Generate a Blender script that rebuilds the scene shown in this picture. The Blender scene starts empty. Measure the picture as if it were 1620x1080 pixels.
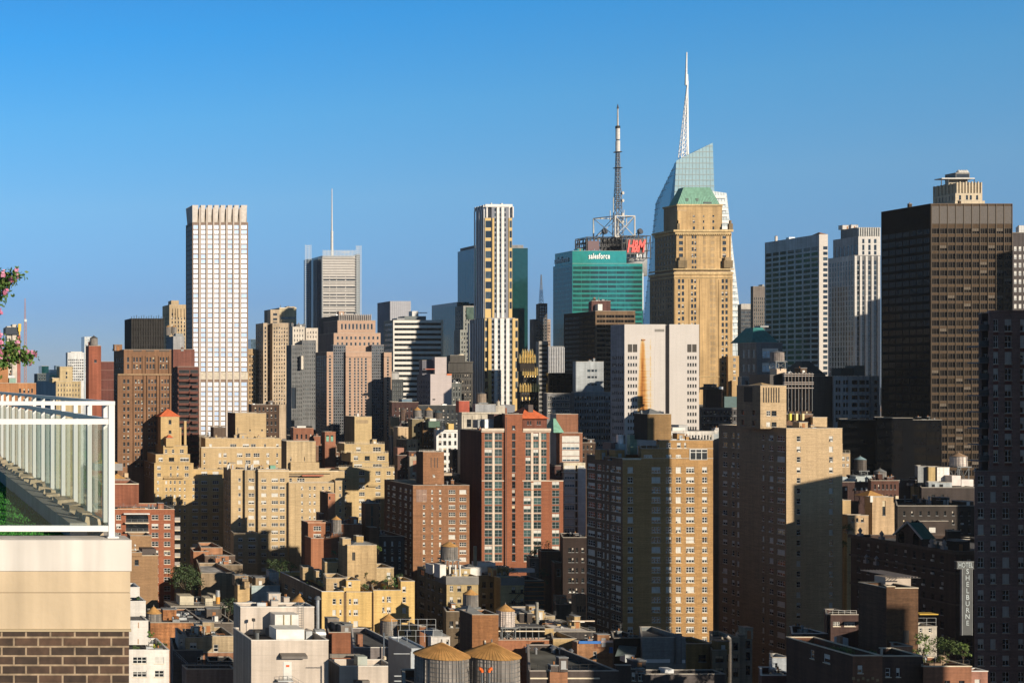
import bpy, math, random
from mathutils import Vector, Matrix
R = math.radians
rnd = random.Random(7)
sc = bpy.context.scene
COL = sc.collection
F = 2000.0; VX = -190.0; VY = 603.0; H = 100.0   # focal length (px of a 1620 px wide frame), vanishing point, eye height

# ---------------- camera, sky, sun, exposure ----------------
cam_d = bpy.data.cameras.new("camera"); cam = bpy.data.objects.new("camera", cam_d); COL.objects.link(cam)
cam.location = (0, 0, H); cam.rotation_euler = (R(90), 0, 0)
cam_d.sensor_width = 36.0; cam_d.lens = 36.0 * F / 1620.0
cam_d.shift_x = (810.0 - VX) / 1620.0; cam_d.shift_y = (VY - 540.0) / 1620.0
cam_d.clip_start = 0.5; cam_d.clip_end = 40000
sc.camera = cam
AZ, EL = 24.0, 17.8                     # sun behind the camera, to the right
world = bpy.data.worlds.new("World"); sc.world = world; world.use_nodes = True
wn = world.node_tree; bg = wn.nodes["Background"]
sky = wn.nodes.new("ShaderNodeTexSky"); sky.sky_type = 'NISHITA'; sky.sun_disc = False
sky.sun_elevation = R(EL); sky.sun_rotation = R(180 - AZ); sky.altitude = 100
sky.air_density = 1.0; sky.dust_density = 0.0; sky.ozone_density = 9.0
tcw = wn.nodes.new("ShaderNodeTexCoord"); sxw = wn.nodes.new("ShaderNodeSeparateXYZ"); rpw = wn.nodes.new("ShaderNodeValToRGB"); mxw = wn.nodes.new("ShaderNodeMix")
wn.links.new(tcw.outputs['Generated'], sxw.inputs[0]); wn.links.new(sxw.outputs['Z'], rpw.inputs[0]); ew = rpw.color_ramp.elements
ew[0].position = 0.0; ew[0].color = (.42,.45,.58,1); ew[1].position = .42; ew[1].color = (.50,.19,.09,1)      # hazy, darker air low down; sky overhead dimmed and warmed to deepen shade
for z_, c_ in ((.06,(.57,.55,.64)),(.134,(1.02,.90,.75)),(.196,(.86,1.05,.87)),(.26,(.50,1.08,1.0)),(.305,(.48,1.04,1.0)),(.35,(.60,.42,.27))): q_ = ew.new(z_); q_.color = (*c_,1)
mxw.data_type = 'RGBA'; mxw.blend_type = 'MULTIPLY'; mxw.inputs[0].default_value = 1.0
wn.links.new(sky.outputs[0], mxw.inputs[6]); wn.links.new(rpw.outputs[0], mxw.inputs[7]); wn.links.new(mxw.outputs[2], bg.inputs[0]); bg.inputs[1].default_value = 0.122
sun_d = bpy.data.lights.new("sun", 'SUN'); sun = bpy.data.objects.new("sun", sun_d); COL.objects.link(sun)
sun_d.energy = 5.0; sun_d.angle = R(0.5); sun_d.color = (1.0, 0.865, 0.67)
to_sun = Vector((math.sin(R(AZ)) * math.cos(R(EL)), -math.cos(R(AZ)) * math.cos(R(EL)), math.sin(R(EL))))
sun.rotation_euler = to_sun.to_track_quat('Z', 'Y').to_euler(); sun.location = (300, -300, 400)
sc.view_settings.view_transform = 'Standard'; sc.view_settings.look = 'None'
sc.view_settings.exposure = 0.4; sc.view_settings.gamma = 1.0
sc.render.resolution_x, sc.render.resolution_y = 1620, 1080
sc.cycles.max_bounces = 5; sc.cycles.diffuse_bounces = 3; sc.cycles.glossy_bounces = 3; sc.cycles.transmission_bounces = 4
sc.cycles.use_denoising = True

# ---------------- helpers ----------------
def X_(px, Y): return (px - VX) * Y / F
def Z_(py, Y): return H - (py - VY) * Y / F
def tag(o, label=None, cat=None, group=None, kind=None):
    if label: o['label'] = label
    if cat: o['category'] = cat
    if group: o['group'] = group
    if kind: o['kind'] = kind
    return o

class M:                                  # collects faces, becomes ONE mesh object
    def __init__(s): s.v = []; s.f = []; s.m = []; s.mats = []
    def mi(s, mat):
        if mat not in s.mats: s.mats.append(mat)
        return s.mats.index(mat)
    def quad(s, a, b, c, d, mat):
        i = len(s.v); s.v += [a, b, c, d]; s.f.append((i, i+1, i+2, i+3)); s.m.append(s.mi(mat))
    def poly(s, pts, mat):
        i = len(s.v); s.v += list(pts); s.f.append(tuple(range(i, i+len(pts)))); s.m.append(s.mi(mat))
    def box(s, x0, x1, y0, y1, z0, z1, mat):
        i = len(s.v); k = s.mi(mat)
        s.v += [(x0,y0,z0),(x1,y0,z0),(x1,y1,z0),(x0,y1,z0),(x0,y0,z1),(x1,y0,z1),(x1,y1,z1),(x0,y1,z1)]
        for f in ((0,1,5,4),(1,2,6,5),(2,3,7,6),(3,0,4,7),(4,5,6,7),(3,2,1,0)):
            s.f.append(tuple(i+j for j in f)); s.m.append(k)
    def frustum(s, c0, r0, c1, r1, n, mat, cap0=True, cap1=True, ph=0.0):
        a = Vector(c0); b = Vector(c1); d = (b-a)
        if d.length < 1e-6: return
        z = d.normalized(); t = Vector((1,0,0)) if abs(z.z) > .9 else Vector((0,0,1))
        u = t.cross(z).normalized(); w = z.cross(u); i = len(s.v); k = s.mi(mat)
        for c, r in ((a, r0), (b, r1)):
            for j in range(n):
                q = 2*math.pi*j/n+ph; s.v.append(tuple(c + u*(r*math.cos(q)) + w*(r*math.sin(q))))
        for j in range(n):
            s.f.append((i+j, i+(j+1)%n, i+n+(j+1)%n, i+n+j)); s.m.append(k)
        if cap0: s.f.append(tuple(i+n-1-j for j in range(n))); s.m.append(k)
        if cap1: s.f.append(tuple(i+n+j for j in range(n))); s.m.append(k)
    def bar(s, a, b, r, mat, n=4): s.frustum(a, r, b, r, n, mat, ph=math.pi/4)
    def add(s, o, off=(0,0,0), rz=0.0):
        i = len(s.v); c, d = math.cos(rz), math.sin(rz)
        s.v += [(c*x-d*y+off[0], d*x+c*y+off[1], z+off[2]) for x, y, z in o.v]
        s.f += [tuple(i+j for j in f) for f in o.f]
        mm = [s.mi(m) for m in o.mats]; s.m += [mm[k] for k in o.m]
    def mesh(s, name, org=(0,0,0)):
        me = bpy.data.meshes.new(name)
        ox, oy, oz = org
        me.from_pydata([(x-ox, y-oy, z-oz) for x, y, z in s.v], [], s.f)
        for m in s.mats: me.materials.append(m)
        me.polygons.foreach_set('material_index', s.m); me.update()
        return me
    def obj(s, name, parent=None, org=(0,0,0), smooth=False):
        me = s.mesh(name, org); o = bpy.data.objects.new(name, me); COL.objects.link(o)
        if smooth: me.polygons.foreach_set('use_smooth', [True]*len(me.polygons))
        if parent is not None: o.parent = parent
        else: o.location = org
        return o
def empty(name, loc):
    o = bpy.data.objects.new(name, None); o.location = loc; o.empty_display_size = 1; COL.objects.link(o); return o

# ---------------- materials ----------------
_mc = {}
def _new(name):
    m = bpy.data.materials.new(name); m.use_nodes = True
    nt = m.node_tree; return m, nt, nt.nodes["Principled BSDF"]
def _pos(nt, scale):
    g = nt.nodes.new("ShaderNodeNewGeometry"); mp = nt.nodes.new("ShaderNodeMapping")
    mp.inputs['Scale'].default_value = scale; nt.links.new(g.outputs['Position'], mp.inputs[0]); return mp.outputs[0]
def _noise(nt, vec, scale, detail=2.0):
    n = nt.nodes.new("ShaderNodeTexNoise"); n.inputs['Scale'].default_value = scale; n.inputs['Detail'].default_value = detail
    nt.links.new(vec, n.inputs['Vector']); return n.outputs['Fac']
def _range(nt, fac, a, b, lo, hi):
    r = nt.nodes.new("ShaderNodeMapRange"); r.inputs[1].default_value = a; r.inputs[2].default_value = b
    r.inputs[3].default_value = lo; r.inputs[4].default_value = hi; nt.links.new(fac, r.inputs[0]); return r.outputs[0]
def _mul(nt, a, b):
    n = nt.nodes.new("ShaderNodeMath"); n.operation = 'MULTIPLY'; nt.links.new(a, n.inputs[0]); nt.links.new(b, n.inputs[1]); return n.outputs[0]
def wall(rgb, dirt=0.28, course=0.10, rough=0.88):
    """masonry / render: base colour with mottling, rain streaks and faint courses that belong to the wall"""
    key = ('w', rgb, dirt, course, rough)
    if key in _mc: return _mc[key]
    m, nt, p = _new("masonry")
    a = _range(nt, _noise(nt, _pos(nt, (1,1,1)), 0.09, 4), .3, .7, 1-dirt*.7, 1+dirt*.5)
    b = _range(nt, _noise(nt, _pos(nt, (1.1,1.1,.05)), 0.9, 2), .3, .75, 1+dirt*.25, 1-dirt*1.15)
    c = _range(nt, _noise(nt, _pos(nt, (.25,.25,3.2)), 1.0, 1), .3, .7, 1-course, 1+course)
    d = _range(nt, _noise(nt, _pos(nt, (1,1,1)), 2.3, 3), .3, .7, 1-course, 1+course)
    k = _mul(nt, _mul(nt, a, b), _mul(nt, c, d))
    v = nt.nodes.new("ShaderNodeVectorMath"); v.operation = 'SCALE'; v.inputs[0].default_value = rgb
    nt.links.new(k, v.inputs['Scale']); nt.links.new(v.outputs[0], p.inputs['Base Color'])
    p.inputs['Roughness'].default_value = rough; p.inputs['Specular IOR Level'].default_value = 0.25
    m.diffuse_color = (*rgb, 1); _mc[key] = m; return m
def plain(rgb, rough=0.6, metal=0.0, var=0.12, spec=0.4, scale=0.7, name="painted_surface"):
    key = ('p', rgb, rough, metal, var, spec, scale)
    if key in _mc: return _mc[key]
    m, nt, p = _new(name)
    a = _range(nt, _noise(nt, _pos(nt, (1,1,1)), scale, 4), .3, .7, 1-var, 1+var)
    v = nt.nodes.new("ShaderNodeVectorMath"); v.operation = 'SCALE'; v.inputs[0].default_value = rgb
    nt.links.new(a, v.inputs['Scale']); nt.links.new(v.outputs[0], p.inputs['Base Color'])
    p.inputs['Roughness'].default_value = rough; p.inputs['Metallic'].default_value = metal; p.inputs['Specular IOR Level'].default_value = spec
    _mc[key] = m; return m
def glass(rgb, metal=0.0, rough=0.06, spec=0.8, wav=0.02, var=.3):
    """window glass seen from far: opaque dark or coated pane, mirror-like, panes not perfectly flat"""
    key = ('g', rgb, metal, rough, spec, var)
    if key in _mc: return _mc[key]
    m, nt, p = _new("window_glass")
    a = _range(nt, _noise(nt, _pos(nt, (1,1,1)), 0.35, 2), .35, .65, 1-var, 1+var)
    v = nt.nodes.new("ShaderNodeVectorMath"); v.operation = 'SCALE'; v.inputs[0].default_value = rgb
    nt.links.new(a, v.inputs['Scale']); nt.links.new(v.outputs[0], p.inputs['Base Color'])
    p.inputs['Roughness'].default_value = rough; p.inputs['Metallic'].default_value = metal; p.inputs['Specular IOR Level'].default_value = spec
    bp = nt.nodes.new("ShaderNodeBump"); bp.inputs['Strength'].default_value = wav; bp.inputs['Distance'].default_value = 1.0
    nt.links.new(_noise(nt, _pos(nt, (1,1,1)), 0.6, 1), bp.inputs['Height']); nt.links.new(bp.outputs[0], p.inputs['Normal'])
    _mc[key] = m; return m
def roofing(rgb=(.09,.09,.10), var=.45):
    key = ('r', rgb, var)
    if key in _mc: return _mc[key]
    m, nt, p = _new("roofing")
    a = _range(nt, _noise(nt, _pos(nt, (1,1,1)), 0.25, 5), .3, .7, 1-var, 1+var)
    v = nt.nodes.new("ShaderNodeVectorMath"); v.operation = 'SCALE'; v.inputs[0].default_value = rgb
    nt.links.new(a, v.inputs['Scale']); nt.links.new(v.outputs[0], p.inputs['Base Color'])
    p.inputs['Roughness'].default_value = .9; _mc[key] = m; return m

TAN=(.46,.33,.165); CREAM=(.47,.39,.26); YEL=(.56,.39,.16); RED=(.235,.088,.048); BROWN=(.21,.115,.066); DKBRICK=(.10,.05,.04)
MAROON=(.12,.05,.04); WHITE=(.5,.48,.46); CONC=(.46,.41,.36); GRAY=(.25,.25,.26); LGRAY=(.45,.45,.46); ORANGE=(.40,.19,.09)
GOLD=(.42,.28,.11); PINKW=(.60,.55,.53); DK=(.022,.020,.020)
G_DARK = glass((.012,.016,.02)); G_MID = glass((.035,.05,.06)); G_BLUE = glass((.10,.16,.22), .35, .08)
G_TEAL = glass((.02,.20,.19), .55, .10); G_TEALD = glass((.012,.07,.075), .4, .08, .8, .02, .1); G_BRIGHT = glass((.62,.71,.90), .15, .2, .6, .02, .06)  # bright panes hold the pale sky reflection in their base colour
G_BLACK = glass((.008,.007,.007), 0, .08, .5); G_CRYS = glass((.22,.33,.37), .12, .15, .6, .01, .06)
BLIND = plain((.50,.49,.46), .8); BLINDY = plain((.50,.42,.29), .8); CURT = plain((.40,.36,.32), .85)
FWHITE = plain((.56,.55,.53), .5); FGREY = plain((.30,.31,.32), .5); FDARK = plain((.035,.035,.038), .5); FCREAM = plain((.58,.50,.38), .6)
METAL = plain((.42,.43,.45), .35, .8, .2); GALV = plain((.38,.40,.42), .45, .6, .25); RUST = plain((.30,.13,.05), .8); BLACK = plain((.015,.015,.016), .6)
COPPER = plain((.16,.34,.26), .7, 0, .2); TEALROOF = plain((.03,.17,.17), .6, 0, .2); TILE = plain((.52,.12,.045), .75, 0, .2)
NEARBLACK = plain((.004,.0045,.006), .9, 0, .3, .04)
STEEL = plain((.13,.14,.15), .5, .3); LEAD = plain((.20,.21,.22), .6, .2)

# ---------------- windows ----------------
# style: frame material, frame width m, panes across, panes high, recess m, [(glass, blind share, blind mat, weight)], air conditioner share, sill
STY = {
 'apt':   (FWHITE, .11, 2, 2, .16, [(G_DARK,0,None,6),(G_DARK,.45,BLIND,3),(G_MID,.95,BLIND,1.6),(G_DARK,.3,BLINDY,1.2)], .18, 1),
 'apt3':  (FWHITE, .11, 3, 2, .16, [(G_DARK,0,None,5),(G_DARK,.5,BLIND,3),(G_DARK,.28,BLIND,2),(G_MID,.95,BLIND,1.6)], .22, 1),
 'small': (FWHITE, .10, 1, 2, .16, [(G_DARK,0,None,5),(G_DARK,.5,BLIND,3),(G_MID,.95,BLIND,1.2)], .10, 1),
 'dark':  (FDARK, .08, 1, 2, .22, [(G_DARK,0,None,6),(G_DARK,.4,BLINDY,1),(G_DARK,.5,CURT,2)], .06, 1),
 'dark2': (FDARK, .08, 2, 2, .22, [(G_DARK,0,None,6),(G_DARK,.4,BLINDY,1),(G_DARK,.5,CURT,2)], .10, 1),
 'punch': (None, 0, 1, 1, .25, [(G_DARK,0,None,5),(G_DARK,.5,BLIND,1)], 0, 0),
 'ofc':   (FGREY, .10, 1, 1, .15, [(G_DARK,0,None,5),(G_MID,0,None,2)], 0, 0),
 'rib':   (FDARK, .10, 12, 1, .12, [(G_DARK,0,None,1)], 0, 0),
 'bronze':(plain((.028,.019,.012), .5, .2), .14, 3, 1, .14, [(G_BLACK,0,None,12),(G_BLACK,.5,plain((.10,.08,.062),.8),1),(glass((.02,.015,.011),0,.08,.5),0,None,4)], 0, 0),
 'bronzes':(plain((.007,.006,.006), .9, 0, .2, .05), .14, 3, 1, .10, [(glass((.004,.004,.005),0,.09,.12),0,None,6),(glass((.007,.006,.005),0,.09,.12),0,None,4)], 0, 0),
 'teal':  (None, 0, 1, 1, .05, [(G_TEALD,0,None,1)], 0, 0),
 'teals': (FDARK, .05, 8, 1, .05, [(glass((.01,.12,.12),.4),0,None,1),(G_TEALD,0,None,1)], 0, 0),
 'bright':(FWHITE, .18, 2, 1, .22, [(G_BRIGHT,0,None,5),(glass((.72,.80,.95),.1,.25,.5,.02,.06),0,None,2),(glass((.48,.64,.95),.2,.15,.6,.02,.06),0,None,2)], 0, 0),
 'wht':   (FWHITE, .12, 4, 2, .06, [(G_BLUE,.6,BLIND,3),(G_MID,.9,BLIND,2),(G_BLUE,.3,BLIND,1)], 0, 0),
 'loft':  (FGREY, .09, 2, 2, .14, [(glass((.022,.04,.042)),0,None,6),(glass((.03,.05,.05)),.45,BLIND,1.2),(glass((.06,.11,.11),.2),0,None,2)], .0, 0),
 'big':   (FWHITE, .14, 3, 2, .18, [(G_DARK,0,None,1)], 0, 1),
 'arch':  (FDARK, .1, 1, 2, .2, [(G_DARK,0,None,1)], 0, 1),
 'louv':  (None, 0, 1, 1, .2, [(plain((.05,.045,.04), .8),0,None,1)], 0, 0),
 'blind': (None, 0, 1, 1, .07, [(wall((.36,.26,.15)),0,None,1)], 0, 0),
}
def win_mesh(st, var, w, h, ac):
    fm, fw, nv, nh, rec, gs, _, sill = STY[st]; g, bf, bm, _ = gs[var]
    m = M(); x0 = -w/2
    if fm is None:
        m.quad((x0,rec,0),(x0+w,rec,0),(x0+w,rec,h),(x0,rec,h), g)
        if bf: m.quad((x0,rec-.02,h*(1-bf)),(x0+w,rec-.02,h*(1-bf)),(x0+w,rec-.02,h),(x0,rec-.02,h), bm)
        return m
    m.quad((x0,rec,0),(x0+w,rec,0),(x0+w,rec,h),(x0,rec,h), g)
    if bf: m.quad((x0,rec-.02,h*(1-bf)),(x0+w,rec-.02,h*(1-bf)),(x0+w,rec-.02,h),(x0,rec-.02,h), bm)
    y = rec-.05
    for j in range(nv+1):
        a = x0 + (w-fw)*j/nv; m.box(a, a+fw, y, rec-.03, 0, h, fm)
    for j in range(nh+1):
        z = (h-fw)*j/nh
        for i in range(nv):
            a = x0+(w-fw)*i/nv+fw; b = x0+(w-fw)*(i+1)/nv; m.box(a, b, y+.002, rec-.03, z, z+fw, fm)
    if sill: m.box(x0-.1, x0+w+.1, -.10, rec-.055, -.14, -.004, FCREAM if fm is FWHITE else LEAD)
    if ac:
        b = x0+fw+.05; m.box(b, b+.62, -.32, rec-.06, .02, .42, plain((.50,.50,.48), .6))
    return m
_wm = {}
def face(m, mat, o, u, inw, U0, U1, V0, V1, cols, rows):
    """wall sheet with real openings; cols = [(u0,u1,style)], rows = [(v0,v1)]; returns the openings"""
    P = lambda a, v, d=0.0: (o[0]+u[0]*a+inw[0]*d, o[1]+u[1]*a+inw[1]*d, v)
    out = []; z = V0
    cols = sorted([c for c in cols if c[0] > U0+.02 and c[1] < U1-.02])
    for v0, v1 in sorted(rows):
        if v0 < z+.02 or v1 > V1-.02: continue
        m.quad(P(U0,z),P(U1,z),P(U1,v0),P(U0,v0), mat); a = U0
        for c0, c1, st in cols:
            if c0 < a: continue
            if c0 > a: m.quad(P(a,v0),P(c0,v0),P(c0,v1),P(a,v1), mat)
            r = STY[st][4]
            m.quad(P(c0,v0),P(c0,v1),P(c0,v1,r),P(c0,v0,r), mat); m.quad(P(c1,v1),P(c1,v0),P(c1,v0,r),P(c1,v1,r), mat)
            m.quad(P(c0,v1),P(c1,v1),P(c1,v1,r),P(c0,v1,r), mat); m.quad(P(c1,v0),P(c0,v0),P(c0,v0,r),P(c1,v0,r), mat)
            out.append((st, (c0+c1)/2, v0, c1-c0, v1-v0)); a = c1
        if a < U1: m.quad(P(a,v0),P(U1,v0),P(U1,v1),P(a,v1), mat)
        z = v1
    m.quad(P(U0,z),P(U1,z),P(U1,V1),P(U0,V1), mat)
    return out

def cols(a, b, n, fr=.6, st=None):
    w = (b-a)/n; r = [(a+w*(i+.5-fr/2), a+w*(i+.5+fr/2)) for i in range(n)]
    return [(x, y, st) if st else (x, y) for x, y in r]
def fac(cl, y0, pitch, h, y1, st='punch', skip=()):
    """cols in photo pixels, first row top y0, spacing, height, stop at y1"""
    rows = []; y = y0; i = 0
    while y + h < y1:
        if i not in skip: rows.append((y, y+h))
        y += pitch; i += 1
    return (cl, rows, st)

class B:                                  # a building: an empty with wall, roof, coping, window ... children
    def __init__(s, name, label, cat, Y, col, org=None, group=None, dirt=.28, course=.1):
        s.name = name; s.Y = Y; s.mat = wall(col, dirt, course) if isinstance(col, tuple) else col
        s.p = {}; s.win = []; s.org = org; s.label = (label, cat, group); s.seed = random.Random(name+label); s.smooth = set(); s.extra = []
    def part(s, n):
        if n not in s.p: s.p[n] = M()
        return s.p[n]
    def each(s, n):                       # a part of its own each time
        m = M(); s.extra.append((n, m)); return m
    def block(s, x0, x1, yt, Y=None, E=None, D=None, yb=None, zb=0.0, mat=None, lmat=None, f=None, l=None, par=.9, part='wall', roof=None, cop=None, top=True, cap=5.0):
        Y = Y or s.Y; mat = mat or s.mat; mat = wall(mat) if isinstance(mat, tuple) else mat
        lmat = lmat or mat; lmat = wall(lmat) if isinstance(lmat, tuple) else lmat  # left wall often carries its shade as a darker copy of the colour
        X0, X1, Zt = X_(x0, Y), X_(x1, Y), Z_(yt, Y)
        if yb is not None: zb = Z_(yb, Y)
        if E is not None: D = X0*F/(E-VX) - Y
        D = D or 16.0; XB = X0
        if E is None:                     # oblique party wall where the photo shows no side wall
            s_ = min((x0-VX)*D/(Y+D), cap); XB = max(X0, X_(x0-s_, Y+D)); lim = X0+.7*(X1-X0)
            if XB > lim: D = max(.3, D*(lim-X0)/(XB-X0)); s_ = min((x0-VX)*D/(Y+D), cap); XB = max(X0, min(lim, X_(x0-s_, Y+D)))
        if s.org is None: s.org = ((X0+X1)/2, Y+D/2, 0.0)
        m = s.part(part)
        def conv(spec, px2u):
            cl, rows, st = spec
            return [(px2u(c), c[2] if len(c) > 2 else st) for c in cl], [(Z_(b, Y), Z_(a, Y)) for a, b in rows]
        if f:
            cl, rows = conv(f, lambda c: (X_(c[0], Y)-X0, X_(c[1], Y)-X0))
            for st, uc, v0, w, h in face(m, mat, (X0, Y), (1,0), (0,1), 0, X1-X0, zb, Zt, [(a[0], a[1], t) for a, t in cl], rows):
                s.win.append((st, w, h, (X0+uc, Y, v0), 0.0, Y))
        else: m.quad((X0,Y,zb),(X1,Y,zb),(X1,Y,Zt),(X0,Y,Zt), mat)
        if l:
            yy = lambda px: Y+D-(X0*F/(px-VX))
            cl, rows = conv(l, lambda c: (yy(c[0]), yy(c[1])))
            for st, uc, v0, w, h in face(m, lmat, (X0, Y+D), (0,-1), (1,0), 0, D, zb, Zt, [(a[0], a[1], t) for a, t in cl], rows):
                s.win.append((st, w, h, (X0, Y+D-uc, v0), -math.pi/2, Y))
        else: m.quad((XB,Y+D,zb),(X0,Y,zb),(X0,Y,Zt),(XB,Y+D,Zt), lmat)
        m.quad((X1,Y,zb),(X1,Y+D,zb),(X1,Y+D,Zt),(X1,Y,Zt), mat); m.quad((X1,Y+D,zb),(XB,Y+D,zb),(XB,Y+D,Zt),(X1,Y+D,Zt), mat)
        if top:
            t = min(.35, (X1-X0)*.2); Zr = Zt-par
            td = min(t, D*.2); a, b, c, d = (X0+t,Y+td), (X1-t,Y+td), (X1-t,Y+D-td), (XB+t,Y+D-td)
            if par > .02:
                for p, q in ((a,b),(b,c),(c,d),(d,a)): m.quad((*q,Zr),(*p,Zr),(*p,Zt),(*q,Zt), mat)
            sfx = '' if part in ('wall','penthouse','upper_storeys','upper_block') else part+'_'; rm = roof or roofing(); s.part(sfx+'roof').quad((*a,Zr),(*b,Zr),(*c,Zr),(*d,Zr), rm)
            k = s.part(sfx+'coping'); cm = cop or plain((.36,.33,.29), .7); e = .06
            k.box(X0-e, X1+e, Y-e, Y+td, Zt, Zt+.14, cm); k.box(XB-e, X1+e, Y+D-td, Y+D+e, Zt, Zt+.14, cm)
            k.box(X1-t, X1+e, Y+td, Y+D-td, Zt, Zt+.14, cm); i = len(k.v)
            k.box(X0-e, X0+t, Y+td, Y+D-td, Zt, Zt+.14, cm)
            for q in (2,3,6,7): k.v[i+q] = (k.v[i+q][0]+XB-X0, k.v[i+q][1], k.v[i+q][2])
        s.last = (XB, X1, Y, Y+D, Zt-(par if top else 0), Zt)
        return s
    def band(s, x0, x1, ya, yb, Y, out=.3, D=None, E=None, mat=None, part='cornice'):
        """a projecting course on the front (and, with E or D, along the left face)"""
        X0, X1 = X_(x0, Y), X_(x1, Y); za, zb = Z_(ya, Y), Z_(yb, Y); mat = mat or s.mat
        if E is not None: D = X0*F/(E-VX) - Y
        k = s.each(part); k.box(X0-(out if D else 0), X1, Y-out, Y-.002, zb, za, mat)
        if D: k.box(X0-out, X0-.002, Y-.002, Y+D, zb, za, mat)
    def strip(s, x0, x1, ya, yb, Y, out=.35, mat=None, part='pilaster'):
        s.each(part).box(X_(x0,Y), X_(x1,Y), Y-out, Y-.002, Z_(yb,Y), Z_(ya,Y), mat or s.mat)
    def pbox(s, part, x0, x1, ya, yb, Y, D, mat):
        s.each(part).box(X_(x0,Y), X_(x1,Y), Y, Y+D, Z_(yb,Y), Z_(ya,Y), mat)
    def hip(s, x0, x1, ya, yb, Y, D, mat, tip=0.0, ov=.3, part='hip_roof'):
        X0, X1, Z0, Z1 = X_(x0,Y)-ov, X_(x1,Y)+ov, Z_(yb,Y), Z_(ya,Y); Y0, Y1 = Y-ov, Y+D+ov
        cx, cy = (X0+X1)/2, (Y0+Y1)/2; tx, ty = (X1-X0)/2*tip, (Y1-Y0)/2*tip
        k = s.each(part); b = [(X0,Y0,Z0),(X1,Y0,Z0),(X1,Y1,Z0),(X0,Y1,Z0)]
        if tip < .01:
            for i in range(4): k.poly([b[i], b[(i+1)%4], (cx,cy,Z1)], mat)
        else:
            t = [(cx-tx,cy-ty,Z1),(cx+tx,cy-ty,Z1),(cx+tx,cy+ty,Z1),(cx-tx,cy+ty,Z1)]
            for i in range(4): k.quad(b[i], b[(i+1)%4], t[(i+1)%4], t[i], mat)
            k.quad(*t, mat)
        k.quad(b[3], b[2], b[1], b[0], mat)
    def clutter(s, n, area=None, big=1.0):
        X0, X1, Y0, Y1, Zr, Zt = area or s.last; r = s.seed
        for i in range(n):
            w = X1-X0; d = Y1-Y0
            x = r.uniform(X0+w*.12, X1-w*.12); y = r.uniform(Y0+d*.1, Y1-d*.1); q = r.random()
            if q < .3:
                a, b, h = r.uniform(.5,1.3)*big, r.uniform(.5,1.3)*big, r.uniform(.6,1.6)*big
                k = s.each('ac_unit'); mt = r.choice([METAL, GALV, FWHITE, LEAD]); k.box(x-a,x+a,y-b,y+b,Zr,Zr+h, mt)
                k.frustum((x,y,Zr+h),min(a,b)*.7,(x,y,Zr+h+.12),min(a,b)*.7,10,STEEL)
            elif q < .55:
                h = r.uniform(1,2.6)*big; rr = r.uniform(.12,.3)
                k = s.each('vent_pipe'); mt = r.choice([GALV, STEEL, LEAD]); k.frustum((x,y,Zr),rr,(x,y,Zr+h),rr,8,mt); k.frustum((x,y,Zr+h),rr*1.8,(x,y,Zr+h+.35),rr*.9,8,mt)
            elif q < .75:
                a = r.uniform(.4,.8); h = r.uniform(1.4,3.0)*big
                k = s.each('chimney'); k.box(x-a,x+a,y-a*.7,y+a*.7,Zr,Zr+h, s.mat); k.box(x-a-.08,x+a+.08,y-a*.7-.08,y+a*.7+.08,Zr+h,Zr+h+.18, LEAD)
                k.frustum((x,y,Zr+h+.18),.18,(x,y,Zr+h+.7),.16,8,RUST)
            elif q < .9:
                a, b, h = r.uniform(1.2,2.4)*big, r.uniform(1.2,2.2)*big, r.uniform(2,3)
                k = s.each('bulkhead'); k.box(x-a,x+a,y-b,y+b,Zr,Zr+h, s.mat); k.box(x-a-.1,x+a+.1,y-b-.1,y+b+.1,Zr+h,Zr+h+.15, LEAD)
                k.box(x-.45,x+.45,y-b-.05,y-b-.003,Zr,Zr+2.0, r.choice([FWHITE, RUST, FGREY]))
            else:
                l = r.uniform(2,5)*big; k = s.each('duct'); k.box(x-l/2,x+l/2,y-.4,y+.4,Zr+.3,Zr+1.0, GALV); k.box(x-l/2,x-l/2+.8,y-.4,y+.4,Zr,Zr+.3,STEEL); k.box(x+l/2-.8,x+l/2,y-.4,y+.4,Zr,Zr+.3,STEEL)
        if Y0 > 470: return
        for i in range(int(n*1.3)):        # nearer roofs: patches, pipe runs, hatches, aerials
            w = X1-X0; d = Y1-Y0; x = r.uniform(X0+w*.12, X1-w*.12); y = r.uniform(Y0+d*.1, Y1-d*.1); q = r.random()
            if q < .32:
                a, b_, g = r.uniform(.06,.22)*w, r.uniform(.08,.25)*d, r.choice([(.05,.05,.055),(.17,.17,.175),(.11,.105,.10),(.24,.235,.23)]); pts = []
                for t in range(9): th = 6.283*t/9; rr = r.uniform(.7,1.15); pts.append((min(X1-.5,max(X0+.5,x+a*rr*math.cos(th))), min(Y1-.5,max(Y0+.5,y+b_*rr*math.sin(th))), Zr+.006+.004*i))
                s.each('tar_patch').poly(pts, roofing(g, .3))
            elif q < .55:
                k = s.each('pipe_run'); L = r.uniform(.15,.4)*w; pts = [(x-L/2,y),(x+L/2,y)] if r.random() < .6 else [(x,max(Y0+.4,y-L/2)),(x,min(Y1-.4,y+L/2))]; h = r.uniform(.15,.5); mt = r.choice([GALV,STEEL,RUST,LEAD])
                k.bar((*pts[0],Zr+h),(*pts[1],Zr+h),.07,mt,6)
                for t in (0,.5,1): xx, yy = pts[0][0]+(pts[1][0]-pts[0][0])*t, pts[0][1]+(pts[1][1]-pts[0][1])*t; k.bar((xx,yy,Zr),(xx,yy,Zr+h),.05,mt)
            elif q < .70:
                k = s.each('aerial'); h = r.uniform(1.6,3.6); k.bar((x,y,Zr),(x,y,Zr+h),.035,STEEL)
                for t in (.75,.88,1.0): e = r.uniform(.25,.6); k.bar((x-e,y,Zr+h*t),(x+e,y,Zr+h*t),.022,STEEL)
            elif q < .85:
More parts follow.
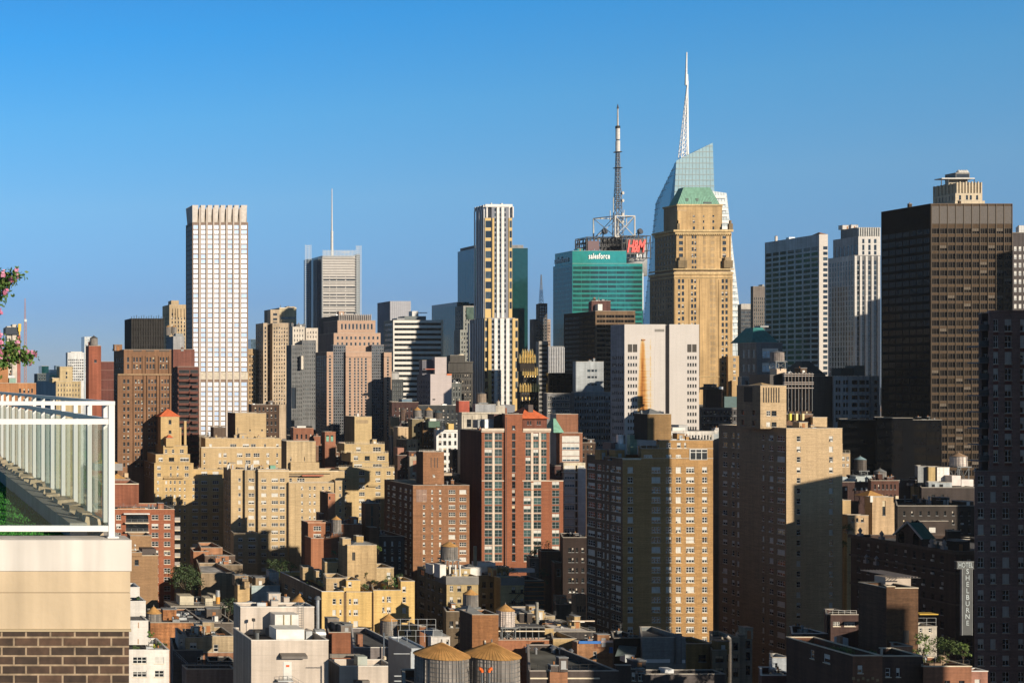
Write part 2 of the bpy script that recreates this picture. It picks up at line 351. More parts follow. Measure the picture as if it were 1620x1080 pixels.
                a = r.uniform(.5,.9); k = s.each('skylight'); k.box(x-a,x+a,y-a*.8,y+a*.8,Zr,Zr+.35,LEAD); b4 = [(x-a,y-a*.8,Zr+.36),(x+a,y-a*.8,Zr+.36),(x+a,y+a*.8,Zr+.36),(x-a,y+a*.8,Zr+.36)]
                for t in range(4): k.poly([b4[t],b4[(t+1)%4],(x,y,Zr+.8)], G_MID)
            else:
                k = s.each('roof_hatch'); a = r.uniform(.4,.7); k.box(x-a,x+a,y-a,y+a,Zr,Zr+.5,s.mat); k.box(x-a-.06,x+a+.06,y-a-.06,y+a+.06,Zr+.5,Zr+.58,r.choice([GALV,RUST,LEAD]))
    def rail(s, x0, x1, Y, z, mat=FDARK, h=1.1, D=None, step=1.6):
        k = s.each('railing'); X0, X1 = X_(x0,Y), X_(x1,Y); n = max(2, int((X1-X0)/step))
        pts = [(X0+(X1-X0)*i/n, Y+.2) for i in range(n+1)]
        if D: pts = [(X0+.2, Y+D*(1-i/max(2,int(D/step)))) for i in range(max(2,int(D/step)))] + pts
        for i, (x, y) in enumerate(pts):
            k.bar((x,y,z),(x,y,z+h),.035,mat)
            if i:
                for q in (.5, 1.0): k.bar((pts[i-1][0],pts[i-1][1],z+h*q),(x,y,z+h*q),.03,mat)
    def done(s):
        root = empty(s.name, s.org); tag(root, *s.label); s.root = root
        for n, m in s.p.items():
            if m.f: m.obj(n, root, s.org)
        cnt = {}
        for n, m in s.extra: cnt[n] = cnt.get(n, 0)+1
        over = {}
        for n, m in s.extra:
            over[n] = over.get(n, 0)+1
            if over[n] > 100:
                continue
            m.obj(n, root, s.org, n in s.smooth)
        for n, c in cnt.items():
            if c > 100:
                g = M(); i = 0
                for n2, m in s.extra:
                    if n2 == n:
                        i += 1
                        if i > 100: g.add(m)
                tag(g.obj(n, root, s.org), kind='stuff')
        rest = M(); ws = sorted(s.win, key=lambda w: -(w[1]*w[2])/(w[5]*w[5]) + (0 if w[4] == 0 else 1e-7))
        for i, (st, w, h, pos, rz, Y) in enumerate(ws):
            spec = STY[st]; var = s.seed.choices(range(len(spec[5])), [q[3] for q in spec[5]])[0]; ac = s.seed.random() < spec[6]
            w = max(.1, round(w*20)/20); h = max(.1, round(h*20)/20); key = (st, var, w, h, ac)
            if key not in _wm: _wm[key] = [win_mesh(*key), None]
            e = _wm[key]
            if i < 100:
                if e[1] is None: e[1] = e[0].mesh('window')
                o = bpy.data.objects.new('window', e[1]); COL.objects.link(o); o.parent = root
                o.location = (pos[0]-s.org[0], pos[1]-s.org[1], pos[2]-s.org[2]); o.rotation_euler = (0, 0, rz)
            else: rest.add(e[0], pos, rz)
        if rest.f: tag(rest.obj('window', root, s.org), kind='stuff')
        return root

# ---------------- water towers ----------------
def wood(rgb):
    key = ('wood', rgb)
    if key in _mc: return _mc[key]
    m, nt, p = _new("tank_staves")
    n = _noise(nt, _pos(nt, (4,4,.12)), 1.0, 3); a = _range(nt, n, .3, .7, .55, 1.4)
    b = _range(nt, _noise(nt, _pos(nt, (1,1,1)), .8, 4), .3, .7, .8, 1.2)
    v = nt.nodes.new("ShaderNodeVectorMath"); v.operation = 'SCALE'; v.inputs[0].default_value = rgb
    nt.links.new(_mul(nt, a, b), v.inputs['Scale']); nt.links.new(v.outputs[0], p.inputs['Base Color'])
    p.inputs['Roughness'].default_value = .9; _mc[key] = m; return m
CONE = plain((.43,.235,.08), .8, 0, .25, scale=1.2); WOODG = wood((.20,.18,.165)); WOODW = wood((.55,.48,.44)); WOODD = wood((.09,.075,.065))
def tank(cx, w, tip, cone, bot, Y, label, legs=None, body=WOODG, roof=CONE, hoops=5, group=None):
    X = X_(cx,Y); r = w*Y/F/2; zt, zc, zb = Z_(tip,Y), Z_(cone,Y), Z_(bot,Y); y = Y+r; big = w > 50
    zl = Z_(legs,Y) if legs else zb-.3
    root = empty('water_tower', (X, y, zl)); tag(root, label, 'water tower', group); org = (X, y, zl); n = 48 if big else 24
    m = M(); m.frustum((X,y,zb),r*1.0,(X,y,zc+.05),r*.97,n,body); rs = random.Random(int(cx*10)); ns = max(24, int(6.283*r/.16))
    for j in range(ns):
        if rs.random() < .45: continue
        q = 6.283*j/ns; rr = r*1.0+rs.uniform(.005,.03); m.bar((X+rr*math.cos(q),y+rr*math.sin(q),zb+rs.uniform(-.05,.02)),(X+rr*.97*math.cos(q),y+rr*.97*math.sin(q),zc),.075,body)
    m.obj('tank', root, org)
    k = M(); e = r*1.07
    for j in range(n):
        a, b = 2*math.pi*j/n, 2*math.pi*(j+1)/n; mid = (a+b)/2; rr = e*(1.0 if j % 2 else .992)
        k.poly([(X+e*math.cos(a),y+e*math.sin(a),zc),(X+e*math.cos(b),y+e*math.sin(b),zc),(X,y,zt)], roof)
        if big: k.bar((X+e*math.cos(a),y+e*math.sin(a),zc+.03),(X,y,zt+.03),.02,roof)
    k.poly([(X+e*math.cos(-2*math.pi*j/n),y+e*math.sin(-2*math.pi*j/n),zc) for j in range(n)], roof)
    k.frustum((X,y,zt-.15),.14,(X,y,zt+.35),.08,8,WOODG); k.obj('roof', root, org)
    for i in range(hoops):
        z = zb+(zc-zb)*(.1+.85*(i/max(1,hoops-1))**1.15*.95)
        q = M(); q.frustum((X,y,z),r*1.02+.025,(X,y,z+.06),r*1.02+.025,n,STEEL,False,False); q.obj('hoop', root, org)
    if w > 18:
        q = M(); ya = y-r*1.05; xa = X+r*.35; ya = y-math.sqrt(max(0,(r*1.06)**2-(xa-X)**2))-.05
        for dx in (-.2,.2): q.bar((xa+dx,ya,zb-.3),(xa+dx,ya,zc+.1),.03,STEEL)
        for i in range(int((zc-zb)/.35)): q.bar((xa-.2,ya,zb+i*.35),(xa+.2,ya,zb+i*.35),.02,STEEL)
        q.obj('ladder', root, org)
        q = M(); q.bar((X-r*.5,y-r*.98,zb-1.2),(X-r*.5,y-r*.98,zb+.4),.07,GALV,8); q.obj('pipe', root, org)
    if legs:
        q = M(); q.box(X-r*1.05,X+r*1.05,y-r*1.05,y+r*1.05,zb-.35,zb-.02,STEEL); q.obj('platform', root, org)
        c = [(X+sx*r*.8, y+sy*r*.8) for sx in (-1,1) for sy in (-1,1)]
        for a, b in c:
            q = M(); q.bar((a,b,zl),(a,b,zb-.35),.16,STEEL); q.obj('leg', root, org)
        q = M()
        for (i, j) in ((0,1),(2,3),(0,2),(1,3)):
            q.bar((*c[i],zl+.2),(*c[j],zb-.5),.06,STEEL); q.bar((*c[j],zl+.2),(*c[i],zb-.5),.06,STEEL)
        q.obj('brace', root, org)
    return root

# ---------------- plants ----------------
def leafmat(rgb):
    key = ('leaf', rgb)
    if key in _mc: return _mc[key]
    m, nt, p = _new("foliage")
    a = _range(nt, _noise(nt, _pos(nt, (1,1,1)), 1.3, 3), .3, .7, .55, 1.5)
    v = nt.nodes.new("ShaderNodeVectorMath"); v.operation = 'SCALE'; v.inputs[0].default_value = rgb
    nt.links.new(a, v.inputs['Scale']); nt.links.new(v.outputs[0], p.inputs['Base Color'])
    p.inputs['Roughness'].default_value = .7; _mc[key] = m; return m
BARK = plain((.10,.075,.05), .9)
def plant(name, cat, label, cx, base, w, hpx, Y, rgb=(.06,.10,.025), n=260, leaf=.28, group=None, trunk=.35, seed=1, extra=None):
    """trunk with limbs and a crown of many small leaf faces gathered in clumps"""
    r = random.Random(seed+int(cx)*7); X, Z = X_(cx,Y), Z_(base,Y); W = w*Y/F; Hh = hpx*Y/F; Yc = Y+W/2
    root = empty(name, (X, Yc, Z)); tag(root, label, cat, group); org = (X, Yc, Z); mt = leafmat(rgb)
    t = M(); zt = Z+Hh*trunk; t.frustum((X,Yc,Z),max(.05,W*.035),(X,Yc,zt),max(.035,W*.022),7,BARK); cl = []
    for i in range(max(6, n//28)):
        a = r.uniform(0, 6.283); q = math.sqrt(r.random())*.5; zz = zt+(Hh*(1-trunk))*r.random()**.8
        taper = 1.0 - .45*((zz-Z)/Hh)**2
        c = Vector((X+W*q*taper*math.cos(a), Yc+W*q*taper*math.sin(a), zz)); cl.append((c, W*r.uniform(.10,.20)))
        if i < 8: t.frustum((X,Yc,zt*.7+Z*.3),max(.03,W*.015),tuple(c),.015,5,BARK)
    t.obj('trunk', root, org); k = M()
    for i in range(n):
        c, cr = r.choice(cl); d = Vector((r.gauss(0,1), r.gauss(0,1), r.gauss(0,.8))).normalized()*cr*r.random()**.5
        p = c+d; nrm = (d.normalized()+Vector((r.uniform(-.6,.6), r.uniform(-.6,.6), .5))).normalized(); u = nrm.orthogonal().normalized()
        u = Matrix.Rotation(r.uniform(0,6.28), 3, nrm) @ u; v = nrm.cross(u); s = leaf*r.uniform(.6,1.4)
        k.poly([tuple(p-u*s*.5), tuple(p+v*s*.32), tuple(p+u*s*.5), tuple(p-v*s*.32)], mt)
    k.obj('crown', root, org)
    if extra: extra(root, org, cl, r)
    return root

def text_mesh(s, size, depth, mat, shear=0.0, bold=0.0, space=1.0):
    c = bpy.data.curves.new('lettering', 'FONT'); c.body = s; c.size = size; c.extrude = depth; c.shear = shear; c.offset = bold; c.space_character = space
    c.align_x = 'CENTER'; c.align_y = 'CENTER'; c.resolution_u = 3
    o = bpy.data.objects.new('lettering', c); COL.objects.link(o); dg = bpy.context.evaluated_depsgraph_get()
    me = bpy.data.meshes.new_from_object(o.evaluated_get(dg)); COL.objects.unlink(o); bpy.data.objects.remove(o); bpy.data.curves.remove(c)
    me.materials.clear(); me.materials.append(mat); me.polygons.foreach_set('material_index', [0]*len(me.polygons)); return me
def letters(root, org, s, x, y, z, size, mat, left=False, shear=0.0, bold=0.0, depth=.1, sx=1.0, name='lettering', space=1.0):
    o = bpy.data.objects.new(name, text_mesh(s, size, depth, mat, shear, bold, space)); COL.objects.link(o); o.parent = root
    o.location = (x-org[0], y-org[1], z-org[2]); o.rotation_euler = (R(90), 0, -math.pi/2 if left else 0); o.scale = (sx, 1, 1); return o
# ================= the setting =================
gm = M(); gm.quad((-6000,-1500,0),(14000,-1500,0),(14000,16000,0),(-6000,16000,0), roofing((.055,.055,.06), .3)); tag(gm.obj('ground'), kind='structure')

# ================= far skyline, left to right =================
b = B('construction_tower', 'concrete tower under construction with dark netted top and yellow hoist beside crane mast', 'tower', 1500, (.55,.50,.44))
b.block(11,18,516, D=20, part='core', par=.1); b.block(19.5,27,513, D=20, part='core', par=.1, Y=1499); b.block(18,19.5,524, D=14, Y=1503, mat=(.10,.10,.11), part='floor_slab', par=.1)
b.block(27.3,32.5,530, D=14, Y=1501, mat=(.36,.13,.10), part='hoist_mast', par=.1)
b.pbox('safety_netting', 9,30,517.5,528.5,1496,30, plain((.035,.045,.06),.8)); b.pbox('hoist_cage', 29,33.4,512,524,1494,6, plain((.65,.42,.04),.6)); b.pbox('hoist_cage', 30,32,524,530,1494,6, plain((.65,.42,.04),.6))
for y in (531,541,602): b.pbox('outrigger', 5,11,y,y+.8,1500,1.5,STEEL)
b.done()
cr = empty('tower_crane', (X_(40,1450),1450,0)); tag(cr, 'tall slender reddish lattice crane mast rising alone against the sky at far left', 'crane')
def lattice(k, X, Y, z0, z1, w0, w1, mat, r=.16, step=None):
    n = max(2, int((z1-z0)/(step or (w0+w1)))); P = []
    for i in range(n+1):
        t = i/n; w = (w0+(w1-w0)*t)/2; z = z0+(z1-z0)*t
        P.append([(X-w,Y-w,z),(X+w,Y-w,z),(X+w,Y+w,z),(X-w,Y+w,z)])
    for i in range(n):
        for j in range(4):
            k.bar(P[i][j], P[i+1][j], r, mat); k.bar(P[i][j], P[i+1][(j+1)%4], r*.7, mat); k.bar(P[i+1][j], P[i+1][(j+1)%4], r*.7, mat)
k = M(); cm = plain((.34,.17,.13), .6); lattice(k, X_(40,1450), 1450, 0, Z_(506,1450), 2.3, 2.3, cm, .28); k.obj('mast', cr, (X_(40,1450),1450,0))
k = M(); lattice(k, X_(39.6,1450), 1450, Z_(508,1450), Z_(472,1450), 1.6, .5, cm, .2); k.obj('jib', cr, (X_(40,1450),1450,0))
k = M(); k.box(X_(38.3,1450),X_(41.8,1450),1448,1452,Z_(509,1450),Z_(505,1450),plain((.6,.58,.55),.6)); k.obj('cab', cr, (X_(40,1450),1450,0))

b = B('apartment_building', 'orange tan brick block with pale green roof hut, behind the terrace railing', 'building', 480, ORANGE)
b.block(-70,57,606, D=22, f=([(30,33.3),(36.8,40),(44,46.6),(49.4,52)], [(614.5,621),(629,636)], 'dark'))
b.block(-70,13,580, D=14, Y=484, zb=Z_(607,480), part='penthouse', f=([(1,9,'apt3')],[(614,618)],'apt3')); b.block(14.5,25,598, D=8, Y=486, zb=Z_(607,480), mat=(.28,.42,.36), part='roof_hut', par=.1); b.clutter(4); b.done()
b = B('office_building', 'low dark glass block with teal box on top, left of blue grey wall', 'building', 720, (.05,.075,.09))
b.block(59,78,591, D=30, f=fac(cols(60,77,4,.7),593,5,3,612,'ofc')); b.block(66,77,579, D=14, Y=724, zb=Z_(592,720), mat=G_TEALD, part='penthouse', par=.1); b.done()
b = B('office_building', 'small pale building with a cluttered greenish roof between dark glass block and yellow penthouse', 'building', 680, (.5,.5,.46))
b.block(78,96,590, D=24); b.pbox('bulkhead', 80,92,584.5,590,684,8,FWHITE); b.pbox('bulkhead',88,94,578,590,690,6,plain((.10,.16,.22))); b.pbox('roof_deck',79,93,593,596,679,2,COPPER); b.clutter(5); b.done()
b = B('apartment_building', 'yellow building with blue grey side wall and square penthouse above the terrace railing', 'building', 545, (.46,.36,.21))
b.block(88.5,128,603, E=58, lmat=(.24,.32,.37), f=(cols(90,127,8,.32),[(607,610.5),(615,618.5),(622.5,626),(630,633.5)],'dark')); b.block(94.5,115,580, D=10, Y=549, zb=Z_(605,545), part='penthouse', f=([(104,106.5)],[(588,592),(594.5,598)],'dark')); b.block(83,94,598, D=10, Y=548, zb=Z_(605,545), part='penthouse'); b.clutter(3); b.done()
b = B('apartment_building', 'white gridded slab with many small windows, in the distance left of dark brick tank house', 'building', 1300, (.62,.63,.64))
b.block(107,133,557.5, E=104, f=fac(cols(107.5,132.5,8,.6),568,4.4,2.6,603,'punch')); b.pbox('bulkhead', 112,130,556,557.5,1306,9,FWHITE); b.done()
b = B('glass_tower', 'slim pale blue glass tower in the distance beside the rooftop tank of dark brick house', 'tower', 1500, (.5,.56,.62))
b.block(133.5,147,532.5, E=128.5, lmat=G_BLUE, f=fac(cols(134,146.5,3,.75),535,4.5,3.2,600,'wht')); b.done()
b = B('brick_building', 'dark maroon brick building with a reddish tower top carrying a water tank', 'building', 560, (.13,.05,.042), dirt=.3)  # lower brick darkened to carry the shade; tower top keeps the sunlit red
b.block(150,180,572, D=24, E=138.6); b.block(140.5,160,547, Y=556, D=9, mat=(.27,.09,.055), part='tower', f=([(149,153)],[(569,573)],'dark')); b.clutter(3)
for z in (585,600,616): b.band(150,180,z,z+.7,560,.12,mat=plain((.2,.10,.08)))
b.done()
tank(149.5,12,530.5,534.5,546.2,558,'grey wooden water tank with dark cap on the maroon brick tower top',body=WOODG,roof=plain((.05,.05,.05),.8))

b = B('office_building', 'brown brick setback office building topped by a black scaffold wrapped box', 'building', 600, BROWN, dirt=.25)
g3 = [(201,204.3),(210.7,213.2),(215.3,217.9),(220.6,223.3),(231.6,234.2),(236.6,239.2),(241.5,244.3),(252.6,255.2),(257.2,259.9),(262.2,265)]
g4 = [(195,198),(201.2,204.6),(213.4,216),(218,220.6),(223,225.6),(234.6,237.2),(239.4,242),(244.2,246.8),(255.4,258),(260,262.6),(264.6,267.2)]
b.block(196,271,553, E=180, f=fac(g3,565,11,7,592,'dark2'), l=fac(cols(182,195,4,.5),565,11,7,592,'dark'))
b.block(186,271,592, Y=592, E=167, f=fac(g4,600,11,5.8,740,'dark2'), l=fac(cols(169,185,5,.5),600,11,5.8,740,'dark'), zb=0)
b.band(186,271,591,593.5,592,.6,mat=wall((.30,.2,.12)))
for x in (209.8,225.5,230.5,246,251.2,267.5): b.strip(x-.6,x+.6,563,592,600,.4)
for x in (211.5,227.3,232.8,248.5,253.5,269): b.strip(x-.8,x+.8,594,735,592,.5)
net = plain((.022,.02,.019), .95, 0, .5, scale=.4)
b.block(207,260,504, E=197, Y=604, zb=Z_(556,600), mat=net, part='scaffold_netting', roof=net, cop=BLACK)
for i in range(14):
    x = 208+i*3.9; b.strip(x-.25,x+.25,500.5-(i%3),553,604,.5,BLACK,'scaffold_pole')
for y in (510,517,524,531,538,545): b.band(207,260,y,y+.7,604,.5,mat=BLACK,part='scaffold_plank')
for x0, x1 in ((211,224),(231,244),(252,268)): b.band(x0,x1,553.6,556,600,.15,mat=plain((.06,.04,.03)),part='frieze')
b.clutter(3,area=(X_(186,600),X_(196,600),603,615,Z_(554,600),0)); b.done()
b = B('art_deco_tower', 'buff stepped art deco tower top behind the scaffold box, left of white tower', 'tower', 900, (.47,.36,.23))
b.block(268,300,482, E=257, f=fac(cols(270,299,6,.36),495,6.3,4.2,600,'punch'), l=fac(cols(258,267,3,.36),495,6.3,4,600,'punch')); b.block(271,283,475.5, Y=903, D=12, zb=Z_(483,900), part='penthouse')
for x in (274,278,282,287,292): b.strip(x-.5,x+.5,488,502,900,.7)
b.done()
b = B('brick_building', 'grey boxy rooftop plant house carrying two water tanks, against the white tower', 'building', 680, (.30,.30,.31))
b.block(274,292,532, E=263, lmat=(.2,.22,.25), cop=LEAD); b.pbox('bulkhead',278,290,527.5,532,684,6,LEAD); b.done()
tank(267,8.2,514.5,517,530,684,'left of two grey tanks on the plant house beside the white tower',body=WOODG); tank(276,8.2,514.3,517,527,690,'right of two grey tanks on the plant house beside the white tower',body=WOODG)

b = B('apartment_tower', 'dark maroon brick apartment tower with stacked corner balconies in front of white tower', 'tower', 640, MAROON, dirt=.2)
b.block(281,315,580, E=268, f=fac([(283,299.5,'rib'),(301,313.5,'rib')],585,9.42,5.2,742,'rib'), l=fac(cols(269,280,3,.3),585,9.42,5,742,'dark')); b.block(274,308,552.5, Y=645, E=270, zb=Z_(581,640), mat=(.17,.07,.055), part='penthouse')
for i in range(17):
    y = 590.4+i*9.42; b.pbox('balcony', 282.5,300,y,y+3.6,638.4,1.5,b.mat); b.pbox('balcony', 304-(i%2)*4,315.2,y+.6,y+4.2,637.6,2.3,b.mat)
b.clutter(2); b.done()

b = B('office_tower', 'tall white tower with tan piers and a crown of flared fins', 'tower', 740, (.22,.16,.13), dirt=.08, course=.04)
wc = [(306,313.6),(318,325.2),(328.8,336),(339.2,346.2),(349.6,356.6),(360.4,367.4),(370.8,377.8),(381.8,390.8)]
wrows = [(356+i*7.76,356+i*7.76+6.3) for i in range(43) if not 588 < 356+i*7.76 < 600]
b.block(304.3,392.5,352, E=294, f=(wc,wrows,'bright'), l=(cols(295,304,6,.7),wrows,'ofc'), lmat=(.20,.19,.18))
b.block(306.5,390.5,331, Y=743, D=12, zb=Z_(354,740), mat=(.30,.25,.2), part='crown', par=3)
finm = plain((.52,.48,.45), .7)
def fin(x, w, front=True):
    k = b.each('crown_fin'); Y = 740; zb_, zt = Z_(351,Y), Z_(324.6,Y)
    if front:
        x0, x1 = X_(x,Y), X_(x+w,Y); g = .35
        pts0 = [(x0+g,Y+1.2,zb_),(x1-g,Y+1.2,zb_),(x1-g,Y+2.9,zb_),(x0+g,Y+2.9,zb_)]; pts1 = [(x0-.1,Y-.3,zt),(x1+.1,Y-.3,zt),(x1+.1,Y+2.9,zt),(x0-.1,Y+2.9,zt)]
    else:
        y0, y1 = x, x+w; X0 = X_(304.3,Y); g = .35
        pts0 = [(X0+.6,y0+g,zb_),(X0+2.4,y0+g,zb_),(X0+2.4,y1-g,zb_),(X0+.6,y1-g,zb_)]; pts1 = [(X0-.15,y0-.15,zt),(X0+2.4,y0-.15,zt),(X0+2.4,y1+.15,zt),(X0-.15,y1+.15,zt)]
    for i in range(4): k.quad(pts0[i],pts0[(i+1)%4],pts1[(i+1)%4],pts1[i],finm)
    k.quad(*pts1,finm); k.quad(*pts0[::-1],finm)
for x in (304.4,318,328.8,339.2,349.6,360.4,370.8,381.6): fin(x, 9 if x in (304.4,381.6) else 6.6)
for i in range(4): fin(743.6+i*3.1, 2.2, False)
for x in (315.8,327,337.7,347.9,358.5,369.1,379.8): b.strip(x-1.2,x+1.2,328.5,690,740,.45,wall((.45,.385,.34),.08,.04),'pier')
b.pbox('louvre_band',317,392,588.5,600,739.9,.05,plain((.40,.36,.30),.6,.2,.2)); b.done()
b = B('office_building', 'narrow tan building squeezed between white tower and tan twin bay tower', 'building', 900, (.40,.28,.16))
b.block(385,405,552, D=20, f=fac([(394.5,396.4),(398,399.8),(401.5,403.3)],562,7,4.6,640,'punch')); b.band(385,405,560,561.5,900,.8); b.band(385,405,571,572,900,.6); b.done()
b = B('glass_tower', 'sliver of dark blue glass tower behind the narrow tan building', 'tower', 1150, G_BLUE); b.block(397,408,536.5,D=20); b.done()
b = B('apartment_tower', 'tan tower with two window bays and dark vertical recess, cream box on its roof', 'tower', 890, (.47,.37,.27))
b.block(442,469,487, E=418, Y=900, mat=(.50,.42,.28), lmat=(.2,.19,.17), part='penthouse', f=([(444,468,'ofc')],[(501,505)],'ofc')); b.band(442,469,486.5,488,900,.4,mat=FCREAM)
b.block(428,442,490, Y=896, D=14, part='penthouse', f=([(432,438.5)],[(495.5,499),(503,506.5),(509,512)],'dark2'))
r1 = fac(cols(432,460,7,.42),517,6.25,3.6,640,'dark')
b.block(431,460.5,511, D=26, f=r1); b.block(423,431,512, Y=897, D=12, mat=(.10,.09,.08), f=fac(cols(423.5,430.5,2,.6),517,6.25,3.6,640,'dark')); b.block(416.5,423,511, E=404.5, f=fac([(418.6,421)],517,6.25,3.6,640,'dark'), l=fac(cols(405,416,4,.5),517,6.25,3.6,640,'dark'))
b.clutter(3,area=(X_(443,900),X_(468,900),903,915,Z_(487,900)-.9,0),big=1.4); b.done()
b = B('office_building', 'grey stepped building with sunlit white upper storeys right of the tan tower', 'building', 800, (.15,.155,.165))  # lower body colour darkened to stand for the shade on it
b.block(484,503,519, E=478, mat=(.56,.50,.44), f=(cols(485,502,4,.3),[(524,527.5),(531,534.5)],'punch')); b.block(463,482,517, Y=796, E=458, mat=(.58,.53,.47), f=(cols(464,481,4,.3),[(521,524.5),(529,533),(536,540)],'punch'))
b.block(478,500,538, Y=790, D=20, f=fac(cols(479,499,6,.55),542,6.5,4.6,668,'ofc')); b.block(461,478.5,546, Y=786, E=453, f=fac(cols(462,478,5,.55),550,6.5,4.6,668,'ofc')); b.block(476.5,480,563,Y=783,D=6,zb=Z_(584,783),mat=(.58,.53,.47)); b.pbox('tower_slab',466.5,468.5,613,646,760,6,FCREAM)
b.clutter(6,area=(X_(461,800),X_(500,800),800,815,Z_(518,800),0),big=1.5); b.done()

b = B('office_tower', 'grey screened skyscraper with white needle mast and corner screens', 'tower', 1250, (.40,.38,.37), dirt=.06)
rr = [(436+i*5.75, 436+i*5.75+2.3) for i in range(14)]
b.block(508,564,405, E=492, lmat=glass((.02,.04,.07)), f=([(511.5,521,'rib'),(522,532,'rib'),(533,546,'rib'),(547.5,561.5,'rib')], rr, 'rib'))
for i in range(26): b.band(510,564,408+i*4.0,408+i*4.0+1.1,1250,1.2,mat=plain((.46,.44,.42)),part='ceramic_rod_screen')
for x in (509,563): b.strip(x-.7,x+.7,405,520,1250,1.4,plain((.18,.2,.22)),'corner_column')
scr = plain((.42,.47,.52), .5)
def screen(x0, x1, y0, y1, Y, nx, ny, name='screen_wall'):
    k = b.each(name)
    for i in range(nx+1): x = X_(x0+(x1-x0)*i/nx,Y); k.box(x-.16,x+.16,Y,Y+.3,Z_(y1,Y),Z_(y0+(i%2)*.8,Y),scr)
    for j in range(ny+1): z = Z_(y0+2+(y1-y0-2)*j/ny,Y); k.box(X_(x0,Y),X_(x1,Y),Y+.31,Y+.5,z-.16,z+.16,scr)
screen(511,562,395,406,1247,24,5); screen(563.5,571.5,388,520,1249,4,40); screen(483,492.2,387,520,1268,4,40)
b.block(485.5,492,410,Y=1270,D=12,mat=glass((.03,.07,.11)),part='corner_glass',par=.1); b.block(564.5,569.5,402,Y=1256,D=14,mat=(.10,.11,.12),part='corner_glass',par=.1)
k = b.each('mast'); k.frustum((X_(526.3,1260),1262,Z_(406,1260)),1.3,(X_(526.3,1260),1262,Z_(366,1260)),1.1,10,FWHITE); k.frustum((X_(526.3,1260),1262,Z_(366,1260)),.75,(X_(526.3,1260),1262,Z_(298,1260)),.35,10,FWHITE); k.box(X_(524.9,1260),X_(527.7,1260),1260.5,1263.5,Z_(368,1260),Z_(366.5,1260),FWHITE)
b.pbox('roof_crane',541,553,398.4,399.4,1252,1.5,FWHITE); b.done()

b = B('office_tower', 'pink brown postmodern office block with glass grid bays and a crown of vertical fins', 'tower', 690, (.40,.27,.20), dirt=.1)
gr = lambda a, c, n, y0, y1: fac(cols(a,c,n,.84),y0,4.62,3.7,y1,'ofc')
b.block(535,587,499, Y=702, D=14, mat=(.08,.08,.085), part='crown', E=506, zb=Z_(530,700))
for i in range(18): b.strip(535.6+i*2.95,536.7+i*2.95,497,507.5,702,.6,wall((.40,.36,.34)),'crown_fin')
b.block(534,594,507, Y=700, D=20, E=512, lmat=(.13,.12,.12), f=(cols(538,591,9,.5),[(512,521)],'ofc')); b.block(528,602,527, Y=696, E=505, lmat=(.12,.11,.11), f=fac(cols(531,601,10,.45),532,9.5,5,556,'ofc'))
b.block(517,527,556.5, E=499, f=fac([(520.2,523.8)],562,4.62,3.6,700,'ofc'), l=fac(cols(500,516.5,6,.6),562,4.62,3.6,700,'ofc'), lmat=(.11,.10,.10)); b.block(527,547,545.5, Y=691.5, D=12, mat=(.11,.11,.13), f=gr(527.3,546.6,6,548,700)); b.block(547,588,556.5, D=14, f=fac([(552,555.2),(560,562.6),(565.4,568),(571,573.6),(577,580.4)],566,4.62,3.7,700,'ofc')); b.block(588,607.5,545.5, Y=692, D=12, mat=(.11,.11,.13), f=gr(588.4,607.2,6,548,700)); b.block(607.5,619.5,557.5, D=14, f=fac([(612,615.2)],563,4.62,3.6,700,'ofc'))
for x0, x1 in ((517,527),(547,588),(607.5,619.5)): b.band(x0,x1,563.5,564.6,690,.4)
b.clutter(5,area=(X_(536,700),X_(586,700),704,714,Z_(499,700),0)); b.done()
b = B('office_tower', 'pale blue grey panelled tower top above the white banded office block', 'tower', 1150, (.36,.37,.42), dirt=.05)
b.block(617,650,476.5, E=597, lmat=(.16,.19,.24), f=None)
for i in range(11): b.strip(617.4+i*3.1,617.8+i*3.1,477,560,1150,.25,plain((.25,.26,.31)),'fin')
b.done()
b = B('office_building', 'office block with white spandrel bands and dark ribbon windows, left third sunlit', 'building', 920, (.60,.58,.55), dirt=.06, course=.03)
b.block(622,701,506.5, E=607, lmat=(.30,.28,.24), f=([(624,700.2,'rib')],[(507.5+i*8.2+3,507.5+i*8.2+7) for i in range(17)],'rib'), l=([(608.5,621,'rib')],[(507.5+i*8.2+3,507.5+i*8.2+7) for i in range(17)],'rib'))
b.pbox('plant_room',640,674,500,506,925,12,plain((.10,.12,.13))); b.pbox('plant_room',652,662,492,500,928,6,plain((.5,.5,.5))); b.pbox('plant_room',628,640,503,506,923,9,plain((.22,.23,.25))); b.pbox('roof_crane',664,676,494,495.2,928,2,FWHITE); b.pbox('corner_frame',698,701.4,506,640,919.6,.3,plain((.55,.45,.35))); b.done()
b = B('office_building', 'dark round shouldered building with a louvred top under the white banded office block', 'building', 700, (.055,.062,.068))
b.block(620,638,600, D=14, f=fac(cols(621,637,5,.5),606,7,4,690,'ofc'), l=None); k = b.each('louvred_top'); k.frustum((X_(629,700),707,Z_(600,700)),3.4,(X_(629,700),707,Z_(590,700)),3.4,16,LGRAY and plain((.32,.32,.32))); k.frustum((X_(629,700),707,Z_(590,700)),3.5,(X_(629,700),707,Z_(587,700)),2.6,16,plain((.2,.2,.2))); b.done()
b = B('glass_tower', 'black glass tower with a sloping roofline left of the blue glass tower', 'tower', 1000, glass((.014,.02,.026)))
b.block(723,742,478, E=683, f=fac(cols(723.5,741,4,.9),484,5,4,640,'teal'), l=fac(cols(684,722.5,8,.9),484,5,4,640,'teal'), par=.1); b.done()
b = B('glass_tower', 'dark teal glass skyscraper showing on both sides of the striped tower', 'tower', 1000, G_TEALD)
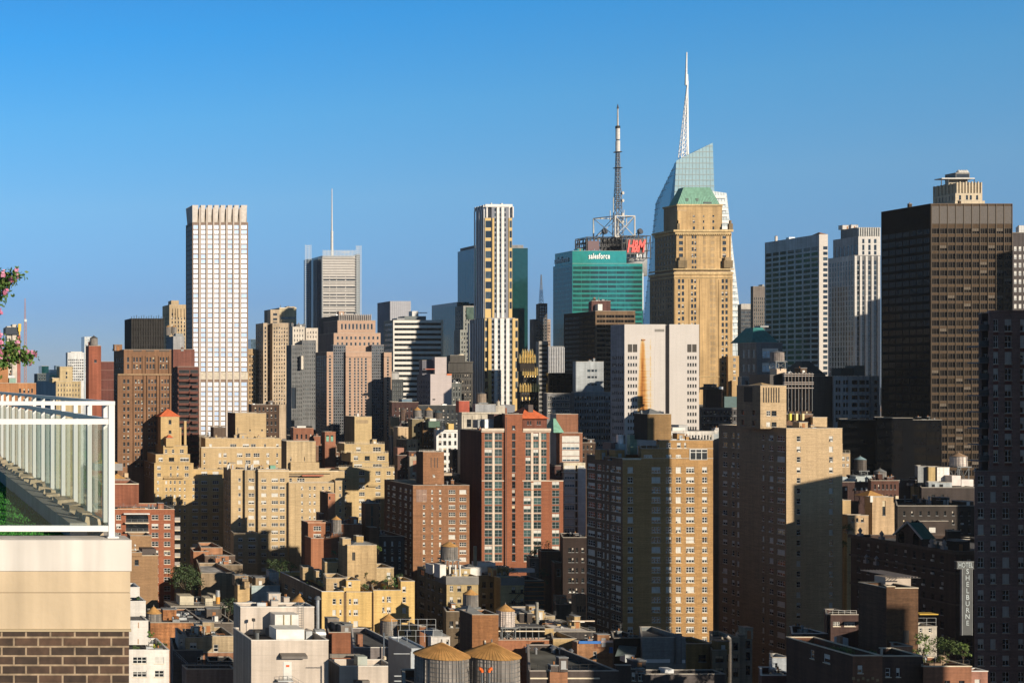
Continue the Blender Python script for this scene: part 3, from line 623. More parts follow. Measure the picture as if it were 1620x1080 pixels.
b.block(752,835,392.5, E=724, D=None, par=.1, f=fac(cols(753,834.5,16,.93),399,4.6,3.9,650,'teal'), l=fac(cols(724.5,751.5,7,.93),410,4.6,3.9,650,'teal'), lmat=glass((.012,.06,.09),.4,.08)); b.block(752,828,388, Y=1004, E=728, mat=(.22,.22,.23), zb=Z_(395,1000), part='plant_screen'); b.done()
b = B('office_building', 'grey green stone tower with pale glass top just left of the striped tower', 'building', 790, (.25,.26,.25))
b.block(733,752,484, E=720, f=fac(cols(735,751,4,.45),490,7,4,660,'dark'), l=fac(cols(721,732,3,.4),490,7,4,660,'dark')); b.block(728,742,522, Y=786, E=718.5, f=fac(cols(729,741,3,.45),526,7,4,660,'dark')); b.pbox('penthouse',738,750,486,505,789.6,.3,glass((.10,.15,.13),.3)); b.done()

b = B('apartment_tower', 'slender tower striped with white verticals, yellow brick corners and dark windows', 'tower', 740, (.52,.37,.165), dirt=.06, course=.04)
whs = plain((.60,.58,.565), .6)
up = [(329+i*8.02,329+i*8.02+5.6) for i in range(22)]; upc = [(782,785.2),(789.6,792.4),(797.2,800.6)]
b.block(777.8,805.2,323.5, D=20, f=(upc,up,'ofc'), zb=Z_(503,740), mat=wall((.20,.21,.245),.05,.02))
b.block(767.3,777.8,345, Y=740.4, E=752.5, zb=Z_(503,740), f=([(767.9,777.2,'ofc')],[(349+i*16.04,349+i*16.04+11.2) for i in range(10)],'ofc'), lmat=(.26,.265,.28), part='wall', top=True)
b.block(805.2,810.3,345, Y=740.4, D=20, zb=Z_(503,740), f=([(805.6,809.9,'ofc')],[(349+i*16.04,349+i*16.04+11.2) for i in range(10)],'ofc'))
b.block(767.5,777.8,324, Y=743, E=753, zb=Z_(346,740), mat=whs, lmat=(.26,.265,.28), part='crown'); b.block(805.2,810.3,324, Y=742, D=17, zb=Z_(346,740), mat=whs, part='crown')
b.band(767.3,810.3,323.3,327.5,740,.4,mat=whs,part='crown_band'); b.strip(767.3,769.3,327.6,345,742,1.8,whs); b.strip(808.6,810.3,327.6,345,742,1.8,whs)
for a, c in ((778.5,781.5),(804.4,805.5)): b.strip(a,c,345,503,740,.35,b.mat)
for a, c in ((785.4,789.4),(792.7,797)): b.strip(a,c,328,503,740,.5,whs)
lo = [(506+i*8.02,506+i*8.02+5.4) for i in range(17)]
b.block(772,814.6,503, Y=738, D=20, f=([(777.4,781.4),(786.9,790.7),(797,800),(805.6,809.8)],lo,'ofc'), mat=wall((.20,.21,.245),.05,.02))
b.block(766.8,772,504, Y=738.5, E=743, f=([(767.2,771.7,'ofc')],[(507+i*16.04,507+i*16.04+11) for i in range(8)],'ofc'), lmat=(.26,.265,.28)); b.block(814.6,819.6,504, Y=738.5, D=18, f=([(814.9,819.3,'ofc')],[(507+i*16.04,507+i*16.04+11) for i in range(8)],'ofc'))
for a, c, mm in ((772,777,b.mat),(810.2,814.6,b.mat),(781.6,786.7,whs),(790.9,796.8,whs),(800.2,805.4,whs)): b.strip(a,c,503.5,640,738,.5,mm)
X0 = X_(767.3,740.4)
for i in range(5):
    k = b.each('side_pilaster'); y = 741+i*2.9; k.box(X0-.45,X0-.003,y,y+.7,Z_(503,740),Z_(330,740),plain((.62,.62,.64)))
for i in range(4):
    k = b.each('crown_bracket'); y = 743.5+i*3.4; k.box(X_(767.5,743)-.8,X_(767.5,743)-.003,y,y+1.3,Z_(331,743),Z_(324,743),whs)
for i in range(7):
    k = b.each('side_pilaster'); y = 740+i*3; k.box(X_(766.8,738.5)-.45,X_(766.8,738.5)-.003,y,y+.9,0,Z_(504+6*(i//4),738.5),plain((.46,.46,.48)))
b.pbox('roof_vent',777,778.5,321,323.5,748,1,FWHITE); b.pbox('roof_vent',793,795.5,321.5,323.5,750,1.5,FWHITE); b.done()

b = B('gothic_tower', 'black brick tower with gold tipped pinnacles right of the striped tower', 'tower', 670, (.028,.022,.018))
gold = plain((.62,.44,.16), .35, .6, .2)
b.block(823,852,612, D=14, f=fac(cols(825,850,6,.4),617,7.5,5,660,'dark')); b.block(828,849,586, Y=672, D=11, zb=Z_(614,670), f=fac(cols(829,848,5,.35),590,7,5,612,'dark')); b.block(822.5,846,566, Y=671, D=11, zb=Z_(587,671), part='crown'); b.block(827,842,558, Y=674, D=7, zb=Z_(568,671), part='crown')
for (yy, x0, x1, n, Y) in ((612,823,852,8,669.5),(586,827.5,849.5,7,671.5),(566,822.5,846,7,670.5),(558,827,842,5,673.5)):
    for i in range(n):
        x = X_(x0+(x1-x0)*i/(n-1),Y); k = b.each('pinnacle'); z = Z_(yy,Y); k.frustum((x,Y,z-2.6),.55,(x,Y,z+.4),.5,6,gold); k.frustum((x,Y,z+.4),.6,(x,Y,z+2.2),.05,6,gold)
for (yy, x0, x1, Y) in ((570,822.5,846,671),(592,828,849,672),(606,828,849,672),(628,823,852,670),(640,823,852,670)):
    for i in range(5):
        x = x0+(x1-x0)*(i+.5)/5; b.strip(x-.7,x+.5,yy,yy+4.5,Y,.3,gold,'gilded_panel')
b.done()
b = B('glass_tower', 'slim dark tower with a slender lattice antenna between gold pinnacles and teal tower', 'tower', 1100, (.075,.07,.075))
b.block(853,866,480, D=20, f=fac(cols(853.5,865.5,3,.7),484,5,3.5,640,'ofc')); b.block(866,871,505,D=18,Y=1104,mat=(.36,.27,.22),f=fac(cols(866.3,870.7,2,.5),508,5,3,640,'punch')); b.block(844,853,505, Y=1096, E=838, D=None, f=fac([(848,852.5)],508,5,4.6,640,'ofc'), mat=(.14,.13,.13))
k = b.each('antenna'); lattice(k, X_(859,1105), 1108, Z_(480,1105), Z_(434,1105), 2.6, .4, plain((.10,.11,.13)), .14); b.done()
b = B('office_building', 'grey building with dark banded windows behind the gold tipped tower', 'building', 820, (.30,.29,.28))
b.block(852.5,867,540, D=16, f=([(853,866.5,'rib')],[(545+i*7,545+i*7+4) for i in range(16)],'rib')); b.done()
b = B('office_building', 'small building with fine white vertical ribs in front of the dark brown office tower', 'building', 700, (.22,.23,.25))
b.block(867.5,892,548, E=866, f=fac(cols(868,891.5,9,.45),552,6.5,5.2,592,'ofc'))
for i in range(10): b.strip(867.6+i*2.65,868.5+i*2.65,549,592,700,.4,plain((.50,.50,.52)),'rib')
b.done()

b = B('office_tower', 'bright teal glass office tower with white lettering along its top', 'tower', 900, glass((.03,.29,.26), .45, .12, .8, .01, .07), dirt=.05)
cb = [(i0,i0+13.2,'teals') for i0 in (906.2,920,933.8,947.6,961.4,975.2,989,1002.2)]
b.block(905.5,1016.5,417, E=875, D=None, par=.2, lmat=glass((.012,.11,.12),.45,.1,.8,.02,.1), f=(cb,[(421.5+i*7.35,421.5+i*7.35+4.6) for i in range(16)],'teals'), l=(cols(876,905,7,.93,'teal'),[(421.5+i*7.35,421.5+i*7.35+5.6) for i in range(20)],'teal'))
b.block(905.5,991,396.8, Y=903, E=878, zb=Z_(418,900), part='sign_storey', lmat=glass((.012,.13,.13),.45,.1,.8,.02,.1), par=.3)
b.clutter(7,area=(X_(908,903),X_(985,903),908,920,Z_(397,903),0),big=1.2); sf = b.done()
letters(sf, b.org, 'salesforce', X_(948.7,902), 902.6, Z_(405.4,902), 5.6, plain((.9,.9,.9),.5), sx=.60, bold=.05, depth=.2, name='sign_lettering', space=1.12)
letters(sf, b.org, 'salesforce', X_(905.5,903)-.4, 917, Z_(408.5,903), 6.2, plain((.5,.62,.66),.5), left=True, sx=.75, bold=.06, depth=.2, name='sign_lettering')

b = B('office_tower', 'tower crowned by dark sign frames, a silver drum and a huge ringed broadcast mast', 'tower', 1000, (.55,.57,.58), dirt=.05)
b.block(958,1018,432, D=40, f=fac(cols(990,1017,6,.85),436,9,7,560,'wht')); k = b.each('drum'); k.frustum((X_(1006,1010),1016,Z_(436,1010)),11,(X_(1006,1010),1016,Z_(378,1010)),11,28,plain((.50,.50,.50),.4,.4)); b.smooth.add('drum')
blk = plain((.028,.030,.036), .6)
def frame(x0, x1, y0, y1, Y, D, r=.35, nx=5, ny=3):
    k = b.each('sign_frame'); xs = [X_(x0+(x1-x0)*i/nx,Y) for i in range(nx+1)]; zs = [Z_(y1+(y0-y1)*j/ny,Y) for j in range(ny+1)]
    for yy in (Y,Y+D):
        for x in xs: k.bar((x,yy,zs[0]),(x,yy,zs[-1]),r,blk)
        for z in zs: k.bar((xs[0],yy,z),(xs[-1],yy,z),r,blk)
        for i in range(nx): k.bar((xs[i],yy,zs[0]),(xs[i+1],yy,zs[-1]),r*.7,blk)
    for x in xs:
        for z in zs: k.bar((x,Y,z),(x,Y+D,z),r*.7,blk)
frame(928,983,375,398,1012,16,nx=9); frame(984,1029,373,408,1000,14,nx=7); frame(923,930,378,398,1030,12,nx=2)
b.pbox('sign_panel',991,1019.5,377.5,402,999.3,.5,plain((.03,.022,.028),.5)); b.pbox('sign_panel',930,948,381,396,1011.3,.5,plain((.07,.02,.035),.5)); b.pbox('sign_panel',950,984,377,397,1014,.5,plain((.02,.022,.028),.5))
b.pbox('plant_room',934,1016,398,436,1018,20,plain((.10,.11,.12)))
fw = plain((.46,.44,.41), .6); k = b.each('antenna_frame'); xs = (X_(953.5,1005),X_(969.5,1005),X_(1000.5,1005)); z0, z1 = Z_(375,1005), Z_(342.5,1005)
q = [(xs[1],1002),(xs[2],1002),(xs[2]-4,1018),(xs[0],1018)]
for i in range(4):
    a, c = q[i], q[(i+1)%4]; k.bar((*a,z0),(*a,z1),.55,fw); k.bar((*a,z1),(*c,z1),.5,fw); k.bar((*a,z0),(*c,z1),.28,fw); k.bar((*c,z0),(*a,z1),.28,fw); k.bar((*a,z0),(*c,z0),.5,fw)
mx, my = X_(977.3,1010), 1010; k = b.each('mast'); st = plain((.06,.065,.08),.5)
lattice(k, mx, my, Z_(378,1010), Z_(300,1010), 5.6, 3.4, st, .28, 4.5); lattice(k, mx, my, Z_(300,1010), Z_(240,1010), 3.2, 1.9, st, .24, 3)
for i in range(26): z = Z_(330-i*3.4,1010); k.frustum((mx,my,z),2.0-.03*i,(mx,my,z+.5),2.0-.03*i,8,st)
k.frustum((mx,my,Z_(266,1010)),3.4,(mx,my,Z_(265.4,1010)),3.4,10,st); k.frustum((mx,my,Z_(241,1010)),3.2,(mx,my,Z_(240.4,1010)),3.2,10,st)
for dx, dz, h in ((-6,Z_(345,1010),6),(5,Z_(346,1010),7),(-3.5,Z_(330,1010),9),(7,Z_(352,1010),6),(3,Z_(318,1010),5)): k.bar((mx+dx,my,dz-3),(mx+dx,my,dz+h),.3,fw); k.bar((mx,my,dz),(mx+dx,my,dz),.25,st)
for dz in (306,318,340,352): k.frustum((mx+2.6,my-1.5,Z_(dz,1010)),1.2,(mx+3,my-2.4,Z_(dz,1010)),1.3,10,fw)
k = b.each('upper_mast'); k.frustum((mx,my,Z_(240,1010)),1.7,(mx,my,Z_(223,1010)),1.7,10,FWHITE); k.frustum((mx,my,Z_(223,1010)),1.1,(mx,my,Z_(221,1010)),1.1,10,st); k.frustum((mx,my,Z_(221,1010)),1.6,(mx,my,Z_(203.5,1010)),1.6,10,FWHITE); k.frustum((mx,my,Z_(203.5,1010)),1.8,(mx,my,Z_(199.5,1010)),1.8,10,BLACK); k.frustum((mx,my,Z_(199.5,1010)),.7,(mx,my,Z_(172,1010)),.45,8,fw); k.frustum((mx,my,Z_(172,1010)),.9,(mx,my,Z_(165,1010)),.2,8,st)
for x in (954,1010): k = b.each('dish_bracket'); k.bar((X_(x,1012),1012,Z_(376,1012)),(X_(x,1012),1012,Z_(364,1012)),.5,st); k.frustum((X_(x,1012),1011,Z_(367,1012)),2.2,(X_(x+1,1012),1009.5,Z_(366,1012)),2.4,10,st); k.bar((X_(x-5,1012),1012,Z_(371,1012)),(X_(x+5,1012),1012,Z_(364,1012)),.4,st)
cn = b.done(); letters(cn, b.org, 'H&M', X_(1005.2,999), 998.9, Z_(390.5,999), 13.5, plain((.85,.06,.05),.5), shear=.28, bold=.30, sx=.52, depth=.25, name='sign_lettering', space=.85)

b = B('glass_skyscraper', 'faceted pale glass skyscraper with sloping top and white lattice spire', 'tower', 1020, G_CRYS)
def P(px, py, Y): return (X_(px,Y), Y, Z_(py,Y))
def shard(name, base, top, mat, ml, lev=44):
    """base / top: 4 corners (front-left, front-right, back-right, back-left), tops at their own heights; floor lines as thin mullions"""
    k = b.part(name)
    for i in range(4): k.quad(base[i], base[(i+1)%4], top[(i+1)%4], top[i], ml if i == 3 else mat)
    k.quad(*top, mat)
    n = b.part(name+'_mullion'); fm = plain((.11,.17,.19) if mat is not G_WH else (.22,.27,.29), .4)
    for i in (0,3):
        A, Bq, T0, T1 = Vector(base[i]), Vector(base[(i+1)%4]), Vector(top[i]), Vector(top[(i+1)%4])
        zmax = max(T0.z, T1.z); z = 60
        while z < zmax-1:
            f = lambda a, t: a+(t-a)*min(1, (z-a.z)/(t.z-a.z))
            p, q = f(A,T0), f(Bq,T1)
            if z > min(T0.z,T1.z):
                hi, lo2 = (T0,T1) if T0.z > T1.z else (T1,T0); s = (z-lo2.z)/(hi.z-lo2.z); e = lo2+(hi-lo2)*s; p, q = (f(A,T0), e) if T0.z > T1.z else (e, f(Bq,T1))
            n.bar(tuple(p), tuple(q), .42, fm); z += 4.6
        for j in range(1, lev//4):
            s = j/(lev//4); n.bar(tuple(A.lerp(Bq,s)), tuple(T0.lerp(T1,s)), .22, fm)
G_WH = glass((.46,.50,.52), .1, .2, .5, .01, .06)
D = 45
bl, br = P(1050,603,1020), P(1140,603,1020); bbr = (br[0],1020+D,H); bbl = (X_(1008,1020+D),1020+D,H)
def dn(p, q): return (p[0]+(p[0]-q[0])*(H/(q[2]-H)), p[1]+(p[1]-q[1])*(H/(q[2]-H)), 0)
tfl, tfr = P(1070,254,1022), P(1127.5,226,1022); tbr = (tfr[0]-4,1022+D-8,tfr[2]-6); tbl = P(1037,322,1022+D-4)
shard('glass_shaft', [dn(bl,tfl),dn(br,tfr),dn(bbr,tbr),dn(bbl,tbl)], [tfl,tfr,tbr,tbl], G_CRYS, glass((.06,.13,.18),.25,.12,.7,.01,.06))
bl, br = P(1108,603,1015), P(1183,603,1015); bbr = (br[0],1055,H); bbl = (bl[0],1055,H)
tfl, tfr = P(1100,298,1017), P(1149.5,305.5,1017); tbr = (tfr[0]-2,1050,tfr[2]); tbl = (tfl[0]+2,1050,tfl[2])
shard('glass_wing', [dn(bl,tfl),dn(br,tfr),dn(bbr,tbr),dn(bbl,tbl)], [tfl,tfr,tbr,tbl], G_WH, G_CRYS)
n = b.part('spandrel')
for i in range(52):
    z = Z_(540,1017)+i*5.0
    if z < Z_(308,1017): s = (z-H)/(Z_(305,1017)-H); x1 = 1183+(1149.5-1183)*s; n.box(X_(1110,1017),X_(x1,1017)-1.8,1014.2+1.6*s,1014.6+1.6*s,z,z+2.1,plain((.60,.59,.57),.5))
k = b.each('spire'); sx_ = X_(1084,1035); w_ = plain((.72,.72,.72),.5)
for i in range(16):
    z0, z1 = Z_(250-i*7.6,1035), Z_(250-(i+1)*7.6,1035); h0, h1 = 4.2*(1-i/17.5), 4.2*(1-(i+1)/17.5); xa, xb = sx_-h0*.55+i*.14, sx_-h1*.55+(i+1)*.14
    c0 = [(xa-h0/2,1035-h0/2,z0),(xa+h0/2,1035-h0/2,z0),(xa+h0/2,1035+h0/2,z0),(xa-h0/2,1035+h0/2,z0)]; c1 = [(xb-h1/2,1035-h1/2,z1),(xb+h1/2,1035-h1/2,z1),(xb+h1/2,1035+h1/2,z1),(xb-h1/2,1035+h1/2,z1)]
    for j in range(4): k.bar(c0[j],c1[j],.30,w_); k.bar(c0[j],c1[(j+1)%4],.17,w_); k.bar(c1[j],c1[(j+1)%4],.16,w_)
k.frustum((sx_+2.2,1035,Z_(250,1035)),.8,(sx_+1.6,1035,Z_(118,1035)),.7,8,w_); k.frustum((sx_+.6,1035,Z_(135,1035)),1.0,(sx_+1.2,1035,Z_(83,1035)),.45,8,w_)
b.org = (X_(1085,1020),1040,0); b.done()

b = B('office_tower', 'massive tan brick tower with stone cornices and a pale green copper roof', 'tower', 740, (.44,.30,.152), dirt=.28)
st_ = wall((.50,.37,.20), .25)
lc = [(1072.5,1076.3),(1078.5,1082.3),(1093.2,1096.6),(1098.2,1101.4),(1123.5,1127,'blind'),(1128.2,1131.6,'blind'),(1141.6,1145.2),(1147.6,1151.2)]
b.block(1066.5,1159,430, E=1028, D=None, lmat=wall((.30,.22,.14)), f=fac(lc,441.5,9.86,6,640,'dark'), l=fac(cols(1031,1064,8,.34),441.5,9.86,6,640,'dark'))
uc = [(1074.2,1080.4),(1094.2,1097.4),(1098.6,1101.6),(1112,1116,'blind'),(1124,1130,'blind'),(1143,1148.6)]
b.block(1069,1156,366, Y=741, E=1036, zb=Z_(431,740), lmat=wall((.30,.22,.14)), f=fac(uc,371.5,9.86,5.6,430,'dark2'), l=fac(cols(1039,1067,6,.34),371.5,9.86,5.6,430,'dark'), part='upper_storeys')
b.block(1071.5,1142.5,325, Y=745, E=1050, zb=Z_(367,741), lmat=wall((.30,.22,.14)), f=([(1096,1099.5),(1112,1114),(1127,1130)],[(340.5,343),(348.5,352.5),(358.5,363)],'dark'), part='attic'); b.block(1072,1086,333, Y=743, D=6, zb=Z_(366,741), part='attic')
b.hip(1071.5,1137.5,296,323.2,745.5,7.5,COPPER,.62,.2,'copper_roof')

k = b.each('roof_seam'); X0, X1 = X_(1071.5,745.5), X_(1137.5,745.5); zA, zB = Z_(323.2,745.5), Z_(296,745.5); cx = (X0+X1)/2
for i in range(25): s = i/24; k.bar((X0+(X1-X0)*s,745.25,zA+.05),(cx+(X0+(X1-X0)*s-cx)*.62,745.5+3.75-3.95*.62,zB+.08),.16,plain((.13,.27,.21),.7))
for x in (1085.5,1101.5): b.strip(x-2,x+2,314,319,746.4,1.0,plain((.06,.1,.08)),'dormer')
b.strip(1112,1125,319.6,322.6,745.6,.4,plain((.04,.06,.06)),'roof_louvre')
for (y0,y1,o,x0,x1,YY,E) in ((363.5,367,1.3,1067,1158,741,1034),(367.2,371,.5,1069,1156,741,1036),(425,427,.8,1066,1160,740,1028),(431,434,.7,1066.5,1159,740,1028),(438,439.5,.5,1066.5,1159,740,1028),(323.4,326,.8,1071.5,1142.5,745,1050)): b.band(x0,x1,y0,y1,YY,o,E=E,mat=st_)
for i in range(30): x = 1070+i*2.92; b.strip(x,x+1.1,370,372.6,741,.9,st_,'corbel')
for (x0,x1,y0,y1,YY) in ((1070,1086,408,424,740.4),(1142,1158,408,424,740.4),(1068,1074,350,365,741.4),(1150,1158,350,365,741.4)):
    b.strip(x0+1,x1-1,y0+4,y1,YY,1.4,wall((.20,.15,.09)),'stone_ornament'); b.strip(x0+3,x1-3,y0-1,y0+4,YY,1.3,wall((.30,.22,.13)),'stone_ornament')
for x in (1070.2,1084.4,1140,1155.2): b.strip(x-.8,x+.8,372,408,741,.35,None,'pilaster')
for x in (1068.2,1090.5,1107,1137.5,1157): b.strip(x-.7,x+.7,442,620,740,.25,None,'pilaster')
b.block(1152,1169,563, Y=735, D=30, f=fac([(1160,1164)],566,9.8,5.5,640,'apt'), zb=0); b.block(1158,1176,602, Y=733, D=14, f=None); b.band(1066,1160,595,596.2,739.9,.4,mat=st_); b.done()
# ================= centre, middle distance =================
b = B('office_building', 'dark brown office block with bronze bands below the teal tower', 'building', 720, (.16,.105,.065))
b.block(942,1005,492, E=892, lmat=(.018,.018,.02), f=([(944,958,'bronze'),(958.6,972.4,'bronze'),(973,987,'bronze'),(987.6,1003.6,'bronze')],[(498+i*7.6,498+i*7.6+4.8) for i in range(16)],'bronze'), l=(cols(893,941,8,.88),[(498+i*7.6,498+i*7.6+4.8) for i in range(16)],'bronzes'))
b.block(936,966,476, Y=725, D=15, zb=Z_(494,720), mat=(.10,.05,.045), part='penthouse'); b.pbox('water_tank_house',946,953,481,491,722,4,FWHITE); b.clutter(7,big=1.3); b.done()
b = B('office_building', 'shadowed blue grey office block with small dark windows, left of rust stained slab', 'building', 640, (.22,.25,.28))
dw = fac(cols(909,966,15,.62),626.5,10.4,6,760,'punch')
b.block(908.5,968,620, D=20, f=dw); b.block(864,908.5,622, Y=637, D=20, mat=(.19,.19,.20), f=([(867,872),(873,879),(880,886),(887,893),(894,901)],[(626,632),(637,643),(648,653)],'apt')); b.block(911,955,572, Y=646, E=906, zb=Z_(622,640), mat=(.34,.37,.40), f=([(929,934.6),(935.4,940),(940.8,944.6)],[(584,588.5),(594.5,598.5),(606,610)],'ofc'), part='upper_block'); b.clutter(4); b.done()
b = B('glass_building', 'low black glass box with thin white mullions beside the shadowed office block', 'building', 660, G_BLACK)
b.block(867,912,590, E=864, par=.1, f=fac(cols(868,911,7,.9),593,9,8,640,'bronzes')); b.done()
b = B('office_building', 'white brick slab with a long orange rust stain and a dark vertical slot', 'building', 560, (.475,.445,.43), dirt=.05, course=.03)
rws = [(563+i*11.17,563+i*11.17+5) for i in range(12)]
rwc = lambda a: [(a+i*4,a+i*4+2.5) for i in range(4)]
b.block(988,1052.6,513.5, E=966, lmat=(.28,.28,.31), f=([(993+.2,1000),(1001,1008)],[(544.5,557)],'louv') , l=None, zb=Z_(560,560), cop=FWHITE)
b.block(988,1052.6,560, E=966, lmat=(.28,.28,.31), f=(rwc(993.2),rws,'arch'), l=(cols(968,986,6,.6),rws,'dark'), top=False)
b.block(1052.6,1059,514.5, Y=563.5, D=14, mat=(.33,.32,.33)); b.block(1059,1106,513.5, D=18, f=([(1087.2,1094),(1095,1102)],[(544.5,557)],'louv'), zb=Z_(560,560), cop=FWHITE); b.block(1059,1106,560, D=18, f=(rwc(1087.4),rws,'arch'), top=False)  # slot wall toned darker for the shadow in the recess
rust = bpy.data.materials.new('rust_stain'); rust.use_nodes = True; nt = rust.node_tree; p = nt.nodes["Principled BSDF"]; p.inputs['Roughness'].default_value = .9
tc = nt.nodes.new("ShaderNodeNewGeometry"); sp = nt.nodes.new("ShaderNodeSeparateXYZ"); nt.links.new(tc.outputs['Position'], sp.inputs[0])
def mth(op, a, c):
    n = nt.nodes.new("ShaderNodeMath"); n.operation = op
    for i, q in enumerate((a, c)):
        if isinstance(q, (int, float)): n.inputs[i].default_value = q
        else: nt.links.new(q, n.inputs[i])
    return n.outputs[0]
zt_, zb_ = Z_(534,560), Z_(690,560); tpos = mth('DIVIDE', mth('SUBTRACT', zt_, sp.outputs['Z']), zt_-zb_)
wob = _range(nt, _noise(nt, _pos(nt, (.02,.02,1.4)), 1.0, 4), .25, .75, -.9, .9); wob2 = _range(nt, _noise(nt, _pos(nt, (3.0,3.0,.10)), 1.0, 3), .3, .75, .45, 1.1)
fade = mth('MINIMUM', mth('MAXIMUM', mth('MULTIPLY', tpos, 14.0), 0.0), 1.0)
dx = mth('ABSOLUTE', mth('SUBTRACT', mth('ADD', sp.outputs['X'], mth('MULTIPLY', wob, mth('MULTIPLY', tpos, .5))), X_(1016.5,560)), 0); wd = mth('ADD', mth('MULTIPLY', tpos, 2.6), .95)
core = mth('POWER', mth('MAXIMUM', mth('SUBTRACT', 1.0, mth('DIVIDE', dx, wd)), 0.0), .9)
dx2 = mth('ABSOLUTE', mth('SUBTRACT', sp.outputs['X'], X_(1029,560)), 0); thin = mth('MULTIPLY', mth('MAXIMUM', mth('SUBTRACT', 1.0, mth('DIVIDE', dx2, .38)), 0.0), _range(nt, _noise(nt, _pos(nt, (.1,.1,.5)), 1.0, 2), .35, .7, .0, .5))
wide = mth('MULTIPLY', mth('MAXIMUM', mth('SUBTRACT', 1.0, mth('DIVIDE', mth('ABSOLUTE', mth('SUBTRACT', sp.outputs['X'], X_(1020,560)), 0), 4.3)), 0.0), mth('MULTIPLY', tpos, .75))
hl = _range(nt, _noise(nt, _pos(nt, (.05,.05,1.9)), 1.0, 3), .50, .70, .22, 1.7)
amt = mth('MINIMUM', mth('MULTIPLY', fade, mth('ADD', mth('ADD', mth('MULTIPLY', core, wob2), thin), mth('MULTIPLY', wide, hl))), 1.0)
rp = nt.nodes.new("ShaderNodeValToRGB"); e = rp.color_ramp.elements; e[0].position = 0; e[0].color = (.475,.445,.43,1); e[1].position = 1; e[1].color = (.13,.045,.012,1)
for pz, c in ((.12,(.475,.40,.30)),(.34,(.46,.29,.12)),(.62,(.38,.165,.035)),(.85,(.22,.08,.015))): q = e.new(pz); q.color = (*c,1)
nt.links.new(amt, rp.inputs[0]); nt.links.new(rp.outputs[0], p.inputs['Base Color'])
b.pbox('stained_panel',1008.3,1036,530,690,559.985,.01,rust); b.pbox('louvre',1036,1051,520.5,524.6,559.9,.08,plain((.16,.15,.14))); b.pbox('spout',1015.5,1021,536.6,538.6,559.6,.38,RUST); b.strip(1035.4,1036,550,690,560,.06,plain((.5,.47,.46))); b.done()

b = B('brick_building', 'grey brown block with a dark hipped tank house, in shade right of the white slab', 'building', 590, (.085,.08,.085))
b.block(1110,1172,645, D=18, f=fac(cols(1112,1170,11,.45),650,10,5.6,700,'dark')); b.block(1117,1143,616, Y=594, D=9, zb=Z_(646,590), mat=(.05,.035,.03), part='tank_house', par=.1); b.hip(1117,1143,609.5,616,594,9,plain((.05,.04,.035),.8)); b.pbox('bulkhead',1146,1170,627,645,596,6,plain((.05,.10,.11))); b.clutter(7,big=1.2)
for y in (646,657,668): b.band(1110,1172,y,y+1,590,.3,mat=LEAD)
b.done()
b = B('office_tower', 'dark ribbed tower sliver with pale top behind the crystalline tower, right of tan skyscraper', 'tower', 950, (.08,.08,.085))
b.block(1172,1189,481, D=20, f=fac(cols(1172.5,1188,5,.7),492,6,4.5,640,'ofc')); b.band(1172,1189,480.5,489,950,.2,mat=wall((.4,.38,.36))); b.done()
b = B('office_tower', 'grey brown tower with fine vertical piers left of the broad white gridded slab', 'tower', 900, (.16,.14,.13))
b.block(1191.5,1212,453, E=1187.5, f=fac(cols(1192,1211,6,.5),470,6,5,640,'ofc')); b.pbox('bulkhead',1206,1209,450,453,905,4,LEAD); b.done()
b = B('office_building', 'grey stone building with a dark teal mansard roof in shade', 'building', 560, (.14,.15,.16))
b.block(1197,1238,542, E=1170.5, f=([(1206,1231,'wht')],[(551,566),(574,588)],'wht'), l=(cols(1172,1196,3,.5),[(553,566),(576,588)],'ofc'))
b.hip(1190,1230,517.5,541.5,566,14,TEALROOF,.34,.3,'mansard_roof'); b.pbox('bulkhead',1203,1216,515,517.6,571,4,LEAD); b.block(1172,1200,596, Y=552, D=8, f=fac(cols(1176,1198,2,.4),602,12,7,640,'dark')); b.done()
b = B('office_tower', 'broad white gridded slab, its long side in shade and its narrow end sunlit', 'tower', 800, (.50,.465,.44), dirt=.05)
orw = [(389.5+i*8.62,389.5+i*8.62+5.4) for i in range(25)]
b.block(1296,1309.8,370.8, E=1210, lmat=(.43,.47,.53), f=([(1302.2,1309.2,'ofc')],orw,'ofc'), l=([(1211.5,1220.5),(1222.5,1232),(1234,1243.5),(1246,1256),(1258.5,1268.5),(1271,1281.5),(1283.5,1294)],orw,'rib'))
b.hip(1300,1309,366,371,806,10,RUST); b.clutter(4,big=1.5); b.done()
b = B('office_tower', 'white tower of tall vertical piers with a glazed crown, lower half in shadow', 'tower', 850, (.50,.48,.465), dirt=.05)
vc = [(1355.5,1359.4),(1364,1367.6),(1373.5,1377.5),(1382.6,1386.8)]; vr = [(404+i*8,404+i*8+6.8) for i in range(24)]
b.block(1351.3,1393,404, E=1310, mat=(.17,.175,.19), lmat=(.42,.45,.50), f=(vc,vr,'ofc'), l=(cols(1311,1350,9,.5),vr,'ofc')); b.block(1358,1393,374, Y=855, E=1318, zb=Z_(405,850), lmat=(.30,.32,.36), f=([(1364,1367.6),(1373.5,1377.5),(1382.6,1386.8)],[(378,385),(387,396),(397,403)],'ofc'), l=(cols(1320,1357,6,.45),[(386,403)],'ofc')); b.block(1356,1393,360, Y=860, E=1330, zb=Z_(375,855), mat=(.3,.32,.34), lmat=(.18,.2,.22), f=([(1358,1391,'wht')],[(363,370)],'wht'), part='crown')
for i in range(10): b.strip(1357+i*3.6,1358+i*3.6,360.5,374,860,1.2,FWHITE,'crown_mullion')
for a in (1351.4,1359.6,1368.6,1378,1387.8): b.strip(a,a+3.4,405,640,850,.5,None,'pier')
b.clutter(5,area=(X_(1340,860),X_(1390,860),862,875,Z_(360,860),0),big=1.4); b.done()

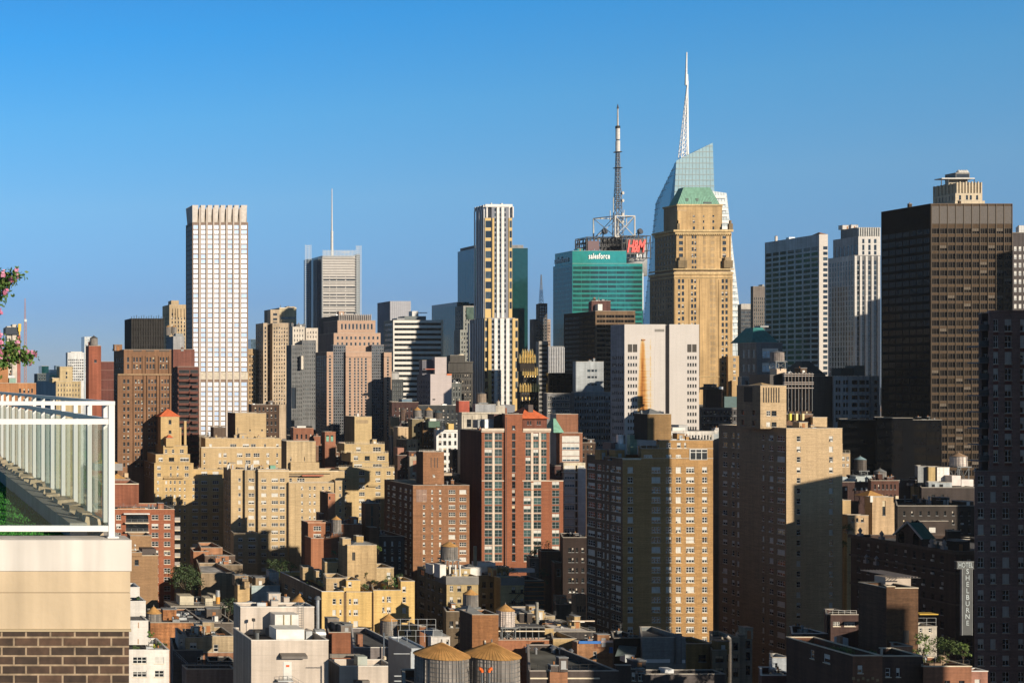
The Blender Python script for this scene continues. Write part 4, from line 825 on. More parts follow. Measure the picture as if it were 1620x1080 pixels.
b = B('office_tower', 'huge dark bronze banded office tower', 'tower', 560, (.066,.043,.026), dirt=.1)
xs = [1473.2+i*12.75 for i in range(11)]
bc = [(xs[i]+.5, xs[i+1]-.5) for i in range(10)]; brw = [(361,370)]+[(374.6+i*13.16,374.6+i*13.16+9.4) for i in range(31)]
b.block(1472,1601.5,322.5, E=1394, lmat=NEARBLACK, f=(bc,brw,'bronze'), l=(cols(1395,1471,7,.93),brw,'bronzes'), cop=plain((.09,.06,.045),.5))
for i in range(10): b.pbox('louvre_panel',bc[i][0],bc[i][1],326,354,559.9,.09,plain((.060,.050,.046),.6,.1,.25,scale=1.8))
for x in xs: b.strip(x-.45,x+.45,323,735,560,.3,plain((.055,.036,.02),.5,.2),'mullion')
b.clutter(5,big=1.2); b.done()
b = B('stone_tower', 'pale stone art deco crown with a glass lookout above the dark bronze tower', 'tower', 700, (.50,.42,.31), dirt=.2)
b.block(1511,1558,318, E=1475, f=None); b.block(1511.5,1554,306, Y=701, E=1476, zb=Z_(319,700), f=([(1517,1520.5),(1528,1531.5),(1534,1537.5),(1544,1547.5)],[(309,316)],'arch'), l=(cols(1478,1510,6,.25),[(309,316)],'arch')); b.block(1512,1552,290, Y=703, E=1480, zb=Z_(307,701), f=None, part='crown')
for i in range(9): b.strip(1512+i*4.8,1514+i*4.8,288.6-(i%2),306,703,.6,None,'buttress')
for i in range(6):
    k = b.each('buttress'); y = 705+i*2.3; k.box(X_(1512,703)-.6,X_(1512,703)-.003,y,y+1,Z_(306,703),Z_(289,703),b.mat)
b.block(1512,1534,273.5, Y=706, E=1495, zb=Z_(283,703), mat=(.2,.2,.2), f=([(1506,1512),(1513,1533,'rib')],[(275.5,281)],'rib'), l=([(1497,1511,'rib')],[(275.5,281)],'rib'), par=.2, part='lookout'); b.pbox('platform',1490,1542,281.5,283,702,5,FWHITE); b.block(1500,1530,283, Y=706, D=8, zb=Z_(291,703), mat=(.4,.36,.3), par=.1, part='lookout')
for x in (1489,1500,1530,1541): b.strip(x-.4,x+.4,283,293,703,.3,FDARK,'strut')
for x in (1519,1523,1527,1531): k = b.each('radome'); k.frustum((X_(x,708),709,Z_(273.5,708)),.9,(X_(x,708),709,Z_(271,708)),1.1,10,FWHITE); k.frustum((X_(x,708),709,Z_(271,708)),1.1,(X_(x,708),709,Z_(268.5,708)),.3,10,FWHITE)
b.done()
b = B('apartment_tower', 'dark tower with pale blue windows peeping out at the right edge behind the bronze tower', 'tower', 640, (.07,.06,.06))
b.block(1602,1660,368, D=24, E=None, f=fac(cols(1602.5,1640,5,.5),390,13,7,600,'wht')); b.block(1612,1640,357, Y=644, D=10, zb=Z_(369,640), mat=(.5,.5,.5), part='penthouse'); b.done()
b = B('office_building', 'black glass annex with bronze windows at the foot of the bronze tower', 'building', 530, NEARBLACK)
b.block(1386.5,1444,661, E=None, D=16, f=([(1387.5,1400),(1401,1414),(1415,1428)],[(668+i*12.4,668+i*12.4+9) for i in range(6)],'bronzes'), roof=roofing((.2,.2,.2))); b.block(1330,1386.5,664, Y=534, D=16, f=([(1332,1358),(1359,1385)],[(670+i*12.4,670+i*12.4+7) for i in range(6)],'bronzes')); b.block(1444,1490,664, Y=540, D=12, f=([(1446,1466),(1467,1488)],[(670+i*12.4,670+i*12.4+9) for i in range(6)],'bronzes')); b.clutter(5); b.done()
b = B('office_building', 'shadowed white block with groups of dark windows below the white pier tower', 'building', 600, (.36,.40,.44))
wc9 = [(1322,1325.6),(1326.6,1330),(1334,1337.4),(1338.4,1342),(1347.5,1357),(1359.5,1369),(1370,1375),(1383,1388)]
b.block(1319.5,1391,595, D=20, f=fac(wc9,601,11.9,7,672,'ofc')); b.pbox('flue',1376.6,1378,592,660,599.2,.7,LEAD); b.pbox('plant_room',1352,1368,578,594,606,6,plain((.05,.08,.085))); b.pbox('plant_room',1330,1350,582,594,606,6,plain((.03,.04,.042))); b.done()
b = B('office_building', 'plain shaded tan wall with a dark hipped roof left of the shadowed white block', 'building', 610, (.11,.10,.09))
b.block(1283,1318,595, D=20); b.hip(1265,1304,571,592,618,12,plain((.03,.05,.055),.7),.3); b.block(1262,1306,592, Y=616, D=16); b.clutter(3); b.done()
b = B('brick_building', 'scaffolded brown building with pale horizontal planks beside the louvred penthouse', 'building', 500, (.10,.065,.045))
b.block(1239,1284,590, E=None, D=18, f=fac(cols(1242,1282,4,.3),622,14,9,690,'dark'))
for y in (591,594,604,607,613): b.band(1238,1285,y,y+1.1,500,.8,mat=plain((.36,.30,.27)),part='scaffold_plank')
for i in range(9): b.strip(1239+i*5.4,1239.5+i*5.4,589,650,500,.9,STEEL,'scaffold_pole')
b.pbox('tank_stand',1229,1244,583,592,506,4,plain((.5,.38,.28))); b.pbox('penthouse',1218,1240,592,640,503,12,plain((.04,.035,.035))); b.clutter(6); b.done()
tank(1236,18,555,557,571,504,'pale flat topped water tank on thin legs above the scaffolded brown building',legs=584,body=wood((.26,.22,.20)),roof=LEAD)

b = B('apartment_tower', 'tan brick slab tower with a louvred penthouse and a diagonal shadow on its sunlit end', 'tower', 400, (.44,.325,.20), dirt=.12, course=.14)
trw = [(689.6+i*16.45,689.6+i*16.45+8.4) for i in range(26)]
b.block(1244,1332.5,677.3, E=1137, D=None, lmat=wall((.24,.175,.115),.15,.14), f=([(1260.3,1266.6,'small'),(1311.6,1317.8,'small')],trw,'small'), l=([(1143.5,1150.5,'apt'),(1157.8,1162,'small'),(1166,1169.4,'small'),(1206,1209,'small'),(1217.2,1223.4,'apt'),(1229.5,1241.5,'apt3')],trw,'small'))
b.block(1203,1244,610, Y=406, E=1165.5, D=None, zb=Z_(679,400), lmat=wall((.22,.165,.11),.15,.14), f=([(1220.5,1228.5,'dark'),(1212.5,1219,'apt')],[(649.5,657.5),(667.5,674.5)],'dark'), l=([(1190,1194.5),(1173,1177)],[(649,657),(665,674)],'dark'), part='penthouse')
for i in range(7): b.strip(1207.2+i*4,1209+i*4,613,636.5,406,.05,plain((.03,.025,.02),.8),'louvre')
for i in range(5):
    k = b.each('louvre'); yy = 2000*X_(1203,406)/(1178+i*2.6-VX); k.box(X_(1203,406)-.05,X_(1203,406)-.002,yy-.5,yy+.3,Z_(636,406),Z_(612,406),plain((.03,.025,.02),.8))
b.hip(1207,1228,605,610.3,412,8,plain((.42,.29,.15),.8)); b.block(1244.5,1286,655.5, Y=424, D=8, zb=Z_(679,400), mat=(.15,.09,.06), f=([(1249,1253),(1258.5,1263),(1269,1273.5),(1278,1282)],[(664,676)],'small'), part='roof_pavilion'); b.block(1286,1308.5,660, Y=420, D=10, zb=Z_(679,400), part='roof_pavilion')
for x, c in ((1249.5,(.55,.52,.08)),(1259.5,(.6,.55,.28)),(1269.5,(.6,.52,.30))): b.pbox('awning',x,x+3.2,654,664.6,422.5,.8,plain(c,.8))
b.rail(1205,1243,403,Z_(677.3,400),FDARK); b.clutter(3,area=(X_(1290,400),X_(1328,400),404,420,Z_(677.3,400)-.9,0),big=.7); b.done()

b = B('apartment_tower', 'tan brick apartment tower, its left half in shadow, dark box penthouse on top', 'tower', 350, (.345,.205,.088), dirt=.14, course=.14)
mr = [(738.6+i*15.76,738.6+i*15.76+9.2) for i in range(20)]
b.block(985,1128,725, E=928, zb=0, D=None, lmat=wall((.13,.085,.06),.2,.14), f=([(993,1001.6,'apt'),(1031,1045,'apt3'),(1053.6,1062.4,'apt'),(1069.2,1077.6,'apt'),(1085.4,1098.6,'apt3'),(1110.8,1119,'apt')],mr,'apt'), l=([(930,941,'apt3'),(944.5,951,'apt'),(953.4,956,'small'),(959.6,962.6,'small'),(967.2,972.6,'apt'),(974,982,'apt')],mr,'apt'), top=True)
b.block(1014.5,1128,709.5, Y=350.003, D=15, zb=Z_(725.5,350), f=([(1018.6,1032,'apt3'),(1053.6,1062.4,'apt'),(1069.2,1077.6,'apt')],[(719,726.4-3)],'apt'), part='upper_storeys'); b.block(1043,1128,696.5, Y=350.006, D=14, zb=Z_(710,350), f=([(1054.4,1061.4,'apt'),(1071,1077.4,'small'),(1082.6,1085.8,'small')],[(700,708)],'apt'), part='upper_storeys')
b.pbox('studio_window',1091,1119,710,727,349.84,.1,FWHITE); k = b.each('studio_pane')
for i in range(3):
    for (ya, yb) in ((711,714.6),(715.6,726.2)): k.box(X_(1091.9+i*9.1,350),X_(1099.7+i*9.1,350),349.79,349.83,Z_(yb,350),Z_(ya,350),G_DARK)
b.block(1024,1062,655, Y=354, E=1003, zb=Z_(697,350), mat=(.24,.15,.07), lmat=(.05,.037,.03), part='penthouse', par=.3); b.hip(1027,1050,646,655,357,6,LEAD,part='tank_cap'); b.pbox('vent',1014,1016,649,655,357,.5,STEEL); b.pbox('parapet_course',985,1014.4,724.4,727,349.9,.09,FCREAM)
b.block(997,1008,688, Y=360, D=5, zb=Z_(722,350), mat=(.33,.44,.33), part='roof_hut', par=.1); b.each('roof_tank').frustum((X_(989,358),360,Z_(712,358)),1.1,(X_(989,358),360,Z_(688,358)),1.1,16,METAL); b.pbox('roof_hut',966,986,700,722,360,4,plain((.13,.07,.06))); b.pbox('stair_cover',980,990,702,722,358,3,plain((.34,.42,.44),.4,.3)); b.rail(1014,1043,350.2,Z_(709,350),FWHITE,1.0); b.clutter(6,area=(X_(960,356),X_(1010,350),354,366,Z_(725,350)-.9,0),big=.8); b.clutter(8,area=(X_(1064,352),X_(1126,352),353,361,Z_(696.5,350)-.9,0),big=.7)
for y in (776,815,853): b.band(985,1128,y,y+.5,350,.05)
b.done()
b = B('office_building', 'low white building showing above the roof of the half shadowed tan tower', 'building', 480, (.58,.55,.52))
b.block(1058,1129,682, D=20, E=None, f=(cols(1060,1127,14,.5),[(688,695)],'dark'), zb=0); b.block(1129,1137,682.3, Y=483, D=16, mat=(.36,.40,.43), f=None); b.pbox('plant_room',1064,1084,676,682,484,6,FWHITE); b.pbox('plant_room',1074,1088,672,682,488,5,LGRAY and plain((.34,.34,.34))); b.clutter(6); b.done()  # right end block tinted blue grey to stand for the shaded end

b = B('apartment_building', 'red brick apartment building with pale window bays, tall lift shaft and red tiled penthouse', 'building', 460, RED, dirt=.12, course=.12)
rr_ = [(685+i*12.75,685+i*12.75+10.6) for i in range(16)]
b.block(762,799,681.5, E=728, zb=0, lmat=wall((.075,.032,.026)), f=([(766.6,778.6,'loft'),(782.4,794.4,'loft')],rr_,'loft'), cop=FCREAM); b.block(799,826.5,655, D=18, Y=459.4, f=([(810,815.2,'dark')],[(673,679.5)]+[(a,c) for a, c in rr_],'dark')); b.block(826.5,869.5,681.5, D=18, f=([(831.4,839.6,'loft'),(843.6,852,'loft'),(856,864.6,'loft')],rr_[:6],'loft'), zb=Z_(761,460), cop=FCREAM); b.block(826.5,891,761, D=18, f=([(828.4,840,'loft'),(844,856.4,'loft'),(873.4,885,'loft')],[(a+76.5,c+76.5) for a, c in rr_[:10]],'loft'), zb=0, cop=FCREAM)
pal = plain((.52,.44,.36), .7)
for x0, x1, ya, yb in ((778.8,782.2,684,895),(839.8,843.4,684,760),(852.2,855.8,684,760),(840.2,843.8,763,895)): b.strip(x0,x1,ya,yb,460,.12,pal)
for i, (a, c) in enumerate(rr_):
    if i % 2 == 1:
        b.band(766.4,794.6,c+.4,c+1.5,460,.10,mat=pal,part='sill_course')
        if i < 6: b.band(831,865,c+.4,c+1.5,460,.10,mat=pal,part='sill_course')
        else: b.band(828.4,856.4,c+.4,c+1.5,460,.10,mat=pal,part='sill_course')
for x0, x1 in ((761,799),(826.5,870.5)): b.band(x0,x1,677.4,681.3,460.2,.5,mat=pal); b.band(x0,x1,682,683.2,460,.25,mat=pal)
b.band(762,869,697,697.9,460,.08,mat=wall((.34,.15,.09))); b.band(762,891,759.4,760.8,460,.15,mat=pal); b.band(762,891,774.4,775.4,460,.15,mat=wall((.34,.15,.09))); b.strip(800.2,801.2,660,895,459.4,.05,plain((.03,.02,.02))); b.strip(799.2,801.6,645,656,459.5,.1)
b.block(827,865,662, Y=474, D=12, zb=Z_(682,460), mat=(.16,.06,.04), f=([(834,836.6),(838.2,840.6),(849.4,851.8),(853,855.4)],[(665.5,671.5)],'arch'), part='penthouse'); b.hip(825,867,644.5,662,473,13,TILE,.12,.4,'tiled_roof'); b.pbox('chimney',836,843.5,640,657,476,3,plain((.06,.04,.035))); b.block(808,827,654, Y=478, D=8, zb=Z_(680,460), mat=(.09,.035,.03), part='penthouse')
b.pbox('plant_unit',767,781,663,677,466,4,GALV); b.pbox('plant_unit',756,766,664,677,468,4,LEAD); b.pbox('plant_room',781.5,798,655,680,470,5,plain((.10,.045,.035))); b.clutter(4,area=(X_(764,462),X_(796,462),464,474,Z_(681,460)-.9,0),big=.7); b.done()
b = B('loft_building', 'cream arched window building with a red box and grey shed on its roof', 'building', 540, (.50,.45,.37))
b.block(730.5,800,652.5, E=724, f=([(738.5,745.5),(754.6,761),(766,772.6)],[(663,675)],'arch')); b.block(726,742.5,634, Y=544, D=8, zb=Z_(653,540), mat=(.36,.09,.06), part='lift_house', par=.2); b.block(752,784.5,639.5, Y=546, D=9, zb=Z_(653,540), mat=(.30,.31,.33), part='roof_shed', par=.1); b.block(784.5,799,642, Y=546, D=9, zb=Z_(653,540), mat=(.44,.40,.34), part='roof_shed')
for x in (734.5,748,763,777): b.strip(x-1,x+1,657,682,540,.2)
b.band(730,800,652,654.5,540,.4); b.clutter(8); b.done()
tank(764.5,14.5,620.5,622.5,636.5,548,'brown flat capped water tank on grey shed before the striped tower',body=wood((.26,.20,.15)),roof=STEEL,legs=639.5)
b = B('apartment_building', 'narrow brick building with white glazed bays, between red brick building and tan tower', 'building', 490, (.22,.10,.06))
b.block(880,914.5,655, E=870.5, Y=494, lmat=(.30,.30,.31), D=None); b.block(885.5,921.5,684.5, E=880, f=([(889.4,916.6,'wht')],[(689.5,700),(701,711),(712,721),(722,729.5)],'wht'))
b.hip(876,892,662,684,489,8,COPPER,.2,.1,'copper_roof')
b.block(891.5,926,732, Y=486, E=886, mat=(.52,.47,.36), f=([(893,909,'wht'),(910.5,913,'dark'),(914.6,924.6,'wht')],[(736+i*12.2,736+i*12.2+9.6) for i in range(10)],'wht')); b.block(869,892,736.5, Y=487, D=10, mat=(.10,.055,.05), f=([(880,888)],[(743,753)],'dark'))
for i in range(9): b.pbox('balcony',890.5,927,746+i*12.2,747.2+i*12.2,485,1,FWHITE)
b.clutter(4,area=(X_(888,490),X_(920,490),492,502,Z_(684,490)-.9,0),big=.8); b.pbox('railing',914.5,926.8,740,846,485.2,.08,plain((.5,.5,.5))); b.done()
# ================= tan prewar blocks, left centre =================
b = B('apartment_building', 'stepped tan apartment building rising to a square tower with red tiled roof', 'building', 568, TAN, dirt=.14)
ar = lambda y0, n: [(y0+i*11.05, y0+i*11.05+5) for i in range(n)]
b.block(244,306,733, E=228, f=([(248.6,254.6,'apt'),(268.8,271.6,'small'),(279.6,282.6,'small'),(292,298.4,'apt')],[(737,742.5),(748,753.5)],'apt'), l=(cols(230,243,3,.35),ar(737,14),'small'), zb=Z_(757,568), lmat=wall((.22,.165,.10)))
b.block(244,356,757, Y=568.01, E=228, D=20, f=([(248.5,251.5,'small'),(261.6,264.6,'small'),(268.4,271.2,'small'),(275,278,'small'),(283,286.2,'small'),(291,293.6,'small'),(304.4,313.4,'apt3'),(318.6,328,'apt3'),(336.4,346,'apt3')],ar(760,14),'small'), zb=0, lmat=wall((.22,.165,.10)), par=.5)
b.block(306,355,742, Y=571, D=15, zb=Z_(757.5,571), f=([(318.6,328,'apt3'),(336.4,346,'apt3')],[(745.5,751)],'apt')); b.block(246.4,300.6,718.5, Y=572, E=233, zb=Z_(733.6,568), f=([(251,257.6,'apt'),(267,275.6,'dark2'),(285,299,'apt3')],[(723.4,729.4)],'apt')); b.block(258.4,296.6,705, Y=575, E=240, zb=Z_(719,572), f=([(260.6,264.6,'apt'),(272,275.6,'small'),(284.6,290.6,'apt')],[(710.5,716.5)],'apt')); b.block(262.8,275.8,693, Y=574, D=6, zb=Z_(706,574), f=None); b.hip(264,274,688,692.2,574.4,4,TILE,.25,.1,'tiled_roof')
b.block(254.4,283.6,659, Y=579, E=249.5, zb=Z_(706,575), f=([(266.8,271.2,'dark'),(267.6,270.4,'small')][:1],[(664,670.5),(680.6,685.6)],'dark'), part='tower', par=.2); b.hip(252.5,284.5,646.6,658.6,579,8.2,TILE,.04,.3,'tiled_roof'); b.block(284,287,676, Y=580, D=6, zb=Z_(706,575), part='stair_turret'); b.block(291.4,295,666, Y=580, D=1.2, zb=Z_(706,575), part='chimney')
b.band(244,306,732,733.6,568,.25); b.band(258.8,290,755.4,757,567.9,.8,mat=wall((.32,.22,.12))); b.rail(260,288,567.3,Z_(755.4,568),FDARK,.9); b.rail(247,300,568.4,Z_(733,568),FDARK,.8); b.clutter(4,area=(X_(308,568),X_(352,568),573,582,Z_(742,571)-.9,0),big=.7); b.done()
b = B('apartment_building', 'broad tan apartment building with a large blank square penthouse', 'building', 580, (.44,.325,.185), dirt=.12)
b.block(325,445,693, E=318, Y=584, f=([(331,335.4,'apt'),(364,374,'apt3'),(384,394,'apt3'),(397,404.6,'apt'),(417.6,421,'small'),(437,441,'small')],[(702,707)],'apt'), zb=Z_(709,580))
b.block(318.4,445,708.5, D=30, E=316, f=([(322,324.6,'small'),(346,350.2,'apt'),(353.6,358.6,'apt'),(374.8,383.6,'apt3'),(388.4,396.4,'apt3'),(401,410.6,'apt3'),(421.6,426,'apt'),(437,440,'small')],[(716.5,722.5),(727.6,733.6),(739,745),(750,756)],'apt'))
b.block(372.4,421,653.5, Y=590, E=360, zb=Z_(694,584), lmat=wall((.13,.08,.06)), f=([(394.4,396.6),(413.4,415.8)],[(679,681.4)],'dark'), part='penthouse'); b.block(338,357,676, Y=594, D=8, zb=Z_(694,584), mat=(.12,.085,.065), part='plant_house'); b.strip(376,376.6,676,694,590,.2,STEEL,'pipe'); b.strip(388,392.4,691,693.6,590,.05,BLACK,'door'); b.band(318.4,445,706.6,708.2,580,.35,mat=FCREAM); b.clutter(8,area=(X_(322,580),X_(440,580),586,589,Z_(693,584)-.9,0),big=.7); b.done()
b = B('apartment_building', 'tan apartment building of stepped bays with a blank cream penthouse block, lower half in shadow', 'building', 510, (.44,.33,.195), dirt=.12)
cr_ = lambda y0: [(y0+i*11.75, y0+i*11.75+5.4) for i in range(17)]
b.block(365.4,387.6,742, E=353.5, lmat=wall((.36,.27,.16)), f=([(377,381,'small')],cr_(756),'small'), l=(cols(355,365,3,.3),cr_(756),'small'))
b.block(387.6,407.6,743.5, Y=508.6, D=14, mat=(.44,.33,.195), f=([(393,402.4,'apt')],cr_(756.4),'apt')); b.block(408.6,457,742.6, Y=507, D=14, f=([(413.4,421.4,'apt'),(429.6,440,'apt3'),(442.6,450.6,'apt')],cr_(756.4),'apt'), E=404.5, lmat=wall((.34,.25,.15)))
b.block(457,545,763.5, Y=505.6, E=453, zb=0, f=([(476.4,479.4,'small'),(488.8,491.8,'small'),(496,499.4,'small'),(509.4,512.6,'small'),(519.6,523,'small')],cr_(769),'small')); b.block(442,545,744.6, Y=511, D=14, f=([(444,456,'apt3'),(457.6,462,'small'),(470,482,'apt3')],[(756,762)],'apt')); b.block(530.4,545.6,760, Y=505, D=12, f=([(536.4,539.8,'small')],cr_(769),'small'))
b.block(369.6,408.6,843, Y=501, D=9, E=None, f=([(377,383.6,'apt'),(393,404,'apt3')],[(850,855.6),(861,866.6),(873,878.6),(884,889.6)],'apt'), par=.3, part='lower_bay')
b.block(453.4,499.4,698, Y=514, E=445, zb=Z_(745,510), mat=(.47,.36,.22), lmat=wall((.25,.19,.12)), f=([(459,461),(481,482.2)],[(722.6,728.4)],'dark'), part='penthouse'); b.pbox('penthouse_base',460,505,731,744,512.4,1.4,b.mat)
b.band(408,535,744,745.2,506.9,.15,mat=FCREAM); b.strip(442,510,751.4,753,510.8,.9,plain((.09,.065,.05)),'awning'); b.strip(477,511,750.6,752.6,509.6,.8,plain((.34,.09,.05)),'awning'); b.pbox('roof_hut',427.6,436,736,743,512,2,COPPER); b.rail(458,535,505.9,Z_(763.5,505.6),FCREAM,.6)
for i, x in enumerate((360,362.6,365.4,368,390,394,397.4,401)): k = b.each('roof_tank'); k.frustum((X_(x,513),513+i%3,Z_(743,513)),.28,(X_(x,513),513+i%3,Z_(735-i%3,513)),.28,10,FWHITE)
b.clutter(8,area=(X_(366,510),X_(440,510),512,520,Z_(742.6,507)-.9,0),big=.6)
for x in (458.5,467): b.strip(x-.2,x+.2,765,900,505.6,.05,wall((.3,.23,.14)))
b.done()
b = B('apartment_building', 'tan wedding cake apartment building with planted terraces and a tall square tank tower', 'building', 560, (.44,.33,.18), dirt=.12)
b.block(561,588,659, Y=572, E=545, zb=Z_(703,568), lmat=wall((.20,.15,.09)), f=None, part='tower'); b.strip(563.6,582.4,664,669.4,572,.05,plain((.30,.22,.13),.8),'louvre'); b.pbox('vent',565,567.6,654,659,576,1,FWHITE)
b.block(545,608.6,702, Y=568, E=533, zb=Z_(717,565), f=([(563.6,570.6,'apt3'),(590,602.6,'apt3')],[(707,714)],'apt')); b.block(555,614.6,716, Y=564, E=540, zb=Z_(731,561), f=([(559.6,566.6,'apt3'),(577,585,'dark2'),(596.6,609,'apt3')],[(721,727.6)],'apt'))
b.block(536,631,739.6, D=20, zb=0, E=530, f=([(540,548,'apt3'),(568,577,'apt3'),(594,602,'apt3'),(611.6,618,'apt'),(622,627.6,'apt')],[(745+i*11,745+i*11+6) for i in range(14)],'apt')); b.block(558,615,731, Y=562, D=10, zb=Z_(740,560), f=([(560,573,'apt3'),(590,604,'apt3')],[(733.6,738.6)],'apt'))
for x0, x1, yy, Y in ((545,608,702,568),(540,614,716.4,563.6),(536,630,739.6,560)): b.rail(x0,x1,Y-.4,Z_(yy,Y),FCREAM,1.0,step=1.1)
for i in range(8): b.pbox('balcony',537+(i%2)*46,556+(i%2)*42,756+i*11,758+i*11,558.6,1.4,b.mat)
b.clutter(6,area=(X_(590,568),X_(607,568),569,576,Z_(702,568)-.9,0),big=.7); b.done()
b = B('brick_building', 'small red brick rooftop house with four dark windows right of the blank penthouse', 'building', 640, (.25,.11,.07))
b.block(464,496,676.6, D=12, f=([(468.6,471.4),(475.6,478.4),(483,485.8),(490.6,493.2)],[(686.6,694)],'dark')); b.block(496,507,690, Y=646, D=10); b.pbox('roof_hut',470,484,673.6,676.6,644,4,FWHITE); b.clutter(3,big=.8); b.done()
b = B('brick_building', 'small red brick lift house with two green arched windows', 'building', 630, (.27,.12,.075))
b.block(514,531,683, E=509, f=([(516,520.4),(523,527.4)],[(688,698)],'arch')); 
for x in (516.2,523.2): b.pbox('shutter',x,x+4,690,697.6,629.9,.09,COPPER)
b.block(500,560,705, Y=634, D=14, mat=(.17,.10,.07), f=fac(cols(503,558,8,.4),709,11,6,760,'small')); b.band(514,531,682.6,684,630,.3); b.clutter(5); b.done()

# ================= roofs between striped tower and tan blocks =================
b = B('office_building', 'pinkish grey blank walled building with a notched top and small orange roof edge', 'building', 650, (.42,.37,.37), dirt=.06, course=.05)
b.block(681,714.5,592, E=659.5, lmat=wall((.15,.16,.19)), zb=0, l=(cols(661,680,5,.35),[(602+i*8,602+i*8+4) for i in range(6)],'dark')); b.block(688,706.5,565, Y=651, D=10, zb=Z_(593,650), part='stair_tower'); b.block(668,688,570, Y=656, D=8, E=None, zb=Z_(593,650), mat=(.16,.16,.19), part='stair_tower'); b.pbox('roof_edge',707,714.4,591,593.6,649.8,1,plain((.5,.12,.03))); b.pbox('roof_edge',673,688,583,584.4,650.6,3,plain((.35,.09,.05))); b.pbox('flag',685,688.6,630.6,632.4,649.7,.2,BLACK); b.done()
b = B('office_building', 'dark ornate cornice topped building in shade left of the striped tower', 'building', 720, (.075,.07,.065))
b.block(709,748,572, D=20, f=fac(cols(711,746,9,.4),592,10,6,690,'dark')); b.block(712,736,562, Y=724, D=10, zb=Z_(574,720)); b.band(709,748,587,589.6,720,.9); b.band(709,748,571.6,574,720,.7); k = b.each('roof_tank'); k.frustum((X_(731,726),728,Z_(569,726)),1.8,(X_(731,726),728,Z_(560,726)),1.8,14,FCREAM); b.block(714,730,606, Y=700, D=14, mat=(.11,.12,.12), f=fac(cols(716,729,3,.4),612,9,6,680,'dark')); b.hip(717,724,600,606.4,704,4,LEAD,.1,.1); b.clutter(5,big=1.2); b.done()
b = B('brick_building', 'dark red brown block with round water tanks in front, below the louvred top building', 'building', 630, (.06,.032,.03))
b.block(620,662,636, D=24, f=fac(cols(623,660,6,.3),645,11,5,700,'dark')); b.block(636,652,631, Y=634, D=8, zb=Z_(637,630), mat=(.14,.2,.26), part='roof_shed'); b.block(662,735,641, Y=640, D=20, mat=(.04,.045,.05), f=fac(cols(664,733,10,.4),648,10,6,700,'dark')); b.clutter(8); b.done()
for i, (cx, w, tp, cn_, bt, bd, rf, t) in enumerate(((662.6,11.6,643.4,648.6,659.4,WOODG,CONE,'left of the orange capped tanks'),(680.6,11.6,643.6,648.8,662,WOODG,CONE,'right of the orange capped tanks'),(695.6,13,648.6,652.6,663,WOODD,plain((.05,.08,.10)),'dark blue capped tank right of the orange capped pair'),(639.6,8.6,645.4,646.6,666,wood((.14,.09,.07)),STEEL,'slim brown banded tank left of the orange capped pair'))):
    tank(cx,w,tp,cn_,bt,606+i*2,'small wooden tank over dark roofs, '+t,legs=bt+5,body=bd,roof=rf)
b = B('apartment_building', 'shaded tan and olive brick block under the small orange capped water tanks', 'building', 600, (.20,.165,.10))
b.block(652,671,663, E=645, f=([(661,664.4)],[(670+i*10,670+i*10+5) for i in range(6)],'dark')); b.block(669,692,667, Y=596, D=18, mat=(.15,.09,.045), f=fac(cols(670,691,5,.5),673,10.4,6.4,730,'dark')); b.pbox('roof_deck',678,696,666,676,592,3,plain((.04,.09,.06))); b.pbox('dish_rack',680,690,661.6,666.6,602,2,FWHITE); b.clutter(5); b.done()
b = B('brick_building', 'sunlit tan lift tower beside the grid bayed office block', 'building', 620, (.40,.29,.18)); b.block(618,632,659.5, E=615, D=None); b.clutter(2,big=.7); b.done()
b = B('brick_building', 'tan ribbed rooftop block between lift tower and shaded olive building', 'building', 600, (.42,.31,.20)); b.block(629.5,646,675.4, E=622, D=None); b.strip(631,633,677,695,600,.2); b.strip(642,644,677,695,600,.2); b.block(620,632,690, Y=606, D=12, mat=(.16,.17,.18), f=fac(cols(621,631,2,.4),696,10,6,750,'dark')); b.done()
b = B('brick_building', 'crenellated tan building top with three small windows', 'building', 570, (.42,.32,.21))
b.block(643.6,661,696, E=627, lmat=(.08,.075,.075), f=([(646.8,649.2),(650.8,653.2),(654.8,657.2)],[(702,706.6)],'dark'), l=(cols(629,643,3,.3),[(703+i*11,703+i*11+6) for i in range(6)],'dark'), par=.4)
for i in range(6): b.strip(643.8+i*3.1,645.4+i*3.1,694,696,570,.2,None,'merlon')
b.done()
b = B('brick_building', 'dark brick house with a red chimney stack and white gable end below crenellated top', 'building', 520, (.10,.055,.045))
b.block(629,650,720, D=18, f=fac(cols(631,648,3,.3),728,11,6,800,'dark')); b.pbox('chimney',629,639,708,721,524,4,plain((.27,.12,.08))); b.block(648,660,722, Y=516, D=10, mat=(.42,.36,.28), f=([(652,656.6)],[(747,754)],'small')); b.pbox('brick_panel',653.6,659.6,728,746,515.9,.08,plain((.30,.13,.08))); b.clutter(4,big=.8); b.done()
b = B('loft_building', 'white building with black sash windows, upper left corner sunlit and the rest in blue shade', 'building', 580, (.62,.62,.62), dirt=.06)
b.block(690.4,724.6,680, D=18, f=([(694,698.4),(701.4,706),(709.4,713.6),(718.6,722)],[(685.4+i*11.7,685.4+i*11.7+6.6) for i in range(10)],'dark2')); b.band(690.4,724.6,679.6,682.6,580,.4,mat=FWHITE); b.pbox('chimney',709.6,718,670,680,584,3,plain((.52,.36,.12))); b.clutter(3); b.done()
b = B('brick_building', 'dark brown party wall building in shade left of the red brick tower', 'building', 560, (.055,.04,.038))
b.block(716,734,712, D=20, f=fac(cols(718,733,3,.3),720,12,6,850,'dark')); b.block(700,732,750, Y=500, D=12, mat=(.20,.15,.11), f=fac(cols(702,730,5,.4),756,12,6,850,'dark')); b.clutter(5); b.done()

